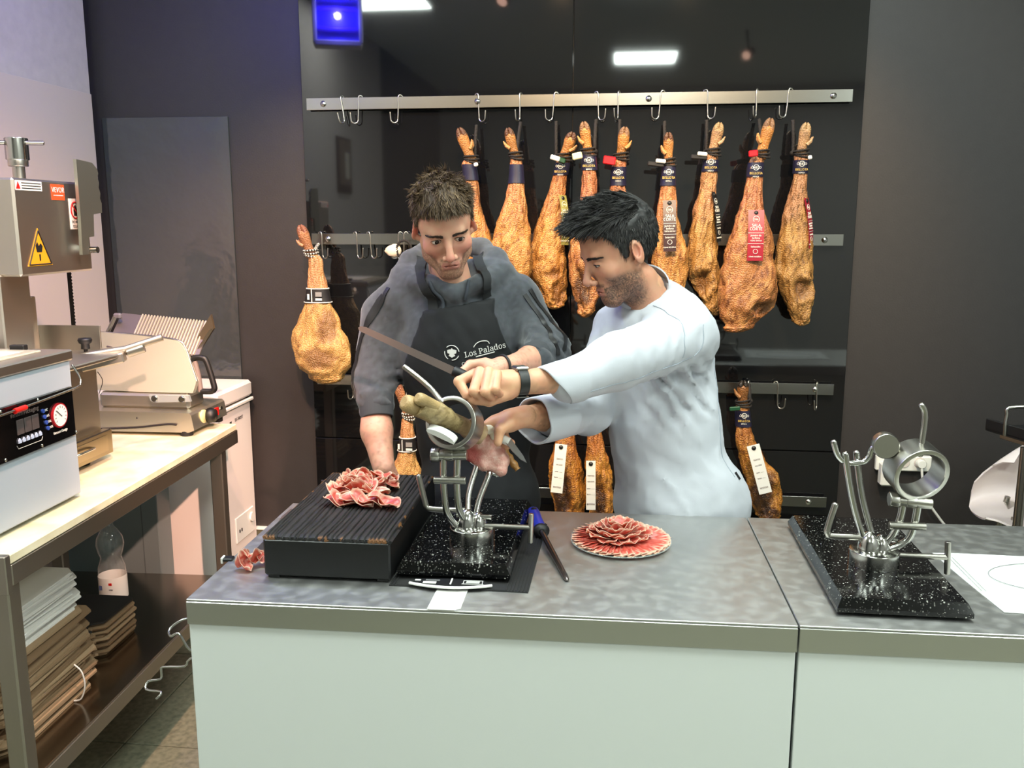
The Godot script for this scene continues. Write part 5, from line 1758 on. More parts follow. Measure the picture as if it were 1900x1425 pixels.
func bone_saw() -> void:
	# front face plane x = 0 is the side towards the counter; z = 0 the far edge
	var o := thing("bone_saw", "tall stainless band saw with warning triangle behind the vacuum packer", "band saw", Vector3(-1.585, 0.9225, -2.533), 0.02)
	put(o, "cabinet", MB.new().box(Vector3(-0.2, 0.187, 0.172), Vector3(0.4, 0.29, 0.344), 0.004), mats.machine)
	for x in [-0.05, -0.35]:
		for z in [0.06, 0.29]:
			put(o, "foot", MB.new().lathe([Vector2(0.001, 0.0), Vector2(0.034, 0.0), Vector2(0.035, 0.012), Vector2(0.024, 0.024), Vector2(0.02, 0.046), Vector2(0.001, 0.046)], 18).at(Vector3.ZERO), mats.rubber).position = Vector3(x, 0, z)
	var dr := put(o, "drawer", MB.new().box(Vector3(0.012, 0.062, 0.165), Vector3(0.03, 0.075, 0.35), 0.002), mat(Color(0.62, 0.57, 0.46), 0.3, 1.0))
	put(dr, "front", MB.new().box(Vector3(0.028, 0.062, 0.17), Vector3(0.004, 0.05, 0.3), 0.001), mat(Color(0.66, 0.6, 0.48), 0.28, 1.0))
	put(dr, "handle", MB.new().rod(arc([Vector3(0.03, 0.064, 0.1), Vector3(0.042, 0.068, 0.12), Vector3(0.042, 0.068, 0.18), Vector3(0.03, 0.064, 0.2)], 4), 0.004, 8), mats.chrome)
	put(o, "seam", MB.new().box(Vector3(0.027, 0.1, 0.17), Vector3(0.003, 0.003, 0.34), 0.0), mats.ink)
	# work surface and its fence
	put(o, "work_surface", MB.new().box(Vector3(-0.16, 0.337, 0.14), Vector3(0.52, 0.012, 0.42), 0.003), mats.machine)
	put(o, "fence", MB.new().box(Vector3(-0.09, 0.378, -0.02), Vector3(0.2, 0.085, 0.006), 0.001), mats.machine)
	put(o, "fence", MB.new().box(Vector3(-0.19, 0.378, 0.07), Vector3(0.006, 0.085, 0.18), 0.001), mats.machine)
	put(o, "back_plate", MB.new().box(Vector3(-0.22, 0.42, 0.1), Vector3(0.14, 0.19, 0.12), 0.003), mats.machine)
	# pusher arm with knob
	var arm := put(o, "slide_bar", MB.new().tube([Vector3(-0.02, 0.335, 0.04), Vector3(0.1, 0.352, 0.0), Vector3(0.2, 0.385, -0.035)], 0.011, 10), mats.machine)
	put(arm, "block", MB.new().at(Vector3(0.045, 0.318, 0.04), Vector3(0, 0.3, 0.22)).box(Vector3.ZERO, Vector3(0.13, 0.03, 0.045), 0.004), mats.machine)
	put(arm, "bracket", MB.new().box(Vector3(-0.008, 0.302, 0.06), Vector3(0.006, 0.055, 0.11), 0.001), mats.machine)
	put(arm, "bolt", MB.new().ball(Vector3(0.0, 0.305, 0.03), Vector3(0.006, 0.008, 0.008), 10, 7), mats.chrome)
	put(arm, "end_sleeve", MB.new().cyl(Vector3(0.105, 0.34, 0.0), Vector3(0.15, 0.355, -0.015), 0.014, 12), mats.satin)
	put(o, "knob", MB.new().lathe([Vector2(0.001, 0.04), Vector2(0.018, 0.038), Vector2(0.021, 0.032), Vector2(0.018, 0.024), Vector2(0.012, 0.02), Vector2(0.013, 0.006), Vector2(0.006, 0.004), Vector2(0.005, -0.01)], 16), mats.black).position = Vector3(-0.012, 0.35, 0.03)
	put(o, "wire", MB.new().rod(arc([Vector3(0.002, 0.28, 0.0), Vector3(0.01, 0.25, -0.01), Vector3(0.0, 0.21, 0.0)], 4), 0.0012, 6), mats.ink)
	# column and upper wheel housing
	put(o, "column", MB.new().box(Vector3(-0.2, 0.46, 0.215), Vector3(0.22, 0.26, 0.13), 0.004), mats.machine)
	var head := put(o, "wheel_housing", MB.new().box(Vector3(-0.17, 0.718, 0.09), Vector3(0.27, 0.265, 0.35), 0.006), mats.machine)
	var hx := -0.0345
	var tri := MB.new().at(Vector3(hx, 0.66, 0.178), Vector3(0, PI / 2, 0))
	tri.prism([Vector2(-0.056, -0.048), Vector2(0.056, -0.048), Vector2(0, 0.056)], 0.001)
	var sign := put(head, "warning_sign", tri, mat(Color(0.86, 0.6, 0.1), 0.5), "yellow warning triangle with a hand")
	for k in 3:
		var a: Vector2 = [Vector2(-0.05, -0.044), Vector2(0.05, -0.044), Vector2(0, 0.049)][k]
		var b: Vector2 = [Vector2(0.05, -0.044), Vector2(0, 0.049), Vector2(-0.05, -0.044)][k]
		put(sign, "border", MB.new().tube([Vector3(hx + 0.0015, 0.66 + a.y, 0.178 - a.x), Vector3(hx + 0.0015, 0.66 + b.y, 0.178 - b.x)], 0.0018, 5), mats.ink)
	put(sign, "pictogram", MB.new().at(Vector3(hx + 0.001, 0.66, 0.178), Vector3(0, PI / 2, 0)).prism([Vector2(-0.012, -0.01), Vector2(0.01, -0.01), Vector2(0.015, 0.006), Vector2(0.006, 0.014), Vector2(-0.002, 0.006), Vector2(-0.008, 0.018), Vector2(-0.016, 0.008)], 0.001).prism([Vector2(-0.003, -0.034), Vector2(0.002, -0.034), Vector2(0.003, -0.016), Vector2(-0.003, -0.016)], 0.001), mats.ink)
	put(head, "label", MB.new().box(Vector3(hx, 0.831, 0.198), Vector3(0.002, 0.026, 0.115), 0.0), mats.letter)
	for k in 3:
		put(head, "label_print", MB.new().box(Vector3(hx + 0.0012, 0.838 - 0.007 * k, 0.188), Vector3(0.001, 0.0022, 0.085), 0.0), mats.ink)
	put(head, "label_print", MB.new().at(Vector3(hx + 0.001, 0.831, 0.246), Vector3(0, PI / 2, 0)).prism([Vector2(-0.009, -0.009), Vector2(0.009, -0.009), Vector2(0, 0.01)], 0.001), mats.red)
	put(head, "label", MB.new().box(Vector3(hx, 0.818, 0.066), Vector3(0.002, 0.044, 0.062), 0.0), mat(Color(0.86, 0.3, 0.12), 0.5), "orange maker's sticker")
	text(head, "VEVOR", 0.02, Vector3(hx + 0.0012, 0.825, 0.066), mats.letter, Vector3(0, PI / 2, 0))
	put(head, "label_print", MB.new().box(Vector3(hx + 0.0012, 0.809, 0.066), Vector3(0.001, 0.002, 0.046), 0.0), mats.letter)
	put(head, "label", MB.new().box(Vector3(hx, 0.757, -0.012), Vector3(0.002, 0.09, 0.056), 0.0), mats.letter)
	var loop := []
	for i in 21:
		loop.append(Vector3(hx + 0.0016, 0.768 + sin(TAU * i / 20) * 0.024, -0.012 + cos(TAU * i / 20) * 0.022))
	put(head, "label_print", MB.new().tube(loop, 0.0022, 5).tube([Vector3(hx + 0.0016, 0.785, 0.004), Vector3(hx + 0.0016, 0.751, -0.028)], 0.002, 5), mats.red)
	put(head, "label_print", MB.new().at(Vector3(hx + 0.001, 0.768, -0.012), Vector3(0, PI / 2, 0)).prism([Vector2(-0.007, -0.016), Vector2(0.006, -0.016), Vector2(0.008, 0.004), Vector2(0.002, 0.016), Vector2(-0.004, 0.012), Vector2(-0.008, 0.0)], 0.001), mats.ink)
	text(head, "DO NOT\nTOUCH", 0.011, Vector3(hx + 0.0012, 0.727, -0.012), mats.ink, Vector3(0, PI / 2, 0))
	# tension screw with cross handle on top
	var ts := put(head, "tension_screw", MB.new().cyl(Vector3(-0.135, 0.85, 0.085), Vector3(-0.135, 0.9, 0.085), 0.017, 16).cyl(Vector3(-0.135, 0.89, 0.085), Vector3(-0.135, 0.91, 0.085), 0.027, 20, 0.002), mats.satin)
	put(ts, "hub", MB.new().cyl(Vector3(-0.135, 0.908, 0.085), Vector3(-0.135, 0.97, 0.085), 0.031, 6, 0.002), mats.chrome)
	put(ts, "bar", MB.new().rod([Vector3(-0.25, 0.955, 0.13), Vector3(-0.07, 0.957, 0.06)], 0.0065, 10), mats.satin)
	# sliding blade guard, stepped outline
	var gp := MB.new().at(Vector3(-0.012, 0.0, 0.0), Vector3(0, PI / 2, 0))
	var poly := [Vector2(-0.012, 0.915), Vector2(0.07, 0.91), Vector2(0.096, 0.893), Vector2(0.1, 0.88), Vector2(0.094, 0.868), Vector2(0.1, 0.852), Vector2(0.096, 0.838), Vector2(0.103, 0.82), Vector2(0.099, 0.805), Vector2(0.106, 0.79), Vector2(0.104, 0.762), Vector2(0.056, 0.756), Vector2(0.05, 0.69), Vector2(0.02, 0.688), Vector2(0.016, 0.637), Vector2(-0.02, 0.637), Vector2(-0.014, 0.75)]
	put(o, "blade_guard", gp.prism(poly, 0.01), mat(Color(0.62, 0.63, 0.58), 0.35, 0.9))
	put(o, "guard_pin", MB.new().cyl(Vector3(-0.03, 0.65, -0.05), Vector3(0.006, 0.65, -0.05), 0.01, 14), mats.chrome)
	# saw blade with teeth
	var bl := MB.new().at(Vector3(-0.085, 0.0, -0.035), Vector3.ZERO)
	var saw := [Vector2(-0.006, 0.34), Vector2(-0.006, 0.6)]
	for i in 27:
		saw.append(Vector2(0.0065, 0.6 - 0.01 * i + 0.003))
		saw.append(Vector2(0.0095, 0.6 - 0.01 * i - 0.003))
	put(o, "blade", bl.prism(saw, 0.0012), mat(Color(0.25, 0.25, 0.25), 0.35, 1.0))

func slicer() -> void:
	var at := Vector3(-1.46, 0.9225, -2.86)
	var o := thing("meat_slicer", "aluminium meat slicer with ribbed tray and black handle on the work table", "meat slicer", at)
	var alu := tri_map(relief(mat(Color(0.74, 0.73, 0.68), 0.3, 0.9), mats.n_mid, 0.002), Vector3(3, 3, 3))
	# base: side profile extruded to the right end
	var base := MB.new()
	var prof := [Vector2(-0.008, 0.014), Vector2(0.012, 0.022), Vector2(0.004, 0.075), Vector2(-0.004, 0.083), Vector2(-0.44, 0.083), Vector2(-0.45, 0.075), Vector2(-0.45, 0.01)]
	base.at(Vector3(0, 0, -0.265)).prism(prof, 0.265)
	put(o, "base", base, alu)
	put(o, "slot", MB.new().tube(arc([Vector3(-0.36, 0.018, 0.003), Vector3(-0.2, 0.028, 0.003), Vector3(-0.09, 0.042, 0.003), Vector3(-0.05, 0.042, 0.003)], 5), 0.0035, 6), mats.ink)
	put(o, "rivet", MB.new().ball(Vector3(-0.195, 0.062, 0.001), Vector3(0.003, 0.003, 0.002), 8, 6), mats.ink)
	for q in [Vector3(-0.025, 0, -0.02), Vector3(-0.02, 0, -0.245), Vector3(-0.42, 0, -0.02), Vector3(-0.42, 0, -0.245)]:
		put(o, "foot", MB.new().cyl(q, q + Vector3(0, 0.018, 0), 0.022, 14, 0.002), mats.rubber)
	put(o, "motor_body", MB.new().box(Vector3(-0.2, 0.11, -0.12), Vector3(0.34, 0.06, 0.12), 0.012), alu)
	# broad blade cover plate with rounded shoulders
	var plate := [Vector2(-0.4, 0.35), Vector2(-0.338, 0.349), Vector2(-0.215, 0.341), Vector2(-0.121, 0.331), Vector2(-0.075, 0.325), Vector2(-0.058, 0.316), Vector2(-0.043, 0.296), Vector2(-0.025, 0.245), Vector2(-0.004, 0.182), Vector2(-0.006, 0.172), Vector2(-0.018, 0.14), Vector2(-0.13, 0.14), Vector2(-0.251, 0.141), Vector2(-0.4, 0.145)]
	put(o, "blade_cover", MB.new().at(Vector3(0, 0, -0.08), Vector3(-0.06, 0, 0)).prism(plate, 0.022), mats.ivory)
	put(o, "rim", MB.new().tube(arc([Vector3(-0.4, 0.351, -0.085), Vector3(-0.215, 0.342, -0.085), Vector3(-0.075, 0.326, -0.085), Vector3(-0.043, 0.297, -0.085), Vector3(-0.025, 0.245, -0.08), Vector3(-0.004, 0.182, -0.075)], 5), 0.004, 8), mats.satin)
	var fix := put(o, "fixing_plate", MB.new().at(Vector3(0, 0, -0.03)).prism([Vector2(-0.157, 0.14), Vector2(-0.01, 0.142), Vector2(-0.004, 0.12), Vector2(-0.14, 0.114), Vector2(-0.15, 0.12)], 0.012), mat(Color(0.72, 0.76, 0.77), 0.3, 0.6))
	for x in [-0.134, -0.034]:
		put(fix, "screw", MB.new().cyl(Vector3(x, 0.129, -0.02), Vector3(x, 0.129, -0.012), 0.012, 16, 0.002), mats.chrome)
	# tilted ribbed carriage behind
	var tr := put(o, "carriage", MB.new().at(Vector3(-0.17, 0.335, -0.15), Vector3(0.75, 0.0, -0.14)).box(Vector3.ZERO, Vector3(0.33, 0.01, 0.16), 0.002), mat(Color(0.45, 0.42, 0.42), 0.4, 0.6))
	for k in 22:
		var rb := MB.new().at(Vector3(-0.17, 0.335, -0.15), Vector3(0.75, 0.0, -0.14))
		put(tr, "rib", rb.box(Vector3(-0.085 + 0.011 * k, 0.008, 0.0), Vector3(0.0052, 0.008, 0.158), 0.001), mat(Color(0.8, 0.76, 0.68), 0.35, 0.5) if k == 0 else mats.rib)
	put(tr, "end_plate", MB.new().at(Vector3(0, 0, -0.17)).prism([Vector2(0.022, 0.41), Vector2(0.03, 0.36), Vector2(-0.055, 0.24), Vector2(-0.075, 0.268)], 0.012), mat(Color(0.5, 0.45, 0.38), 0.35, 0.8))
	put(tr, "end_plate", MB.new().at(Vector3(0, 0, -0.155)).prism([Vector2(0.03, 0.36), Vector2(0.024, 0.352), Vector2(-0.056, 0.232), Vector2(-0.055, 0.244)], 0.03), mats.rib)
	put(tr, "guide_rod", MB.new().cyl(Vector3(-0.325, 0.4, -0.13), Vector3(-0.36, 0.33, -0.12), 0.007, 10), mats.satin)
	put(tr, "stop", MB.new().box(Vector3(-0.32, 0.402, -0.14), Vector3(0.03, 0.022, 0.02), 0.006), mat(Color(0.42, 0.4, 0.42), 0.5))
	# black D handle
	put(o, "handle", MB.new().tube(arc([Vector3(-0.03, 0.248, -0.1), Vector3(-0.018, 0.262, -0.1), Vector3(0.008, 0.262, -0.1), Vector3(0.024, 0.248, -0.1), Vector3(0.046, 0.165, -0.1), Vector3(0.044, 0.148, -0.1), Vector3(0.03, 0.142, -0.1), Vector3(-0.002, 0.142, -0.1)], 5), 0.0105, 10), mats.black)
	put(o, "handle_stem", MB.new().tube([Vector3(-0.005, 0.142, -0.1), Vector3(-0.01, 0.2, -0.1), Vector3(-0.02, 0.25, -0.1)], 0.01, 8), mat(Color(0.45, 0.4, 0.38), 0.5))
	# thickness knob and switch on the right end
	put(o, "knob", MB.new().at(Vector3(0.01, 0.052, -0.115), Vector3(0, 0, -PI / 2)).lathe([Vector2(0.001, 0.0), Vector2(0.026, 0.0), Vector2(0.027, 0.012), Vector2(0.023, 0.026), Vector2(0.001, 0.03)], 24), mats.black)
	put(o, "dial", MB.new().at(Vector3(0.002, 0.054, -0.085), Vector3(0, 0, -PI / 2)).lathe([Vector2(0.001, 0.0), Vector2(0.024, 0.0), Vector2(0.024, 0.009), Vector2(0.001, 0.01)], 24), mat(Color(0.78, 0.75, 0.55), 0.4))
	put(o, "switch", MB.new().box(Vector3(0.006, 0.048, -0.19), Vector3(0.008, 0.034, 0.03), 0.002), mats.red)
	put(o, "badge", MB.new().cyl(Vector3(0.004, 0.05, -0.23), Vector3(0.008, 0.05, -0.23), 0.012, 14), mats.satin)

func freezer() -> void:
	var o := thing("chest_freezer", "white chest freezer in the corner behind the work table", "freezer", Vector3(-1.545, 0.0, -3.24))
	# right face plane x = 0; near face z = 0
	var w := mat(Color(0.87, 0.84, 0.82), 0.35)
	put(o, "body", MB.new().box(Vector3(-0.29, 0.49, -0.165), Vector3(0.58, 0.86, 0.33), 0.012), w)
	put(o, "lid", MB.new().box(Vector3(-0.287, 0.966, -0.163), Vector3(0.592, 0.07, 0.342), 0.012), w)
	put(o, "lid_lip", MB.new().box(Vector3(0.006, 0.92, -0.165), Vector3(0.014, 0.014, 0.335), 0.003), mats.white)
	put(o, "base", MB.new().box(Vector3(-0.29, 0.03, -0.165), Vector3(0.54, 0.06, 0.3), 0.004), mats.black)
	var cp := put(o, "control_panel", MB.new().box(Vector3(0.002, 0.4, -0.2), Vector3(0.006, 0.11, 0.18), 0.003), mats.white)
	put(cp, "dial", MB.new().cyl(Vector3(0.004, 0.415, -0.262), Vector3(0.012, 0.415, -0.262), 0.02, 18), mats.white)
	for k in 2:
		put(cp, "indicator", MB.new().box(Vector3(0.006, 0.392, -0.14 - 0.02 * k), Vector3(0.003, 0.014, 0.008), 0.001), mats.ink)
	text(o, "DE-FROST", 0.018, Vector3(0.0012, 0.86, -0.2), mats.ink, Vector3(0, PI / 2, 0))
	put(o, "crest", MB.new().at(Vector3(0.001, 0.85, -0.12), Vector3(0, PI / 2, 0)).prism([Vector2(-0.008, 0.012), Vector2(0.008, 0.012), Vector2(0.007, -0.004), Vector2(0, -0.012), Vector2(-0.007, -0.004)], 0.001), mats.ink)
	var c := thing("metal_cabinet", "grey metal cabinet side beside the freezer, seen under the work table", "cabinet", Vector3(-1.935, 0.0, -3.3))
	put(c, "body", MB.new().box(Vector3(0.0, 0.43, 0.0), Vector3(0.41, 0.82, 0.1), 0.003), mat(Color(0.42, 0.47, 0.48), 0.3, 0.2))
	put(c, "seam", MB.new().box(Vector3(0.14, 0.43, 0.051), Vector3(0.003, 0.8, 0.002), 0.0), mat(Color(0.3, 0.34, 0.35), 0.4))
	put(c, "plinth", MB.new().box(Vector3(0, 0.01, 0), Vector3(0.39, 0.02, 0.09), 0.0), mats.black)
	c.position.x = -1.94
	c.position.z = -3.14

func under_table() -> void:
	var r := RandomNumberGenerator.new()
	r.seed = 14
	var kraft := []
	for k in 4:
		kraft.append(mat(Color(0.62 - 0.05 * k, 0.52 - 0.05 * k, 0.4 - 0.045 * k), 0.85))
	var white := mat(Color(0.85, 0.84, 0.82), 0.8)
	var shelf_y := 0.3555
	# flattened ham boxes: each a thin board with a handle tab outline
	var outline := [Vector2(-0.13, -0.24), Vector2(0.1, -0.24), Vector2(0.13, -0.21), Vector2(0.13, 0.1), Vector2(0.09, 0.14), Vector2(0.1, 0.2), Vector2(0.13, 0.22), Vector2(0.1, 0.27), Vector2(-0.06, 0.28), Vector2(-0.13, 0.24)]
	var bm := []
	for k in 2:
		var mb := MB.new()
		mb.X = Transform3D(Basis(Vector3.RIGHT, PI / 2), Vector3.ZERO)
		bm.append(mb.prism(outline, 0.0062 if k == 0 else 0.0045).mesh())
	var y := shelf_y
	for k in 58:
		var pale := k > 33
		var th := 0.0062 if not pale else 0.0045
		y += th + 0.0003
		var o := MeshInstance3D.new()
		o.name = numbered("flat_carton")
		o.mesh = bm[1 if pale else 0]
		o.material_override = white if pale else kraft[(k * 7 + k / 5) % 4]
		add_child(o)
		o.position = Vector3(-1.6 + r.randf_range(-0.012, 0.012) - (0.03 if pale else 0.0), y, -2.0 + r.randf_range(-0.02, 0.02) + (0.025 if k % 9 < 4 else 0.0))
		o.rotation.y = r.randf_range(-0.04, 0.04) + 0.05
		o.set_meta("label", ("white carton blank in the upper part of the pile under the table" if pale else "brown carton blank in the lower part of the pile under the table"))
		o.set_meta("category", "carton")
		o.set_meta("group", "carton blanks under the work table")
	y = shelf_y
	for k in 17:
		y += 0.0065
		var o := MeshInstance3D.new()
		o.name = numbered("flat_carton")
		o.mesh = bm[0]
		o.material_override = kraft[(k * 3) % 4] if k < 16 else mats.carton_black
		add_child(o)
		o.position = Vector3(-1.64 + 0.006 * (k % 3), y, -2.42 + r.randf_range(-0.008, 0.008))
		o.rotation.y = 0.03 + r.randf_range(-0.03, 0.03)
		o.scale = Vector3(0.85, 1, 0.55)
		o.set_meta("label", "brown carton blank in the short pile nearer the bottle" if k < 16 else "black carton blank on top of the short pile nearer the bottle")
		o.set_meta("category", "carton")
		o.set_meta("group", "carton blanks under the work table")
	# plastic bottle
	var b := thing("water_bottle", "empty clear plastic bottle with white label under the work table", "bottle", Vector3(-1.72, shelf_y, -2.74))
	var pet := mat(Color(0.9, 0.95, 0.95, 0.06), 0.04, 0.0, {"transparency": BaseMaterial3D.TRANSPARENCY_ALPHA})
	put(b, "body", MB.new().lathe([Vector2(0.03, 0.002), Vector2(0.043, 0.004), Vector2(0.046, 0.012), Vector2(0.046, 0.1), Vector2(0.044, 0.13), Vector2(0.037, 0.15), Vector2(0.0345, 0.165), Vector2(0.041, 0.185), Vector2(0.046, 0.21), Vector2(0.042, 0.235), Vector2(0.028, 0.26), Vector2(0.016, 0.275), Vector2(0.0135, 0.285), Vector2(0.0135, 0.295)], 32), pet)
	var lb := []
	for q in [0.018, 0.019, 0.098, 0.099]:
		var ring := []
		for j in 32:
			ring.append(Vector3(cos(TAU * j / 32) * 0.0468, q, sin(TAU * j / 32) * 0.0468))
		lb.append(ring)
	var lab := put(b, "label", MB.new().loft(lb, true, false, false), mats.letter)
	put(lab, "print", MB.new().box(Vector3(0.016, 0.08, 0.0445), Vector3(0.012, 0.008, 0.002), 0.0), mats.red)
	put(lab, "print", MB.new().box(Vector3(-0.018, 0.065, 0.043), Vector3(0.014, 0.016, 0.003), 0.0), mat(Color(0.3, 0.35, 0.5), 0.6))
	put(lab, "print", MB.new().box(Vector3(-0.018, 0.03, 0.043), Vector3(0.014, 0.012, 0.003), 0.0), mat(Color(0.4, 0.4, 0.42), 0.6))
	put(lab, "print", MB.new().box(Vector3(0.014, 0.06, 0.0445), Vector3(0.02, 0.003, 0.002), 0.0), mat(Color(0.4, 0.4, 0.42), 0.6))
	put(b, "cap", MB.new().cyl(Vector3(0, 0.293, 0), Vector3(0, 0.308, 0), 0.0155, 20, 0.001), mats.white)
	# white strap round the carton pile
	solo("packing_strap", "white plastic strap bowed out of the brown carton pile", "strap", MB.new().tube(arc([Vector3(0, 0.11, 0), Vector3(0.02, 0.09, 0.0), Vector3(0.026, 0.05, 0), Vector3(0.012, 0.01, 0), Vector3(-0.01, 0.002, 0)], 5), 0.0022, 6), mats.white, Vector3(-1.452, shelf_y + 0.001, -2.1))

func right_side() -> void:
	var zc := WALL_Z - 0.01
	var o := thing("wall_socket", "white wall socket box with plugs on the dark right wall", "socket", Vector3(1.145, 0.712, WALL_Z - 0.01))
	put(o, "plate", MB.new().box(Vector3(0, 0, 0.012), Vector3(0.212, 0.062, 0.024), 0.004), mats.white)
	put(o, "adapter", MB.new().box(Vector3(-0.066, -0.038, 0.04), Vector3(0.058, 0.092, 0.05), 0.006), mats.white)
	for x in [0.0, 0.06]:
		put(o, "outlet", MB.new().cyl(Vector3(x, 0.006, 0.023), Vector3(x, 0.006, 0.027), 0.022, 20, 0.001), mat(Color(0.78, 0.74, 0.72), 0.5))
	put(o, "plug", MB.new().cyl(Vector3(0.06, 0.006, 0.026), Vector3(0.06, 0.006, 0.055), 0.018, 18, 0.003), mats.white)
	put(o, "cable", MB.new().tube(arc([Vector3(0.06, -0.004, 0.05), Vector3(0.068, -0.06, 0.05), Vector3(0.095, -0.14, 0.04), Vector3(0.135, -0.2, 0.04), Vector3(0.19, -0.262, 0.05), Vector3(0.3, -0.34, 0.08)], 6), 0.005, 8), mats.white)
	# tall steel trolley with a black tray at the right edge
	var t := thing("steel_trolley", "steel trolley with a black tray top at the right picture edge", "trolley", Vector3(1.38, 0.0, -2.86))
	put(t, "tray", MB.new().at(Vector3(0.11, 1.0, 0.0), Vector3(0, 0.35, 0)).box(Vector3.ZERO, Vector3(0.5, 0.012, 0.4), 0.003).box(Vector3(-0.245, 0.016, 0), Vector3(0.01, 0.036, 0.4), 0.002).box(Vector3(0, 0.016, 0.195), Vector3(0.5, 0.036, 0.01), 0.002), mats.black)
	put(t, "frame", MB.new().at(Vector3(0.11, 0.985, 0.0), Vector3(0, 0.35, 0)).box(Vector3(-0.2, -0.005, 0), Vector3(0.02, 0.02, 0.36), 0.002).box(Vector3(0, -0.005, 0.17), Vector3(0.42, 0.02, 0.02), 0.002), mats.satin)
	for q in [[-0.135, 0.06], [-0.115, 0.12], [0.25, 0.05], [0.22, -0.12]]:
		put(t, "leg", MB.new().cyl(Vector3(q[0], 0.03, q[1]), Vector3(q[0], 0.98, q[1]), 0.0145, 16), mats.satin)
		put(t, "caster", MB.new().cyl(Vector3(q[0] - 0.01, 0.03, q[1]), Vector3(q[0] + 0.01, 0.03, q[1]), 0.03, 16), mats.rubber)
	put(t, "handle", MB.new().rod(arc([Vector3(-0.165, 1.0, -0.02), Vector3(-0.165, 1.06, -0.02), Vector3(-0.14, 1.09, -0.02), Vector3(0.1, 1.09, -0.02), Vector3(0.13, 1.06, -0.02), Vector3(0.13, 1.0, -0.02)], 4), 0.006, 10), mats.satin)
	# white shell chair behind it
	var c := thing("shell_chair", "white shell chair with steel legs behind the right worktop", "chair", Vector3(1.5, 0.0, -3.15), -0.3)
	var rows := []
	for i in 15:
		var v := i / 14.0
		var row := []
		for j in 13:
			var u := j / 12.0 * 2.0 - 1.0
			# from the top of the back, down and forward along the seat
			var yy := 0.885 - 0.22 * smoothstep(0.0, 0.55, v) - 0.0 * v + 0.02 * sin(v * 9.0 + u * 5.0) * (1.0 - v) * 0.3
			var zz := -0.2 + 0.05 * v + 0.42 * smoothstep(0.4, 1.0, v)
			var ww := 0.24 - 0.05 * absf(v - 0.5)
			if v < 0.3:
				ww *= sqrt(clampf(0.25 + v * 2.5, 0.0, 1.0))
			var ragged := 0.012 * sin(u * 23.0) * smoothstep(0.85, 1.0, absf(u))
			row.append(Vector3(-u * ww, yy + 0.05 * u * u * smoothstep(0.5, 1.0, v) - 0.07 * u * u * (1.0 - v) + ragged, zz + 0.07 * u * u * (1.0 - v)))
		rows.append(row)
	put(c, "shell", MB.new().slab(rows, 0.006), mat(Color(0.86, 0.8, 0.78), 0.5))
	for q in [[-0.12, -0.1, -0.22, -0.22], [0.12, -0.1, 0.22, -0.22], [-0.12, 0.15, -0.22, 0.25], [0.12, 0.15, 0.22, 0.25]]:
		put(c, "leg", MB.new().cyl(Vector3(q[0], 0.68, q[1]), Vector3(q[2], 0.0, q[3]), 0.01, 12), mats.satin)
	put(c, "seat_plate", MB.new().box(Vector3(0, 0.655, 0.03), Vector3(0.26, 0.016, 0.28), 0.004), mats.satin)

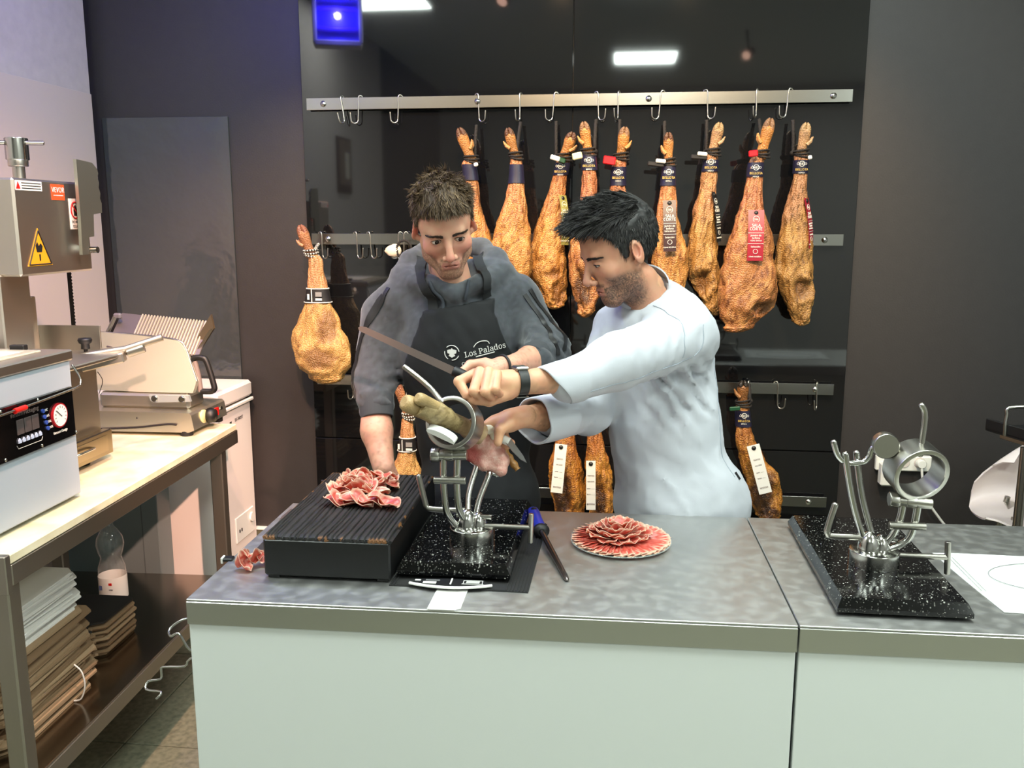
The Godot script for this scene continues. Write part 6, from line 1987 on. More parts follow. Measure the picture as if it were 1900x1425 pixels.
func head_skin(mb: MB, X: Transform3D, o: Dictionary) -> Field:
	var f := Field.new(Vector3(-0.1, -0.2, -0.125), Vector3(0.1, 0.15, 0.14), 0.0027)
	f.ell(Vector3(0, 0.043, -0.014), Vector3(0.076, 0.086, 0.097), 0.02)
	f.ell(Vector3(0, 0.03, 0.034), Vector3(0.062, 0.062, 0.058), 0.03)
	f.ell(Vector3(0, -0.03, 0.03), Vector3(0.058, 0.07, 0.058), 0.03)
	for s in [-1.0, 1.0]:
		f.cap(Vector3(0.058 * s, -0.045, -0.004), Vector3(0.05 * s, -0.078, 0.008), 0.011, 0.012, 0.03)
		f.cap(Vector3(0.05 * s, -0.078, 0.008), Vector3(0.018 * s, -0.112, 0.06), 0.013, 0.015, 0.025)
		f.ell(Vector3(0.043 * s, -0.03, 0.06), Vector3(0.022, 0.02, 0.02), 0.022)
	f.ell(Vector3(0, -0.107, 0.07), Vector3(0.024, 0.018, 0.018), 0.022)
	f.cap(Vector3(-0.034, 0.019, 0.083), Vector3(0.034, 0.019, 0.083), 0.009, 0.009, 0.018)
	f.cap(Vector3(0, -0.1, -0.02), Vector3(0, -0.2, -0.035), 0.053, 0.058, 0.03)
	for s in [-1.0, 1.0]:
		f.ell(Vector3(0.032 * s, -0.003, 0.101), Vector3(0.021, 0.0135, 0.017), 0.012, Basis.IDENTITY, true)
		f.ell(Vector3(0.0315 * s, -0.003, 0.0765), Vector3(0.0148, 0.0128, 0.0138), 0.005)
	# nose
	f.cap(Vector3(0, 0.01, 0.088), Vector3(0, -0.037, 0.111), 0.0078, 0.0105, 0.012)
	f.ell(Vector3(0, -0.043, 0.1125), Vector3(0.0112, 0.0102, 0.0115), 0.006)
	for s in [-1.0, 1.0]:
		f.ell(Vector3(0.013 * s, -0.048, 0.1), Vector3(0.008, 0.0075, 0.01), 0.006)
		f.ell(Vector3(0.0065 * s, -0.0535, 0.106), Vector3(0.004, 0.003, 0.005), 0.003, Basis.IDENTITY, true)
	# lips
	f.ell(Vector3(0, -0.076, 0.076), Vector3(0.034, 0.024, 0.0135), 0.016)
	f.cap(Vector3(-0.021, -0.0765, 0.082), Vector3(0.0, -0.0715, 0.0915), 0.0036, 0.0046, 0.007)
	f.cap(Vector3(0.021, -0.0765, 0.082), Vector3(0.0, -0.0715, 0.0915), 0.0036, 0.0046, 0.007)
	f.cap(Vector3(-0.014, -0.0815, 0.0855), Vector3(0.014, -0.0815, 0.0855), 0.0052, 0.0052, 0.009)
	for s in [-1.0, 1.0]:
		f.ell(Vector3(0.0115 * s, -0.0782, 0.0935), Vector3(0.0155, 0.0014, 0.0125), 0.0025, Basis(Vector3.BACK, -0.2 * s), true)
	f.ell(Vector3(0, -0.0935, 0.096), Vector3(0.016, 0.003, 0.007), 0.006, Basis.IDENTITY, true)
	# eye openings
	for s in [-1.0, 1.0]:
		f.ell(Vector3(0.0315 * s, -0.003 - o.lid * 0.6, 0.096), Vector3(0.0152, 0.0066 - o.lid, 0.021), 0.002, Basis(Vector3.BACK, -0.06 * s), true)
	# ears
	for s in [-1.0, 1.0]:
		var b := Basis.from_euler(Vector3(-0.2, 0.45 * s, 0.12 * s))
		f.ell(Vector3(0.079 * s, -0.006, -0.014), Vector3(0.0085, 0.0315, 0.0185), 0.007, b)
		f.ell(Vector3(0.0845 * s, -0.002, -0.009), Vector3(0.006, 0.017, 0.009), 0.005, b, true)
		f.ell(Vector3(0.074 * s, -0.03, -0.006), Vector3(0.007, 0.009, 0.007), 0.006)
	var nz := FastNoiseLite.new()
	nz.seed = o.seed
	nz.frequency = 1.0
	mb.X = X
	f.build(mb, func(p: Vector3, n: Vector3) -> Color:
		var g := nz.get_noise_3d(p.x * 30.0, p.y * 30.0, p.z * 30.0)
		var fine := nz.get_noise_3d(p.x * 320.0, p.y * 320.0, p.z * 320.0)
		var c: Color = o.skin
		c = c.lerp(o.flush, clampf(g * 0.35 + 0.1, 0.0, 0.5))
		for s in [-1.0, 1.0]:
			c = c.lerp(o.flush, o.cheek * smoothstep(0.04, 0.012, p.distance_to(Vector3(0.045 * s, -0.035, 0.075))))
			c = c.lerp(o.flush, 0.5 * smoothstep(0.03, 0.01, p.distance_to(Vector3(0.082 * s, -0.006, -0.014))))
		c = c.lerp(o.flush, 0.35 * smoothstep(0.022, 0.01, p.distance_to(Vector3(0, -0.045, 0.118))))
		var beard: float = 0.0
		var side := absf(p.x)
		if p.z > -0.05 and p.y < -0.03:
			beard = smoothstep(-0.045, -0.065, p.y + 0.25 * maxf(0.0, side - 0.04) - 0.012 * (1.0 if side > 0.045 else 0.0))
			if p.y > -0.068:
				beard = maxf(beard * smoothstep(0.028, 0.045, side), 0.9 * smoothstep(-0.056, -0.06, p.y) * smoothstep(0.03, 0.024, side))
			if p.z > 0.07 and p.y > -0.1 and p.y < -0.066 and side < 0.026:
				beard *= 0.25 if p.y > -0.088 else 0.8
			if p.y < -0.125:
				beard *= smoothstep(-0.16, -0.125, p.y)
			beard *= smoothstep(-0.03, 0.015, p.z + 0.3 * nz.get_noise_3d(p.x * 60.0, p.y * 60.0, p.z * 60.0) * 0.05)
		c = c.lerp(o.hair, clampf(beard * o.beard * (0.7 + fine * 1.1), 0.0, 0.9))
		if side < 0.025 - absf(p.y + 0.077) * 0.4 and p.y < -0.067 and p.y > -0.0885 and p.z > 0.079:
			c = c.lerp(o.lips, 0.65)
		if hair_mask(p, o.style) > 0.0 and p.distance_to(Vector3(0.08 * signf(p.x), -0.006, -0.014)) > 0.036:
			c = c.lerp(o.hair, 0.75)
		return c.srgb_to_linear())
	return f

func hair_mask(p: Vector3, style: int) -> float:  # height above the hairline
	var pts := [[-0.12, -0.075], [-0.06, -0.06], [-0.03, -0.012], [0.0, 0.02], [0.03, 0.022], [0.045, 0.05], [0.06, 0.062], [0.085, 0.07], [0.12, 0.076]]
	if style == 1:
		pts = [[-0.12, -0.085], [-0.06, -0.07], [-0.03, -0.02], [-0.002, 0.014], [0.006, -0.012], [0.022, -0.012], [0.032, 0.03], [0.055, 0.066], [0.085, 0.078], [0.12, 0.084]]
	for k in pts.size() - 1:
		if p.z <= pts[k + 1][0]:
			return p.y - lerpf(pts[k][1], pts[k + 1][1], clampf((p.z - pts[k][0]) / (pts[k + 1][0] - pts[k][0]), 0.0, 1.0))
	return p.y - 0.09

func head_parts(root: Node3D, X: Transform3D, o: Dictionary, face: Field) -> void:
	# eyes
	for s in [-1.0, 1.0]:
		var eye := MB.new()
		eye.colored = true
		var g: Vector3 = o.gaze
		g = g.normalized()
		var c := Vector3(0.0315 * s, -0.003, 0.0758)
		var u := g.cross(Vector3.UP).normalized()
		var w := u.cross(g)
		var rings := []
		var cols := []
		for a in [0.02, 0.12, 0.21, 0.23, 0.36, 0.5, 0.53, 0.66, 0.9, 1.3, 1.57]:
			var ring := []
			for j in 20:
				ring.append(c + (g * cos(a) + (u * cos(TAU * j / 20) + w * sin(TAU * j / 20)) * sin(a)) * 0.0127)
			rings.append(ring)
			cols.append((Color(0.02, 0.015, 0.015) if a < 0.22 else (o.iris if a < 0.52 else Color(0.82, 0.78, 0.75))).srgb_to_linear())
		eye.X = X
		eye.loft(rings, true, true, false, cols)
		put(root, "eye", eye, mat(Color(1, 1, 1), 0.12, 0.0, {"vertex_color_use_as_albedo": true}))
	# hair: a solid base and strands over it
	var nz := FastNoiseLite.new()
	nz.seed = o.seed + 3
	nz.frequency = 1.0
	var f := Field.new(Vector3(-0.11, -0.11, -0.15), Vector3(0.11, 0.19, 0.17), 0.0045)
	f.ell(Vector3(0, 0.043, -0.015), Vector3(0.081, 0.093, 0.103), 0.02)
	f.ell(Vector3(0, 0.03, 0.03), Vector3(0.066, 0.07, 0.065), 0.02)
	if o.style == 0:
		f.ell(Vector3(0, 0.07, 0.012), Vector3(0.07, 0.068, 0.09), 0.03)
	else:
		f.ell(Vector3(0, 0.072, 0.015), Vector3(0.072, 0.07, 0.095), 0.03)
		f.cap(Vector3(-0.03, 0.1, 0.06), Vector3(-0.03, 0.098, 0.098), 0.026, 0.014, 0.02)
		f.cap(Vector3(0.03, 0.1, 0.06), Vector3(0.03, 0.098, 0.1), 0.026, 0.014, 0.02)
		f.cap(Vector3(0.066, 0.02, 0.012), Vector3(0.067, -0.01, 0.013), 0.008, 0.005, 0.01)
		f.cap(Vector3(-0.066, 0.02, 0.012), Vector3(-0.067, -0.01, 0.013), 0.008, 0.005, 0.01)
	f.clip(0.0, func(p: Vector3) -> float:
		return -(hair_mask(p, o.style) + 0.012 * nz.get_noise_2d(p.x * 60.0, p.z * 30.0)) * 0.8)
	for s in [-1.0, 1.0]:
		f.ell(Vector3(0.084 * s, -0.004, -0.012), Vector3(0.016, 0.036, 0.024), 0.004, Basis.IDENTITY, true)
	f.each(func(p: Vector3, v: float) -> float: return v + 0.006 * nz.get_noise_3d(p.x * 45.0, p.y * 45.0, p.z * 30.0) * smoothstep(0.0, 0.05, hair_mask(p, o.style)))
	var cap := MB.new()
	cap.colored = true
	cap.X = X
	f.build(cap, func(p: Vector3, n: Vector3) -> Color: return o.hair.lerp(o.hair2, clampf(nz.get_noise_3d(p.x * 90.0, p.y * 90.0, p.z * 40.0), 0.0, 0.5)).srgb_to_linear())
	var hm := mat(Color(1, 1, 1), 0.55, 0.0, {"vertex_color_use_as_albedo": true})
	var hair := put(root, "hair", cap, hm)
	var st := MB.new()
	st.colored = true
	st.X = X
	var r := RandomNumberGenerator.new()
	r.seed = o.seed
	var made := 0
	var tries := 0
	while made < 9000 and tries < 30000:
		tries += 1
		var d := Vector3(r.randfn(), r.randfn() * 0.8 + 0.35, r.randfn()).normalized()
		var p := Vector3(0, 0.045, -0.012) + d * Vector3(0.08, 0.092, 0.102)
		for k in 3:
			p -= d * f.sample(p)
		p -= d * 0.0015
		var hm2 := hair_mask(p, o.style)
		if hm2 < -0.002 or (p.z > 0.05 and p.y < 0.05) or (absf(p.x) > 0.06 and p.distance_to(Vector3(0.08 * signf(p.x), -0.004, -0.012)) < 0.03):
			continue
		var top := smoothstep(0.06, 0.1, p.y)
		var dir: Vector3
		var ln: float
		var cl := Vector3(nz.get_noise_3d(p.x * 40.0, p.y * 40.0, p.z * 40.0), nz.get_noise_3d(p.x * 40.0 + 9.0, p.y * 40.0, p.z * 40.0), nz.get_noise_3d(p.x * 40.0 - 9.0, p.y * 40.0, p.z * 40.0))
		if o.style == 0:
			dir = Vector3(0, -0.85, 0.35).lerp(Vector3(0, 0.1, 0.95), top) + d * (0.18 + 0.2 * top) + cl * 1.5
			ln = lerpf(0.012, 0.03, top) * r.randf_range(0.6, 1.2)
			if p.z > 0.05:
				dir += Vector3(0, -0.7, 0.1)
		else:
			dir = Vector3(0, -0.8, 0.3).lerp(Vector3(0.12, 0.1, 0.95), top) + d * (0.22 + 0.12 * top) + cl * 0.7
			ln = lerpf(0.014, 0.046, top) * r.randf_range(0.6, 1.2)
			if p.z > 0.07:
				dir += Vector3(0, -0.15, 0.2)
		dir = dir.normalized()
		var bend := (Vector3(0, -0.5, 0.2) if top > 0.5 else -d * 0.12) + cl * 0.6
		var shade: Color = o.hair.lerp(o.hair2, clampf(r.randf_range(-0.35, 0.95), 0.0, 1.0)).srgb_to_linear()
		var w0 := r.randf_range(0.0006, 0.0011)
		var a := p
		var sx := dir.cross(d).normalized()
		if sx.length() < 0.5:
			sx = Vector3.RIGHT
		var first := st.v.size()
		st.col = shade
		for q in 4:
			var rr: float = w0 * [1.0, 0.95, 0.7, 0.12][q]
			var sy := sx.cross(dir).normalized()
			for j in 3:
				var an := TAU * j / 3.0
				var nn := sx * cos(an) + sy * sin(an)
				st.vert(a + nn * rr, nn)
			a += dir * ln / 3.0
			dir = (dir + bend * 0.22).normalized()
		for q in 3:
			for j in 3:
				var i0 := first + q * 3 + j
				var i1 := first + q * 3 + (j + 1) % 3
				st.ix.append_array([i0, i1, i1 + 3, i0, i1 + 3, i0 + 3])
		made += 1
	var so := put(hair, "strands", st, hm)
	so.set_meta("kind", "stuff")
	# lash lines
	for s in [-1.0, 1.0]:
		var ll := MB.new()
		ll.X = X
		for up in [1.0, -1.0]:
			var path := []
			for k in 11:
				var t := k / 10.0 * 2.0 - 1.0
				var q := Vector3((0.0315 + 0.0138 * t) * s, -0.003 - o.lid * 0.6 + up * (0.0069 - o.lid) * sqrt(maxf(0.02, 1.0 - t * t)) - 0.0009 * t, 0.11)
				for e in 16:
					q.z -= maxf(0.0, face.sample(q)) * 0.7
				q.z = minf(q.z, 0.0905)
				path.append(q)
			ll.tube(path, 0.00105 if up > 0.0 else 0.0005, 5, false)
		put(root, "eyelashes", ll, mat(o.brow, 0.6))
	# eyebrows
	for s in [-1.0, 1.0]:
		var eb := MB.new()
		eb.colored = true
		eb.X = X
		for k in 240:
			var t := r.randf()
			var x := lerpf(0.012, 0.05, t)
			var y := 0.0128 + 0.0055 * sin(t * 2.5) - 0.0025 * t + r.randf_range(-0.0036, 0.0036) * (1.2 - t)
			var p0 := Vector3(x * s, y, 0.125)
			for e in 14:
				p0.z -= maxf(0.0, face.sample(p0)) * 0.8
			var dr := Vector3(0.8 * s, 0.25 - 0.5 * t + r.randf_range(-0.3, 0.3), -0.25 - 0.8 * t * t)
			eb.col = o.brow.srgb_to_linear()
			var lift := face.grad(p0) * 0.0012
			eb.tube([p0, p0 + dr * 0.004 + lift, p0 + dr * 0.0085 + lift], [0.0009, 0.0008, 0.0003], 3, false)
		put(root, "eyebrow", eb, hm)

func ribbon(path: Array, width: float, thick: float, outward: Callable) -> MB:
	var rows := []
	for i in path.size():
		var tn: Vector3 = (path[mini(i + 1, path.size() - 1)] - path[maxi(i - 1, 0)]).normalized()
		var nn: Vector3 = outward.call(path[i])
		var sd := tn.cross(nn).normalized() * width * 0.5
		rows.append([path[i] + sd, path[i] + nn * 0.0005, path[i] - sd])
	return MB.new().slab(rows, thick)

func cloth(rgb: Color, rough := 0.9, rim := 0.4) -> StandardMaterial3D:
	var m := mat(rgb, rough, 0.0, {"rim_enabled": true, "rim": rim, "rim_tint": 0.6})
	return tri_map(relief(m, mats.n_fine, 0.03), Vector3(14, 14, 14))

func skin_mat() -> StandardMaterial3D:
	return tri_map(relief(mat(Color(1, 1, 1), 0.48, 0.0, {"vertex_color_use_as_albedo": true, "subsurf_scatter_enabled": true, "subsurf_scatter_strength": 0.12}), mats.n_fine, 0.012), Vector3(20, 20, 20))

func legs(mb: MB, hip: Vector3, paint: Callable, r: float, floor_off: float) -> void:
	var f := Field.new(hip + Vector3(-0.26, -1.0, -0.2), hip + Vector3(0.26, 0.16, 0.22), 0.014)
	for s in [-1.0, 1.0]:
		f.cap(hip + Vector3(0.08 * s, 0.0, 0), hip + Vector3(0.1 * s, -0.43, 0.01), 0.085 * r, 0.06 * r, 0.04)
		f.cap(hip + Vector3(0.1 * s, -0.43, 0.01), Vector3(hip.x + 0.11 * s, 0.09 + floor_off, hip.z - 0.01), 0.058 * r, 0.042 * r, 0.03)
	f.ell(hip + Vector3(0, 0.03, 0), Vector3(0.16, 0.12, 0.11) * r, 0.05)
	f.build(mb, paint)

func hand(mb: MB, lo: Vector3, hi: Vector3, caps: Array, ells: Array, paint: Callable, cell := 0.003) -> void:
	var f := Field.new(lo - Vector3.ONE * 0.02, hi + Vector3.ONE * 0.02, cell)
	for e in ells:
		f.ell(e[0], e[1], e[2])
	for q in caps:
		f.cap(q[0], q[1], q[2], q[3], q[4])
	f.build(mb, paint)

func people() -> void:
	young_man()
	older_man()

func shoes(root: Node3D, base: Vector3, at: Vector3, turn: float, m: Material) -> void:
	for s in [-1.0, 1.0]:
		var sh := MB.new()
		var rings := []
		for q in [[-0.09, 0.03, 0.02], [-0.085, 0.036, 0.09], [-0.02, 0.04, 0.1], [0.05, 0.046, 0.07], [0.12, 0.048, 0.052], [0.17, 0.036, 0.04], [0.185, 0.015, 0.022]]:
			var ring := []
			for j in 14:
				var a := TAU * j / 14
				ring.append(Vector3(cos(a) * q[1], maxf(0.0, q[2] * 0.5 + sin(a) * q[2] * 0.5), q[0]))
			rings.append(ring)
		sh.X = Transform3D(Basis(Vector3.UP, turn), at - base + Vector3(0.11 * s * cos(turn), 0, -0.11 * s * sin(turn)))
		put(root, "shoe", sh.loft(rings), m)

func young_man() -> void:
	var base := Vector3(-0.44, 0.0, -2.43)
	var o := thing("person", "young man in dark grey hoodie and black apron, watching with head bowed", "person", base)
	var T := Transform3D(Basis.IDENTITY, -base)
	var look := {"skin": Color(0.78, 0.6, 0.5), "flush": Color(0.78, 0.45, 0.4), "lips": Color(0.68, 0.42, 0.38), "hair": Color(0.26, 0.2, 0.14), "hair2": Color(0.5, 0.41, 0.29), "brow": Color(0.2, 0.14, 0.1), "iris": Color(0.16, 0.1, 0.07), "beard": 0.5, "cheek": 0.35, "seed": 41, "style": 0, "lid": 0.0009, "gaze": Vector3(0.2, -0.12, 1.0)}
	var HX := Transform3D(Basis(Vector3.UP, deg_to_rad(14.5)) * Basis(Vector3.BACK, deg_to_rad(7.6)) * Basis(Vector3.RIGHT, deg_to_rad(26.0)), Vector3(-0.4606, 1.6473, -2.3596))
	HX.basis = HX.basis.scaled(Vector3.ONE * 0.975)
	var HL := T * HX
	var nz := FastNoiseLite.new()
	nz.seed = 17
	nz.frequency = 1.0
	var skin := func(p: Vector3, n: Vector3) -> Color:
		var g := nz.get_noise_3d(p.x * 22.0, p.y * 22.0, p.z * 22.0)
		var h := nz.get_noise_3d(p.x * 300.0, p.y * 90.0, p.z * 260.0)
		return look.skin.lerp(look.flush, clampf(0.16 + g * 0.35, 0.0, 0.6)).lerp(Color(0.4, 0.28, 0.2), clampf(h * 0.9 - 0.1, 0.0, 0.4) if p.x > -0.3 or p.y < 1.14 else 0.0).srgb_to_linear()
	# ---- body
	var body := MB.new()
	body.colored = true
	var face := head_skin(body, HL, look)
	body.X = T
	var bf := Field.new(Vector3(-0.74, 0.8, -2.62), Vector3(-0.12, 1.62, -2.17), 0.008)
	bf.cap(Vector3(-0.4549, 1.5355, -2.4014), Vector3(-0.4442, 1.4383, -2.4260), 0.05, 0.06, 0.03)
	bf.cap(Vector3(-0.4501, 1.3753, -2.4548), Vector3(-0.3851, 0.9198, -2.4108), 0.11, 0.11, 0.03)
	bf.cap(Vector3(-0.6287, 1.4106, -2.4606), Vector3(-0.2806, 1.4256, -2.5044), 0.05, 0.05, 0.03)
	bf.cap(Vector3(-0.6558, 1.4031, -2.4560), Vector3(-0.6750, 1.2085, -2.3980), 0.048, 0.043, 0.02)
	bf.cap(Vector3(-0.6750, 1.2085, -2.3980), Vector3(-0.6473, 1.0911, -2.3187), 0.042, 0.041, 0.02)
	bf.cap(Vector3(-0.6473, 1.0911, -2.3187), Vector3(-0.6133, 1.0058, -2.2561), 0.041, 0.03, 0.02)
	bf.cap(Vector3(-0.2623, 1.4181, -2.5052), Vector3(-0.1809, 1.3119, -2.3729), 0.048, 0.043, 0.02)
	bf.cap(Vector3(-0.1809, 1.3076, -2.3721), Vector3(-0.2214, 1.2996, -2.2942), 0.042, 0.036, 0.02)
	bf.cap(Vector3(-0.2214, 1.2996, -2.2942), Vector3(-0.2676, 1.2955, -2.2062), 0.036, 0.027, 0.02)
	bf.build(body, skin)
	legs(body, Vector3(-0.3838, 0.8501, -2.4290), skin, 0.85, 0.0)
	# left hand round the knife handle
	hand(body, Vector3(-0.3859, 1.2711, -2.0957).min(Vector3(-0.2512, 1.3180, -2.2429)), Vector3(-0.3859, 1.2711, -2.0957).max(Vector3(-0.2512, 1.3180, -2.2429)), [
		[Vector3(-0.2552, 1.2966, -2.2181), Vector3(-0.2859, 1.2965, -2.1889), 0.027, 0.027, 0.015],
		[Vector3(-0.3236, 1.3116, -2.1667), Vector3(-0.3575, 1.3094, -2.1418), 0.0115, 0.0105, 0.012], [Vector3(-0.3575, 1.3094, -2.1418), Vector3(-0.3748, 1.2944, -2.1166), 0.0105, 0.009, 0.006], [Vector3(-0.3748, 1.2944, -2.1166), Vector3(-0.3657, 1.2797, -2.1099), 0.009, 0.008, 0.005],
		[Vector3(-0.2968, 1.2772, -2.1483), Vector3(-0.3337, 1.2805, -2.1087), 0.014, 0.011, 0.012], [Vector3(-0.3337, 1.2805, -2.1087), Vector3(-0.3658, 1.2809, -2.0947), 0.0105, 0.008, 0.006],
		[Vector3(-0.3276, 1.3048, -2.1752), Vector3(-0.3556, 1.2872, -2.1789), 0.011, 0.01, 0.008], [Vector3(-0.3556, 1.2872, -2.1789), Vector3(-0.3416, 1.2719, -2.1420), 0.01, 0.009, 0.005],
		[Vector3(-0.3194, 1.2925, -2.1842), Vector3(-0.3419, 1.2739, -2.1781), 0.011, 0.01, 0.008], [Vector3(-0.3419, 1.2739, -2.1781), Vector3(-0.3282, 1.2614, -2.1417), 0.01, 0.009, 0.005],
		[Vector3(-0.3098, 1.2819, -2.1834), Vector3(-0.3255, 1.2606, -2.1777), 0.01, 0.009, 0.008], [Vector3(-0.3255, 1.2606, -2.1777), Vector3(-0.3129, 1.2553, -2.1475), 0.009, 0.008, 0.005]],
		[[Vector3(-0.3106, 1.2949, -2.1703), Vector3(0.034, 0.022, 0.026), 0.015]], skin)
	# right hand hanging behind the counter's edge
	var rw := Vector3(-0.6133, 1.0058, -2.2561)
	var rh := rw + Vector3(0.012, -0.07, -0.012)
	var caps := [[rw, rh + Vector3(0, 0.03, 0), 0.029, 0.03, 0.015]]
	for k in 4:
		var m0 := rh + Vector3(-0.028 + 0.018 * k, -0.028, 0.0)
		caps.append([m0, m0 + Vector3(0.002 * k, -0.04, 0.008), 0.0105, 0.01, 0.007])
		caps.append([m0 + Vector3(0.002 * k, -0.04, 0.008), m0 + Vector3(0.002 * k, -0.066 + 0.004 * absf(k - 1.5), -0.008), 0.0095, 0.008, 0.005])
	caps.append([rh + Vector3(0.03, 0.02, 0.012), rh + Vector3(0.045, -0.012, 0.02), 0.013, 0.011, 0.01])
	caps.append([rh + Vector3(0.045, -0.012, 0.02), rh + Vector3(0.046, -0.042, 0.022), 0.0105, 0.0085, 0.005])
	hand(body, rh - Vector3(0.06, 0.11, 0.05), rh + Vector3(0.07, 0.09, 0.05), caps, [[rh, Vector3(0.04, 0.042, 0.018), 0.012]], skin, 0.004)
	put(o, "body", body, skin_mat())
	head_parts(o, HL, look, face)
	# ---- hoodie
	var tor := func(f: Field) -> void:
		f.ell(Vector3(-0.4440, 1.3008, -2.4421), Vector3(0.172, 0.2, 0.118), 0.04)
		f.ell(Vector3(-0.3947, 1.0878, -2.4298), Vector3(0.158, 0.22, 0.12), 0.05)
		f.ell(Vector3(-0.3799, 0.8896, -2.4059), Vector3(0.166, 0.13, 0.122), 0.04)
	var hf := Field.new(Vector3(-0.8, 0.82, -2.72), Vector3(-0.08, 1.66, -2.18), 0.0085)
	tor.call(hf)
	hf.cap(Vector3(-0.6018, 1.4408, -2.4488), Vector3(-0.2864, 1.4527, -2.4882), 0.066, 0.066, 0.05)
	hf.cap(Vector3(-0.5374, 1.4938, -2.4762), Vector3(-0.3642, 1.5088, -2.4994), 0.05, 0.05, 0.05)
	hf.cap(Vector3(-0.6558, 1.4001, -2.4555), Vector3(-0.6737, 1.2189, -2.4001), 0.064, 0.058, 0.04)
	hf.cap(Vector3(-0.6737, 1.2189, -2.4001), Vector3(-0.6569, 1.1559, -2.3549), 0.058, 0.05, 0.02)
	hf.cap(Vector3(-0.6575, 1.1809, -2.3593), Vector3(-0.6542, 1.1628, -2.3513), 0.046, 0.043, 0.008)
	hf.cap(Vector3(-0.2621, 1.4091, -2.5036), Vector3(-0.1847, 1.3163, -2.3834), 0.064, 0.06, 0.04)
	hf.cap(Vector3(-0.1846, 1.3105, -2.3824), Vector3(-0.2116, 1.2987, -2.3106), 0.057, 0.048, 0.02)
	# hood lying round the neck
	var hood := [Vector3(-0.6077, 1.5064, -2.4599), Vector3(-0.5878, 1.5464, -2.5105), Vector3(-0.5471, 1.5775, -2.6027), Vector3(-0.4722, 1.5880, -2.6339), Vector3(-0.3945, 1.5781, -2.6004), Vector3(-0.3452, 1.5498, -2.5295), Vector3(-0.3121, 1.5158, -2.4863)]
	for i in hood.size() - 1:
		hf.cap(hood[i], hood[i + 1], 0.03, 0.03, 0.02)
	hf.cap(Vector3(-0.5908, 1.5045, -2.4411), Vector3(-0.4991, 1.4864, -2.3668), 0.028, 0.024, 0.025)
	hf.cap(Vector3(-0.4991, 1.4864, -2.3668), Vector3(-0.4311, 1.4661, -2.3559), 0.024, 0.02, 0.02)
	hf.cap(Vector3(-0.3227, 1.5164, -2.4750), Vector3(-0.3695, 1.4935, -2.3834), 0.028, 0.022, 0.025)
	hf.cap(Vector3(-0.3695, 1.4935, -2.3834), Vector3(-0.4311, 1.4661, -2.3559), 0.022, 0.02, 0.02)
	hf.ell(Vector3(-0.4485, 1.5567, -2.4162), Vector3(0.066, 0.075, 0.064), 0.012, Basis.IDENTITY, true)
	var el := Vector3(-0.6735, 1.2085, -2.3982)
	var el2 := Vector3(-0.1809, 1.3076, -2.3721)
	hf.each(func(p: Vector3, v: float) -> float:
		var w := 0.006 * nz.get_noise_3d(p.x * 9.0, p.y * 7.0, p.z * 9.0)
		var s := smoothstep(0.14, 0.03, absf(p.y - el.y + 0.03)) * smoothstep(0.12, 0.08, absf(p.x - el.x))
		w += s * 0.009 * nz.get_noise_3d(p.x * 9.0 + p.y * 8.0, p.y * 38.0, p.z * 10.0)
		var s2 := smoothstep(0.12, 0.03, p.distance_to(el2))
		w += s2 * 0.006 * sin((p.x * 0.8 + p.y - p.z * 0.5) * 170.0 + 3.0 * nz.get_noise_3d(p.x * 14.0, p.y * 14.0, p.z * 14.0))
		w += 0.004 * absf(nz.get_noise_3d(p.x * 22.0 + p.y * 12.0, p.y * 6.0, p.z * 20.0))
		return v + w)
	var hm := MB.new()
	hm.colored = true
	hm.X = T
	hf.build(hm, func(p: Vector3, n: Vector3) -> Color:
		var g := nz.get_noise_3d(p.x * 50.0, p.y * 50.0, p.z * 50.0)
		return Color(0.22, 0.23, 0.25).lerp(Color(0.28, 0.295, 0.315), clampf(0.4 + g, 0.0, 1.0)).srgb_to_linear())
	var hoodie_m := cloth(Color(1, 1, 1), 0.95, 0.5)
	hoodie_m.vertex_color_use_as_albedo = true
	var hoodie := put(o, "hoodie", hm, hoodie_m)
	for q in [[Vector3(-0.6597, 1.1803, -2.3620), Vector3(-0.6493, 1.1239, -2.3346), 0.047, 0.0445], [Vector3(-0.1988, 1.3041, -2.3438), Vector3(-0.2223, 1.2989, -2.2889), 0.047, 0.0435]]:
		var cdir: Vector3 = (q[1] - q[0]).normalized()
		var cu: Vector3 = cdir.cross(Vector3(0.3, 0.2, 1.0)).normalized()
		var cv: Vector3 = cdir.cross(cu)
		var rr := []
		for e in [[0.0, 0.0], [0.12, 0.002], [0.5, 0.001], [0.95, 0.0], [1.0, -0.002], [0.96, -0.005], [0.5, -0.006]]:
			var ring := []
			for j in 36:
				var a := TAU * j / 36
				ring.append(q[0].lerp(q[1], e[0]) + (cu * cos(a) + cv * sin(a)) * (lerpf(q[2], q[3], e[0]) + e[1] + 0.001 * sin(a * 4.0)) - base)
			rr.append(ring)
		put(hoodie, "cuff", MB.new().loft(rr, true, false, false), cloth(Color(0.23, 0.24, 0.255), 0.95, 0.3))
	var snap := func(f: Field, p: Vector3, off: float) -> Vector3:
		for k in 6:
			p -= f.grad(p) * (f.sample(p) - off)
		return p
	var dark := mat(Color(0.04, 0.04, 0.045), 0.5)
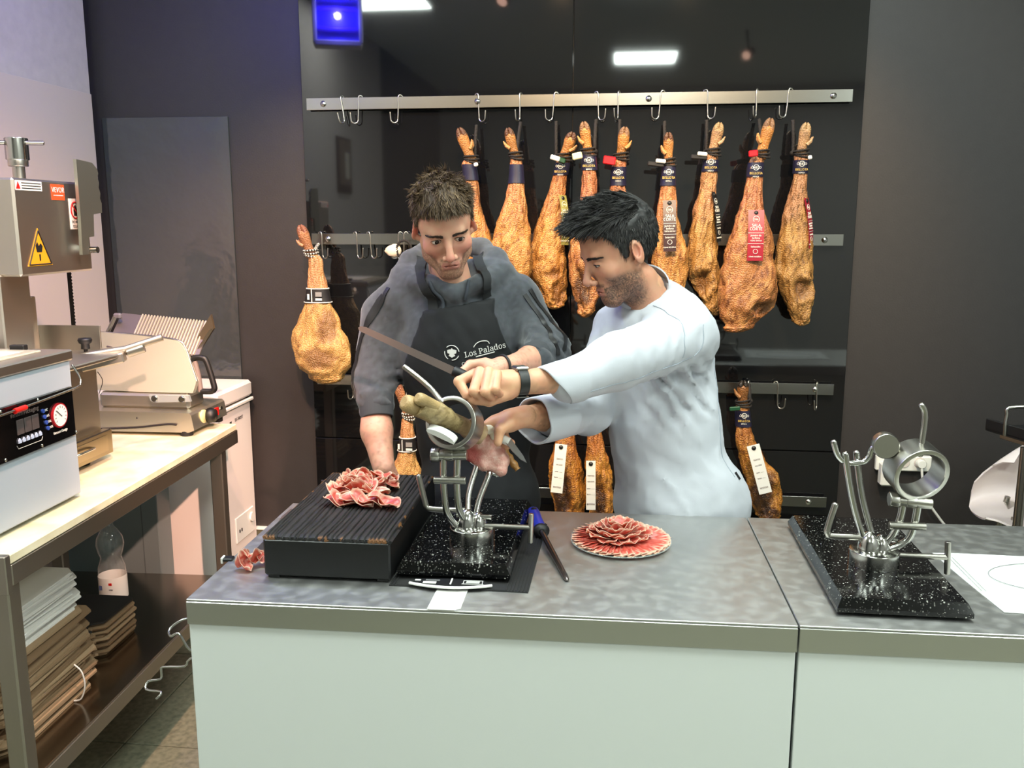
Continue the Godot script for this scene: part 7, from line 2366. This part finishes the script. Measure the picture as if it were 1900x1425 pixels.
	# tape along the sleeves and drawstrings
	var trims := [[Vector3(-0.6243, 1.4757, -2.4013), Vector3(-0.6529, 1.4255, -2.3786), Vector3(-0.6950, 1.3491, -2.3905), Vector3(-0.7140, 1.2609, -2.3722), Vector3(-0.7166, 1.1764, -2.3362)], [Vector3(-0.6449, 1.4618, -2.3861), Vector3(-0.6813, 1.3943, -2.3900), Vector3(-0.7063, 1.3197, -2.3838), Vector3(-0.7208, 1.2314, -2.3661), Vector3(-0.7242, 1.1818, -2.3465)], [Vector3(-0.2360, 1.4764, -2.4370), Vector3(-0.2011, 1.4255, -2.4319), Vector3(-0.1649, 1.3720, -2.3856), Vector3(-0.1389, 1.3190, -2.3484)], [Vector3(-0.2493, 1.4626, -2.4227), Vector3(-0.2137, 1.4129, -2.4077), Vector3(-0.1768, 1.3613, -2.3516), Vector3(-0.1509, 1.3092, -2.3145)]]
	for t in trims:
		var path := arc(t, 6).map(func(p): return snap.call(hf, p, 0.002) - base)
		put(hoodie, "tape", ribbon(path, 0.012, 0.002, func(p): return hf.grad(p + base)), dark)
	for t in [[Vector3(-0.4954, 1.5031, -2.3294), Vector3(-0.4878, 1.4778, -2.3257), Vector3(-0.4787, 1.4539, -2.3224), Vector3(-0.4668, 1.4272, -2.3190)], [Vector3(-0.3948, 1.5102, -2.3425), Vector3(-0.3944, 1.4891, -2.3388), Vector3(-0.3925, 1.4666, -2.3349), Vector3(-0.3892, 1.4441, -2.3312)]]:
		var path := arc(t, 5).map(func(p): return snap.call(hf, p, 0.005) - base)
		put(hoodie, "drawstring", MB.new().tube(path, 0.0045, 8), mat(Color(0.2, 0.22, 0.25), 0.9))
	# ---- apron: a sheet lying on the front of the torso
	var af := Field.new(Vector3(-0.68, 0.66, -2.6), Vector3(-0.14, 1.5, -2.2), 0.0085)
	tor.call(af)
	af.cap(Vector3(-0.3784, 0.8926, -2.3964), Vector3(-0.3726, 0.7646, -2.3535), 0.15, 0.15, 0.03)
	af.cap(Vector3(-0.5276, 1.4374, -2.4262), Vector3(-0.3348, 1.4492, -2.4511), 0.06, 0.06, 0.05)
	af.clip(0.009, func(p: Vector3) -> float:
		var y := p.y
		var w := 0.095
		if y < 1.4:
			w = lerpf(0.165, 0.1, smoothstep(1.22, 1.42, y)) if y > 1.22 else lerpf(0.2, 0.165, smoothstep(0.95, 1.22, y))
		var topline := lerpf(1.418, 1.452, clampf((p.x + 0.508) / 0.197, 0.0, 1.0)) + 0.004
		return maxf(maxf(absf(p.x + 0.425 - 0.04 * smoothstep(1.3, 1.0, p.y)) - w, y - topline), -2.43 - p.z))
	af.each(func(p: Vector3, v: float) -> float:
		return v + 0.006 * nz.get_noise_3d(p.x * 8.0 + 4.0, p.y * 6.0, 2.0) + 0.003 * nz.get_noise_3d(p.x * 26.0 + p.y * 16.0, p.y * 9.0, 5.0))
	var am := MB.new()
	am.X = T
	af.build(am, func(p: Vector3, n: Vector3) -> Color: return Color.WHITE)
	var apron := put(o, "apron", am, cloth(Color(0.06, 0.068, 0.08), 0.85, 0.12))
	var strap_m := cloth(Color(0.07, 0.08, 0.09), 0.8, 0.12)
	for t in [[Vector3(-0.4936, 1.4188, -2.3143), Vector3(-0.5044, 1.4610, -2.3207), Vector3(-0.5196, 1.5019, -2.3468), Vector3(-0.5372, 1.5393, -2.4026), Vector3(-0.5459, 1.5689, -2.4786)], [Vector3(-0.3170, 1.4525, -2.3413), Vector3(-0.3392, 1.4955, -2.3567), Vector3(-0.3615, 1.5293, -2.3909), Vector3(-0.3815, 1.5559, -2.4445), Vector3(-0.3990, 1.5803, -2.5184)]]:
		var path := arc(t, 6).map(func(p): return snap.call(hf, p, 0.006) - base)
		put(apron, "strap", ribbon(path, 0.027, 0.002, func(p): return hf.grad(p + base)), strap_m)
	# printed emblem and lettering
	var emb := func(p: Vector3) -> Transform3D:
		var q: Vector3 = snap.call(af, p, 0.0012)
		var n: Vector3 = af.grad(q)
		var x := Vector3.UP.cross(n).normalized()
		return Transform3D(Basis(x, n.cross(x), n), q - base)
	var e1: Transform3D = emb.call(Vector3(-0.4360, 1.3119, -2.3018))
	var ring := []
	for i in 33:
		ring.append(e1 * Vector3(cos(TAU * i / 32) * 0.02, sin(TAU * i / 32) * 0.02, 0.0005))
	for q in [[1, 13], [15, 22], [24, 31]]:
		put(apron, "emblem", MB.new().tube(ring.slice(q[0], q[1]), 0.0013, 5), mats.letter)
	var eagle := MB.new()
	eagle.X = e1
	eagle.prism([Vector2(0, 0.013), Vector2(0.003, 0.009), Vector2(0.006, 0.009), Vector2(0.013, 0.007), Vector2(0.012, -0.001), Vector2(0.006, -0.003), Vector2(0.009, -0.008), Vector2(0.0, -0.013), Vector2(-0.009, -0.008), Vector2(-0.006, -0.003), Vector2(-0.012, -0.001), Vector2(-0.013, 0.007), Vector2(-0.006, 0.009), Vector2(-0.003, 0.009)], 0.0012)
	put(apron, "emblem", eagle, mats.letter, "white printed eagle crest")
	var e2: Transform3D = emb.call(Vector3(-0.3440, 1.3204, -2.3142))
	var t1 := text(apron, "Los Palados", 0.021, Vector3.ZERO, mats.letter, Vector3.ZERO, 0.001, true)
	t1.transform = e2 * Transform3D(Basis(Vector3.BACK, 0.2), Vector3(0.002, -0.002, 0.001))
	var swoosh := []
	for q in [Vector2(-0.03, 0.006), Vector2(-0.022, 0.016), Vector2(-0.008, 0.0215), Vector2(0.008, 0.021), Vector2(0.014, 0.014)]:
		swoosh.append(e2 * Vector3(q.x, q.y, 0.001))
	put(apron, "emblem", MB.new().tube(arc(swoosh, 4), 0.0013, 5), mats.letter)
	put(apron, "emblem", MB.new().tube([e2 * Vector3(-0.024, -0.02, 0.001), e2 * Vector3(0.028, -0.009, 0.001)], 0.0016, 5), mats.letter)
	for q in [["CURSO", Vector3(-0.3884, 1.2854, -2.2924), 0.012], ["Corte", Vector3(-0.3965, 1.2700, -2.2886), 0.012]]:
		var e3: Transform3D = emb.call(q[1])
		var t2 := text(apron, q[0], q[2], Vector3.ZERO, mats.letter, Vector3.ZERO, 0.001)
		t2.transform = e3 * Transform3D(Basis.IDENTITY, Vector3(0.004, 0, 0.001))
	# bracelet
	var wr := Vector3(-0.2809, 1.2961, -2.1924)
	var ax := (Vector3(-0.2552, 1.2966, -2.2181) - Vector3(-0.2859, 1.2965, -2.1889)).normalized()
	var bl := []
	var s1 := ax.cross(Vector3.UP).normalized()
	for i in 25:
		bl.append(wr + (s1 * cos(TAU * i / 24) + Vector3.UP * sin(TAU * i / 24)) * 0.0295 - base)
	put(o, "bracelet", MB.new().tube(bl, 0.0035, 8), mat(Color(0.09, 0.06, 0.06), 0.6))
	# trousers and shoes
	var tm := MB.new()
	tm.X = T
	legs(tm, Vector3(-0.3838, 0.8501, -2.4290), func(p: Vector3, n: Vector3) -> Color: return Color.WHITE, 1.0, 0.0)
	put(o, "trousers", tm, cloth(Color(0.08, 0.08, 0.09)))
	shoes(o, base, Vector3(-0.39, 0, -2.43), 0.1, mats.black)
	# ---- the long slicing knife in his hand
	var tip := Vector3(-0.6253, 1.4025, -2.1014)
	var bol := Vector3(-0.3900, 1.2973, -2.1051)
	var kn := thing("slicing_knife", "long ham slicing knife with black handle held by the young man", "knife", bol)
	var kx := (tip - bol).normalized()
	var kz := Vector3(0.1, 0.1, 1.0).normalized()
	var ky := kz.cross(kx).normalized()
	kz = kx.cross(ky)
	var L := tip.distance_to(bol)
	var blade := MB.new()
	blade.X = Transform3D(Basis(kx, ky, kz), Vector3.ZERO)
	blade.prism([Vector2(0, -0.0095), Vector2(L * 0.93, -0.008), Vector2(L * 0.98, -0.005), Vector2(L, 0.001), Vector2(L * 0.985, 0.006), Vector2(L * 0.95, 0.0075), Vector2(0, 0.0095)], 0.0016)
	put(kn, "blade", blade, mat(Color(0.58, 0.52, 0.5), 0.32, 0.85))
	var hb := MB.new()
	hb.X = blade.X
	put(kn, "handle", hb.tube([Vector3(0.004, 0, 0), Vector3(0.002, 0, 0), Vector3(-0.012, -0.001, 0), Vector3(-0.06, -0.002, 0), Vector3(-0.1, 0.0, 0)], [0.009, 0.0135, 0.0135, 0.011, 0.011], 10), mats.black)

func older_man() -> void:
	var base := Vector3(0.15, 0.0, -2.44)
	var o := thing("person", "bearded man in white chef jacket leaning in to cut the ham", "person", base)
	var T := Transform3D(Basis.IDENTITY, -base)
	var look := {"skin": Color(0.72, 0.53, 0.42), "flush": Color(0.7, 0.43, 0.35), "lips": Color(0.62, 0.38, 0.34), "hair": Color(0.07, 0.065, 0.065), "hair2": Color(0.27, 0.26, 0.25), "brow": Color(0.1, 0.08, 0.07), "iris": Color(0.1, 0.07, 0.05), "beard": 0.62, "cheek": 0.1, "seed": 77, "style": 1, "lid": 0.0038, "gaze": Vector3(0.0, -0.55, 1.0)}
	var HX := Transform3D(Basis(Vector3.UP, deg_to_rad(-67.0)) * Basis(Vector3.RIGHT, deg_to_rad(22.0)), Vector3(0.004, 1.582, -2.362))
	HX.basis = HX.basis.scaled(Vector3.ONE * 1.01)
	var HL := T * HX
	var nz := FastNoiseLite.new()
	nz.seed = 27
	nz.frequency = 1.0
	var skin := func(p: Vector3, n: Vector3) -> Color:
		var g := nz.get_noise_3d(p.x * 22.0, p.y * 22.0, p.z * 22.0)
		var h := nz.get_noise_3d(p.x * 200.0, p.y * 260.0, p.z * 200.0)
		var c: Color = Color(0.8, 0.62, 0.48).lerp(Color(0.76, 0.5, 0.4), clampf(0.3 + g * 0.5, 0.0, 0.9))
		return c.lerp(Color(0.28, 0.2, 0.15), clampf(h * 0.7 - 0.05, 0.0, 0.4) * smoothstep(-0.21, -0.17, p.x)).srgb_to_linear()
	var body := MB.new()
	body.colored = true
	var face := head_skin(body, HL, look)
	body.X = T
	var bf := Field.new(Vector3(-0.3, 0.8, -2.65), Vector3(0.36, 1.56, -1.92), 0.009)
	bf.cap(HX * Vector3(0, -0.12, -0.03), Vector3(0.0728, 1.4264, -2.4543), 0.052, 0.06, 0.03)
	bf.cap(Vector3(0.1040, 1.3528, -2.4549), Vector3(0.1726, 0.9137, -2.3937), 0.1, 0.1, 0.03)
	bf.cap(Vector3(0.1678, 1.3755, -2.3335), Vector3(0.0014, 1.3431, -2.5228), 0.05, 0.05, 0.03)
	bf.cap(Vector3(0.1719, 1.3755, -2.3340), Vector3(-0.0038, 1.3246, -2.1198), 0.046, 0.042, 0.02)
	bf.cap(Vector3(-0.0038, 1.3246, -2.1198), Vector3(-0.1150, 1.2992, -2.0407), 0.042, 0.037, 0.02)
	bf.cap(Vector3(-0.1150, 1.2992, -2.0407), Vector3(-0.2077, 1.2939, -1.9879), 0.037, 0.028, 0.02)
	bf.cap(Vector3(0.0012, 1.3506, -2.5242), Vector3(-0.0795, 1.1587, -2.3162), 0.046, 0.042, 0.02)
	bf.cap(Vector3(-0.0795, 1.1587, -2.3162), Vector3(-0.1692, 1.1934, -2.0970), 0.04, 0.034, 0.02)
	bf.cap(Vector3(-0.1692, 1.1934, -2.0970), Vector3(-0.2172, 1.2037, -2.0318), 0.033, 0.026, 0.02)
	bf.build(body, skin)
	legs(body, Vector3(0.1761, 0.8382, -2.4112), skin, 0.85, 0.0)
	# left fist
	hand(body, Vector3(-0.3553, 1.2597, -1.8619).min(Vector3(-0.1957, 1.3377, -2.0279)), Vector3(-0.3553, 1.2597, -1.8619).max(Vector3(-0.1957, 1.3377, -2.0279)), [
		[Vector3(-0.1985, 1.2942, -1.9942), Vector3(-0.2394, 1.2932, -1.9738), 0.0285, 0.029, 0.015],
		[Vector3(-0.2394, 1.2932, -1.9738), Vector3(-0.2866, 1.2950, -1.9583), 0.029, 0.03, 0.015],
		[Vector3(-0.3157, 1.3182, -1.9488), Vector3(-0.3475, 1.3041, -1.9272), 0.0125, 0.0115, 0.008], [Vector3(-0.3475, 1.3041, -1.9272), Vector3(-0.3265, 1.2774, -1.9095), 0.0112, 0.0105, 0.004], [Vector3(-0.3265, 1.2774, -1.9095), Vector3(-0.3084, 1.2772, -1.9320), 0.0095, 0.009, 0.004],
		[Vector3(-0.3022, 1.3258, -1.9416), Vector3(-0.3081, 1.2893, -1.8933), 0.012, 0.0115, 0.0045], [Vector3(-0.3081, 1.2893, -1.8933), Vector3(-0.2947, 1.2712, -1.9141), 0.0105, 0.0095, 0.004],
		[Vector3(-0.2808, 1.3271, -1.9362), Vector3(-0.2823, 1.2897, -1.8883), 0.0115, 0.0112, 0.0045], [Vector3(-0.2823, 1.2897, -1.8883), Vector3(-0.2726, 1.2735, -1.9110), 0.0102, 0.0092, 0.004],
		[Vector3(-0.2613, 1.3215, -1.9354), Vector3(-0.2607, 1.2949, -1.8948), 0.0108, 0.0102, 0.0045], [Vector3(-0.2607, 1.2949, -1.8948), Vector3(-0.2529, 1.2801, -1.9166), 0.0092, 0.0085, 0.004],
		[Vector3(-0.2372, 1.2744, -1.9553), Vector3(-0.2786, 1.2616, -1.9276), 0.015, 0.0125, 0.01], [Vector3(-0.2786, 1.2616, -1.9276), Vector3(-0.3148, 1.2653, -1.9107), 0.0118, 0.0095, 0.006]],
		[[Vector3(-0.2866, 1.2950, -1.9583), Vector3(0.04, 0.03, 0.028), 0.012]], skin)
	# right hand closed on the small knife
	hand(body, Vector3(-0.3090, 1.1392, -1.9377).min(Vector3(-0.1993, 1.2276, -2.0690)), Vector3(-0.3090, 1.1392, -1.9377).max(Vector3(-0.1993, 1.2276, -2.0690)), [
		[Vector3(-0.2089, 1.2051, -2.0382), Vector3(-0.2404, 1.2007, -2.0132), 0.0265, 0.027, 0.015],
		[Vector3(-0.2917, 1.1917, -1.9901), Vector3(-0.3045, 1.1733, -1.9904), 0.012, 0.011, 0.01], [Vector3(-0.3045, 1.1733, -1.9904), Vector3(-0.2962, 1.1463, -2.0019), 0.0105, 0.0095, 0.006],
		[Vector3(-0.2850, 1.1846, -2.0050), Vector3(-0.2953, 1.1564, -2.0140), 0.0115, 0.011, 0.008], [Vector3(-0.2953, 1.1564, -2.0140), Vector3(-0.2729, 1.1377, -2.0082), 0.0105, 0.0095, 0.006],
		[Vector3(-0.2738, 1.1774, -2.0153), Vector3(-0.2752, 1.1490, -2.0253), 0.011, 0.0105, 0.008], [Vector3(-0.2752, 1.1490, -2.0253), Vector3(-0.2479, 1.1414, -2.0016), 0.0102, 0.0095, 0.006],
		[Vector3(-0.2593, 1.1738, -2.0214), Vector3(-0.2550, 1.1502, -2.0279), 0.0105, 0.0098, 0.008], [Vector3(-0.2550, 1.1502, -2.0279), Vector3(-0.2387, 1.1463, -2.0087), 0.0095, 0.009, 0.006],
		[Vector3(-0.2411, 1.1976, -1.9870), Vector3(-0.2606, 1.1870, -1.9643), 0.0145, 0.0125, 0.012], [Vector3(-0.2606, 1.1870, -1.9643), Vector3(-0.2632, 1.1601, -1.9551), 0.0118, 0.0098, 0.006]],
		[[Vector3(-0.2619, 1.1948, -2.0024), Vector3(0.036, 0.022, 0.026), 0.015]], skin)
	put(o, "body", body, skin_mat())
	head_parts(o, HL, look, face)
	# ---- chef jacket
	var jf := Field.new(Vector3(-0.26, 0.78, -2.68), Vector3(0.45, 1.58, -1.97), 0.0085)
	jf.ell(Vector3(0.1124, 1.3019, -2.4466), Vector3(0.155, 0.2, 0.135), 0.05)
	jf.ell(Vector3(0.1403, 1.0911, -2.4118), Vector3(0.158, 0.22, 0.128), 0.06)
	jf.ell(Vector3(0.1893, 0.8918, -2.3917), Vector3(0.188, 0.17, 0.13), 0.05)
	jf.cap(Vector3(0.1640, 1.3868, -2.3453), Vector3(0.0084, 1.3678, -2.5077), 0.075, 0.07, 0.05)
	jf.cap(Vector3(0.0868, 1.4417, -2.4485), Vector3(0.1578, 1.4026, -2.4088), 0.062, 0.07, 0.05)
	jf.cap(Vector3(0.1822, 1.3653, -2.3385), Vector3(0.0026, 1.3246, -2.1206), 0.086, 0.066, 0.05)
	jf.cap(Vector3(0.0026, 1.3246, -2.1206), Vector3(-0.1002, 1.2909, -2.0461), 0.064, 0.05, 0.03)
	jf.cap(Vector3(-0.1002, 1.2909, -2.0461), Vector3(-0.1123, 1.2881, -2.0390), 0.048, 0.045, 0.012)
	jf.cap(Vector3(0.0090, 1.3380, -2.5023), Vector3(-0.0725, 1.1629, -2.3178), 0.075, 0.064, 0.05)
	jf.cap(Vector3(-0.0725, 1.1629, -2.3178), Vector3(-0.1453, 1.1871, -2.1294), 0.062, 0.054, 0.03)
	jf.cap(Vector3(-0.1453, 1.1871, -2.1294), Vector3(-0.1573, 1.1877, -2.1127), 0.05, 0.046, 0.015)
	# stand collar
	var nk := Vector3(0.0679, 1.4485, -2.4526)
	var na := (HX * Vector3(0, -0.11, -0.03) - nk).normalized()
	var q1 := na.cross(Vector3(0, 0, 1)).normalized()
	var q2 := na.cross(q1)
	jf.ell(nk + na * 0.06, Vector3(0.06, 0.07, 0.06), 0.012, Basis.IDENTITY, true)
	var e0 := Vector3(0.0026, 1.3246, -2.1206)
	var s0 := Vector3(0.1822, 1.3653, -2.3385)
	var ad := (e0 - s0).normalized()
	var armpit := Vector3(0.1644, 1.2361, -2.3181)
	jf.each(func(p: Vector3, v: float) -> float:
		var w := 0.006 * nz.get_noise_3d(p.x * 7.0, p.y * 5.0, p.z * 7.0)
		var t := (p - s0).dot(ad)
		var arm := smoothstep(0.13, 0.09, (p - s0 - ad * t).length()) * smoothstep(-0.02, 0.05, t)
		var ph := t * 60.0 + p.y * 38.0 + 3.5 * nz.get_noise_3d(p.x * 6.0, p.y * 6.0, p.z * 6.0)
		w += arm * 0.009 * pow(absf(sin(ph)), 3.0) * smoothstep(0.46, 0.12, t) * (0.5 + nz.get_noise_3d(p.x * 8.0 + 5.0, p.y * 8.0, p.z * 8.0))
		w += 0.012 * pow(absf(nz.get_noise_3d(p.x * 5.0 + p.y * 4.5, p.y * 2.2 - p.x * 2.0, p.z * 5.0)), 0.7) * (1.0 - arm)
		var pit := smoothstep(0.16, 0.04, p.distance_to(armpit))
		w += pit * 0.008 * sin((p.y * 0.8 + p.x) * 130.0 + 3.0 * nz.get_noise_3d(p.x * 12.0, p.y * 12.0, p.z * 12.0))
		return v + w)
	var jm := MB.new()
	jm.X = T
	jf.build(jm, func(p: Vector3, n: Vector3) -> Color: return Color.WHITE)
	var jacket := put(o, "jacket", jm, cloth(Color(0.72, 0.735, 0.765), 0.75, 0.2))
	var snap := func(f: Field, p: Vector3, off: float) -> Vector3:
		for k in 6:
			p -= f.grad(p) * (f.sample(p) - off)
		return p
	for q in [[Vector3(-0.0842, 1.2950, -2.0538), Vector3(-0.1410, 1.2834, -2.0194), 0.053, 0.05, 0.03], [Vector3(-0.1269, 1.1854, -2.1517), Vector3(-0.1916, 1.1895, -2.0579), 0.056, 0.056, 0.004]]:
		var cdir: Vector3 = (q[1] - q[0]).normalized()
		var cu: Vector3 = cdir.cross(Vector3.UP).normalized()
		var cv: Vector3 = cdir.cross(cu)
		var rr := []
		for e in [[0.0, 0.0], [0.1, 0.001], [0.5, 0.002], [0.9, 0.0015], [0.98, 0.0012], [1.0, 0.0], [1.0, -0.003], [0.96, -0.005], [0.5, -0.006]]:
			var ring := []
			for j in 40:
				var a := TAU * j / 40
				var wob := 0.0025 * sin(a * 3.0 + 1.0) + 0.0015 * sin(a * 5.0)
				var tilt: float = -q[4] * sin(a) * e[0]
				ring.append(q[0].lerp(q[1], e[0]) + cdir * tilt + (cu * cos(a) + cv * sin(a)) * (lerpf(q[2], q[3], e[0]) + e[1] + wob * e[0]) - base)
			rr.append(ring)
		put(jacket, "cuff", MB.new().loft(rr, true, false, false), jacket.material_override)
	var crows := []
	for i in 6:
		var v := i / 5.0
		var row := []
		for j in 29:
			var a := 0.2 + (TAU - 0.4) * j / 28.0 + PI
			var back := 0.5 + 0.5 * cos(a)
			row.append(nk + (q1 * cos(a) + q2 * sin(a)) * (0.078 - 0.008 * v) + na * (0.0 + v * (0.062 + 0.014 * back)) - base)
		crows.append(row)
	put(jacket, "collar", MB.new().slab(crows, 0.004), jacket.material_override)
	var seam := mat(Color(0.6, 0.63, 0.67), 0.9)
	for t in [[Vector3(0.2209, 1.4060, -2.2532), Vector3(0.1958, 1.3267, -2.2359), Vector3(0.0728, 1.2879, -2.0916), Vector3(-0.0389, 1.2618, -2.0123), Vector3(-0.0988, 1.2451, -1.9817)], [Vector3(0.0966, 1.4384, -2.3262), Vector3(0.1289, 1.4162, -2.2749), Vector3(0.1561, 1.3755, -2.2196), Vector3(0.1518, 1.3296, -2.2108)], [Vector3(-0.1068, 1.3378, -1.9975), Vector3(-0.0871, 1.3111, -1.9746), Vector3(-0.0887, 1.2753, -1.9679), Vector3(-0.1012, 1.2475, -1.9818)], [Vector3(0.2760, 1.3291, -2.4300), Vector3(0.2861, 1.2183, -2.3907), Vector3(0.3003, 1.1095, -2.3522), Vector3(0.3310, 0.9970, -2.3354)]]:
		var path := arc(t, 8).map(func(p): return snap.call(jf, p, 0.0002) - base)
		put(jacket, "seam", MB.new().tube(path, 0.0014, 5), seam)
	for q in [Vector3(-0.0552, 1.3485, -2.3534), Vector3(-0.0608, 1.3092, -2.3252), Vector3(-0.0712, 1.2674, -2.3164)]:
		var p: Vector3 = snap.call(jf, q, 0.002) - base
		put(jacket, "button", MB.new().ball(p, Vector3(0.007, 0.007, 0.007), 10, 7), mats.white)
	var lp: Vector3 = snap.call(jf, Vector3(0.3367, 0.9914, -2.3556), 0.001)
	var ln: Vector3 = jf.grad(lp)
	var lx := Vector3.UP.cross(ln).normalized()
	var lb := MB.new()
	lb.X = Transform3D(Basis(lx, ln.cross(lx), ln), lp - base)
	put(jacket, "label", lb.box(Vector3.ZERO, Vector3(0.011, 0.022, 0.0015), 0.0), mats.ink)
	# watch on the left wrist
	var wa := Vector3(-0.2145, 1.2960, -1.9823)
	var wx := (Vector3(-0.1928, 1.2934, -1.9998) - Vector3(-0.2394, 1.2944, -1.9740)).normalized()
	var wu := Vector3.UP
	wu = (wu - wx * wx.dot(wu)).normalized()
	var wv := wx.cross(wu)
	var wr := []
	for q in [[-0.011, 0.029], [-0.011, 0.0318], [0.011, 0.0318], [0.011, 0.029]]:
		var ring := []
		for j in 32:
			var a := TAU * j / 32
			ring.append(wa + wx * q[0] + (wu * cos(a) + wv * sin(a)) * q[1] - base)
		wr.append(ring)
	var watch := put(o, "watch", MB.new().loft(wr, true, false, false), mat(Color(0.06, 0.07, 0.07), 0.5), "black strap watch")
	var wc := MB.new()
	wc.X = Transform3D(Basis(wx, wu, wv), wa + wu * 0.032 - wv * 0.004 - base)
	put(watch, "case", wc.box(Vector3.ZERO, Vector3(0.032, 0.009, 0.034), 0.003), mats.satin)
	var wb := MB.new()
	wb.X = Transform3D(Basis(wx, wu, wv), wa - wu * 0.032 + wv * 0.006 - base)
	put(watch, "buckle", wb.box(Vector3(0, 0, 0), Vector3(0.03, 0.003, 0.02), 0.001), mats.chrome)
	var tm := MB.new()
	tm.X = T
	legs(tm, Vector3(0.1761, 0.8382, -2.4112), func(p: Vector3, n: Vector3) -> Color: return Color.WHITE, 0.98, 0.0)
	put(o, "trousers", tm, cloth(Color(0.06, 0.06, 0.07)))
	shoes(o, base, Vector3(0.175, 0, -2.4), -0.6, mats.black)
	# ---- small knife in his right hand
	var b0 := Vector3(-0.2420, 1.1524, -1.9940)
	var t0 := Vector3(-0.2010, 1.1072, -1.9753)
	var kn := thing("paring_knife", "small pointed knife in the right hand of the man in white", "knife", b0)
	var kx := (t0 - b0).normalized()
	var kz := (Vector3(0.75, 0.25, 0.6) - kx * kx.dot(Vector3(0.75, 0.25, 0.6))).normalized()
	var ky := kz.cross(kx)
	var L := t0.distance_to(b0)
	var bl := MB.new()
	bl.X = Transform3D(Basis(kx, ky, kz), Vector3.ZERO)
	put(kn, "blade", bl.prism([Vector2(-0.004, -0.011), Vector2(L * 0.4, -0.011), Vector2(L * 0.8, -0.006), Vector2(L, 0.002), Vector2(L * 0.7, 0.007), Vector2(-0.004, 0.009)], 0.0015), mats.steel)
	put(kn, "handle", MB.new().tube([Vector3.ZERO, (Vector3(-0.2935, 1.1723, -2.0018) - b0)], [0.01, 0.011], 10), mats.white)
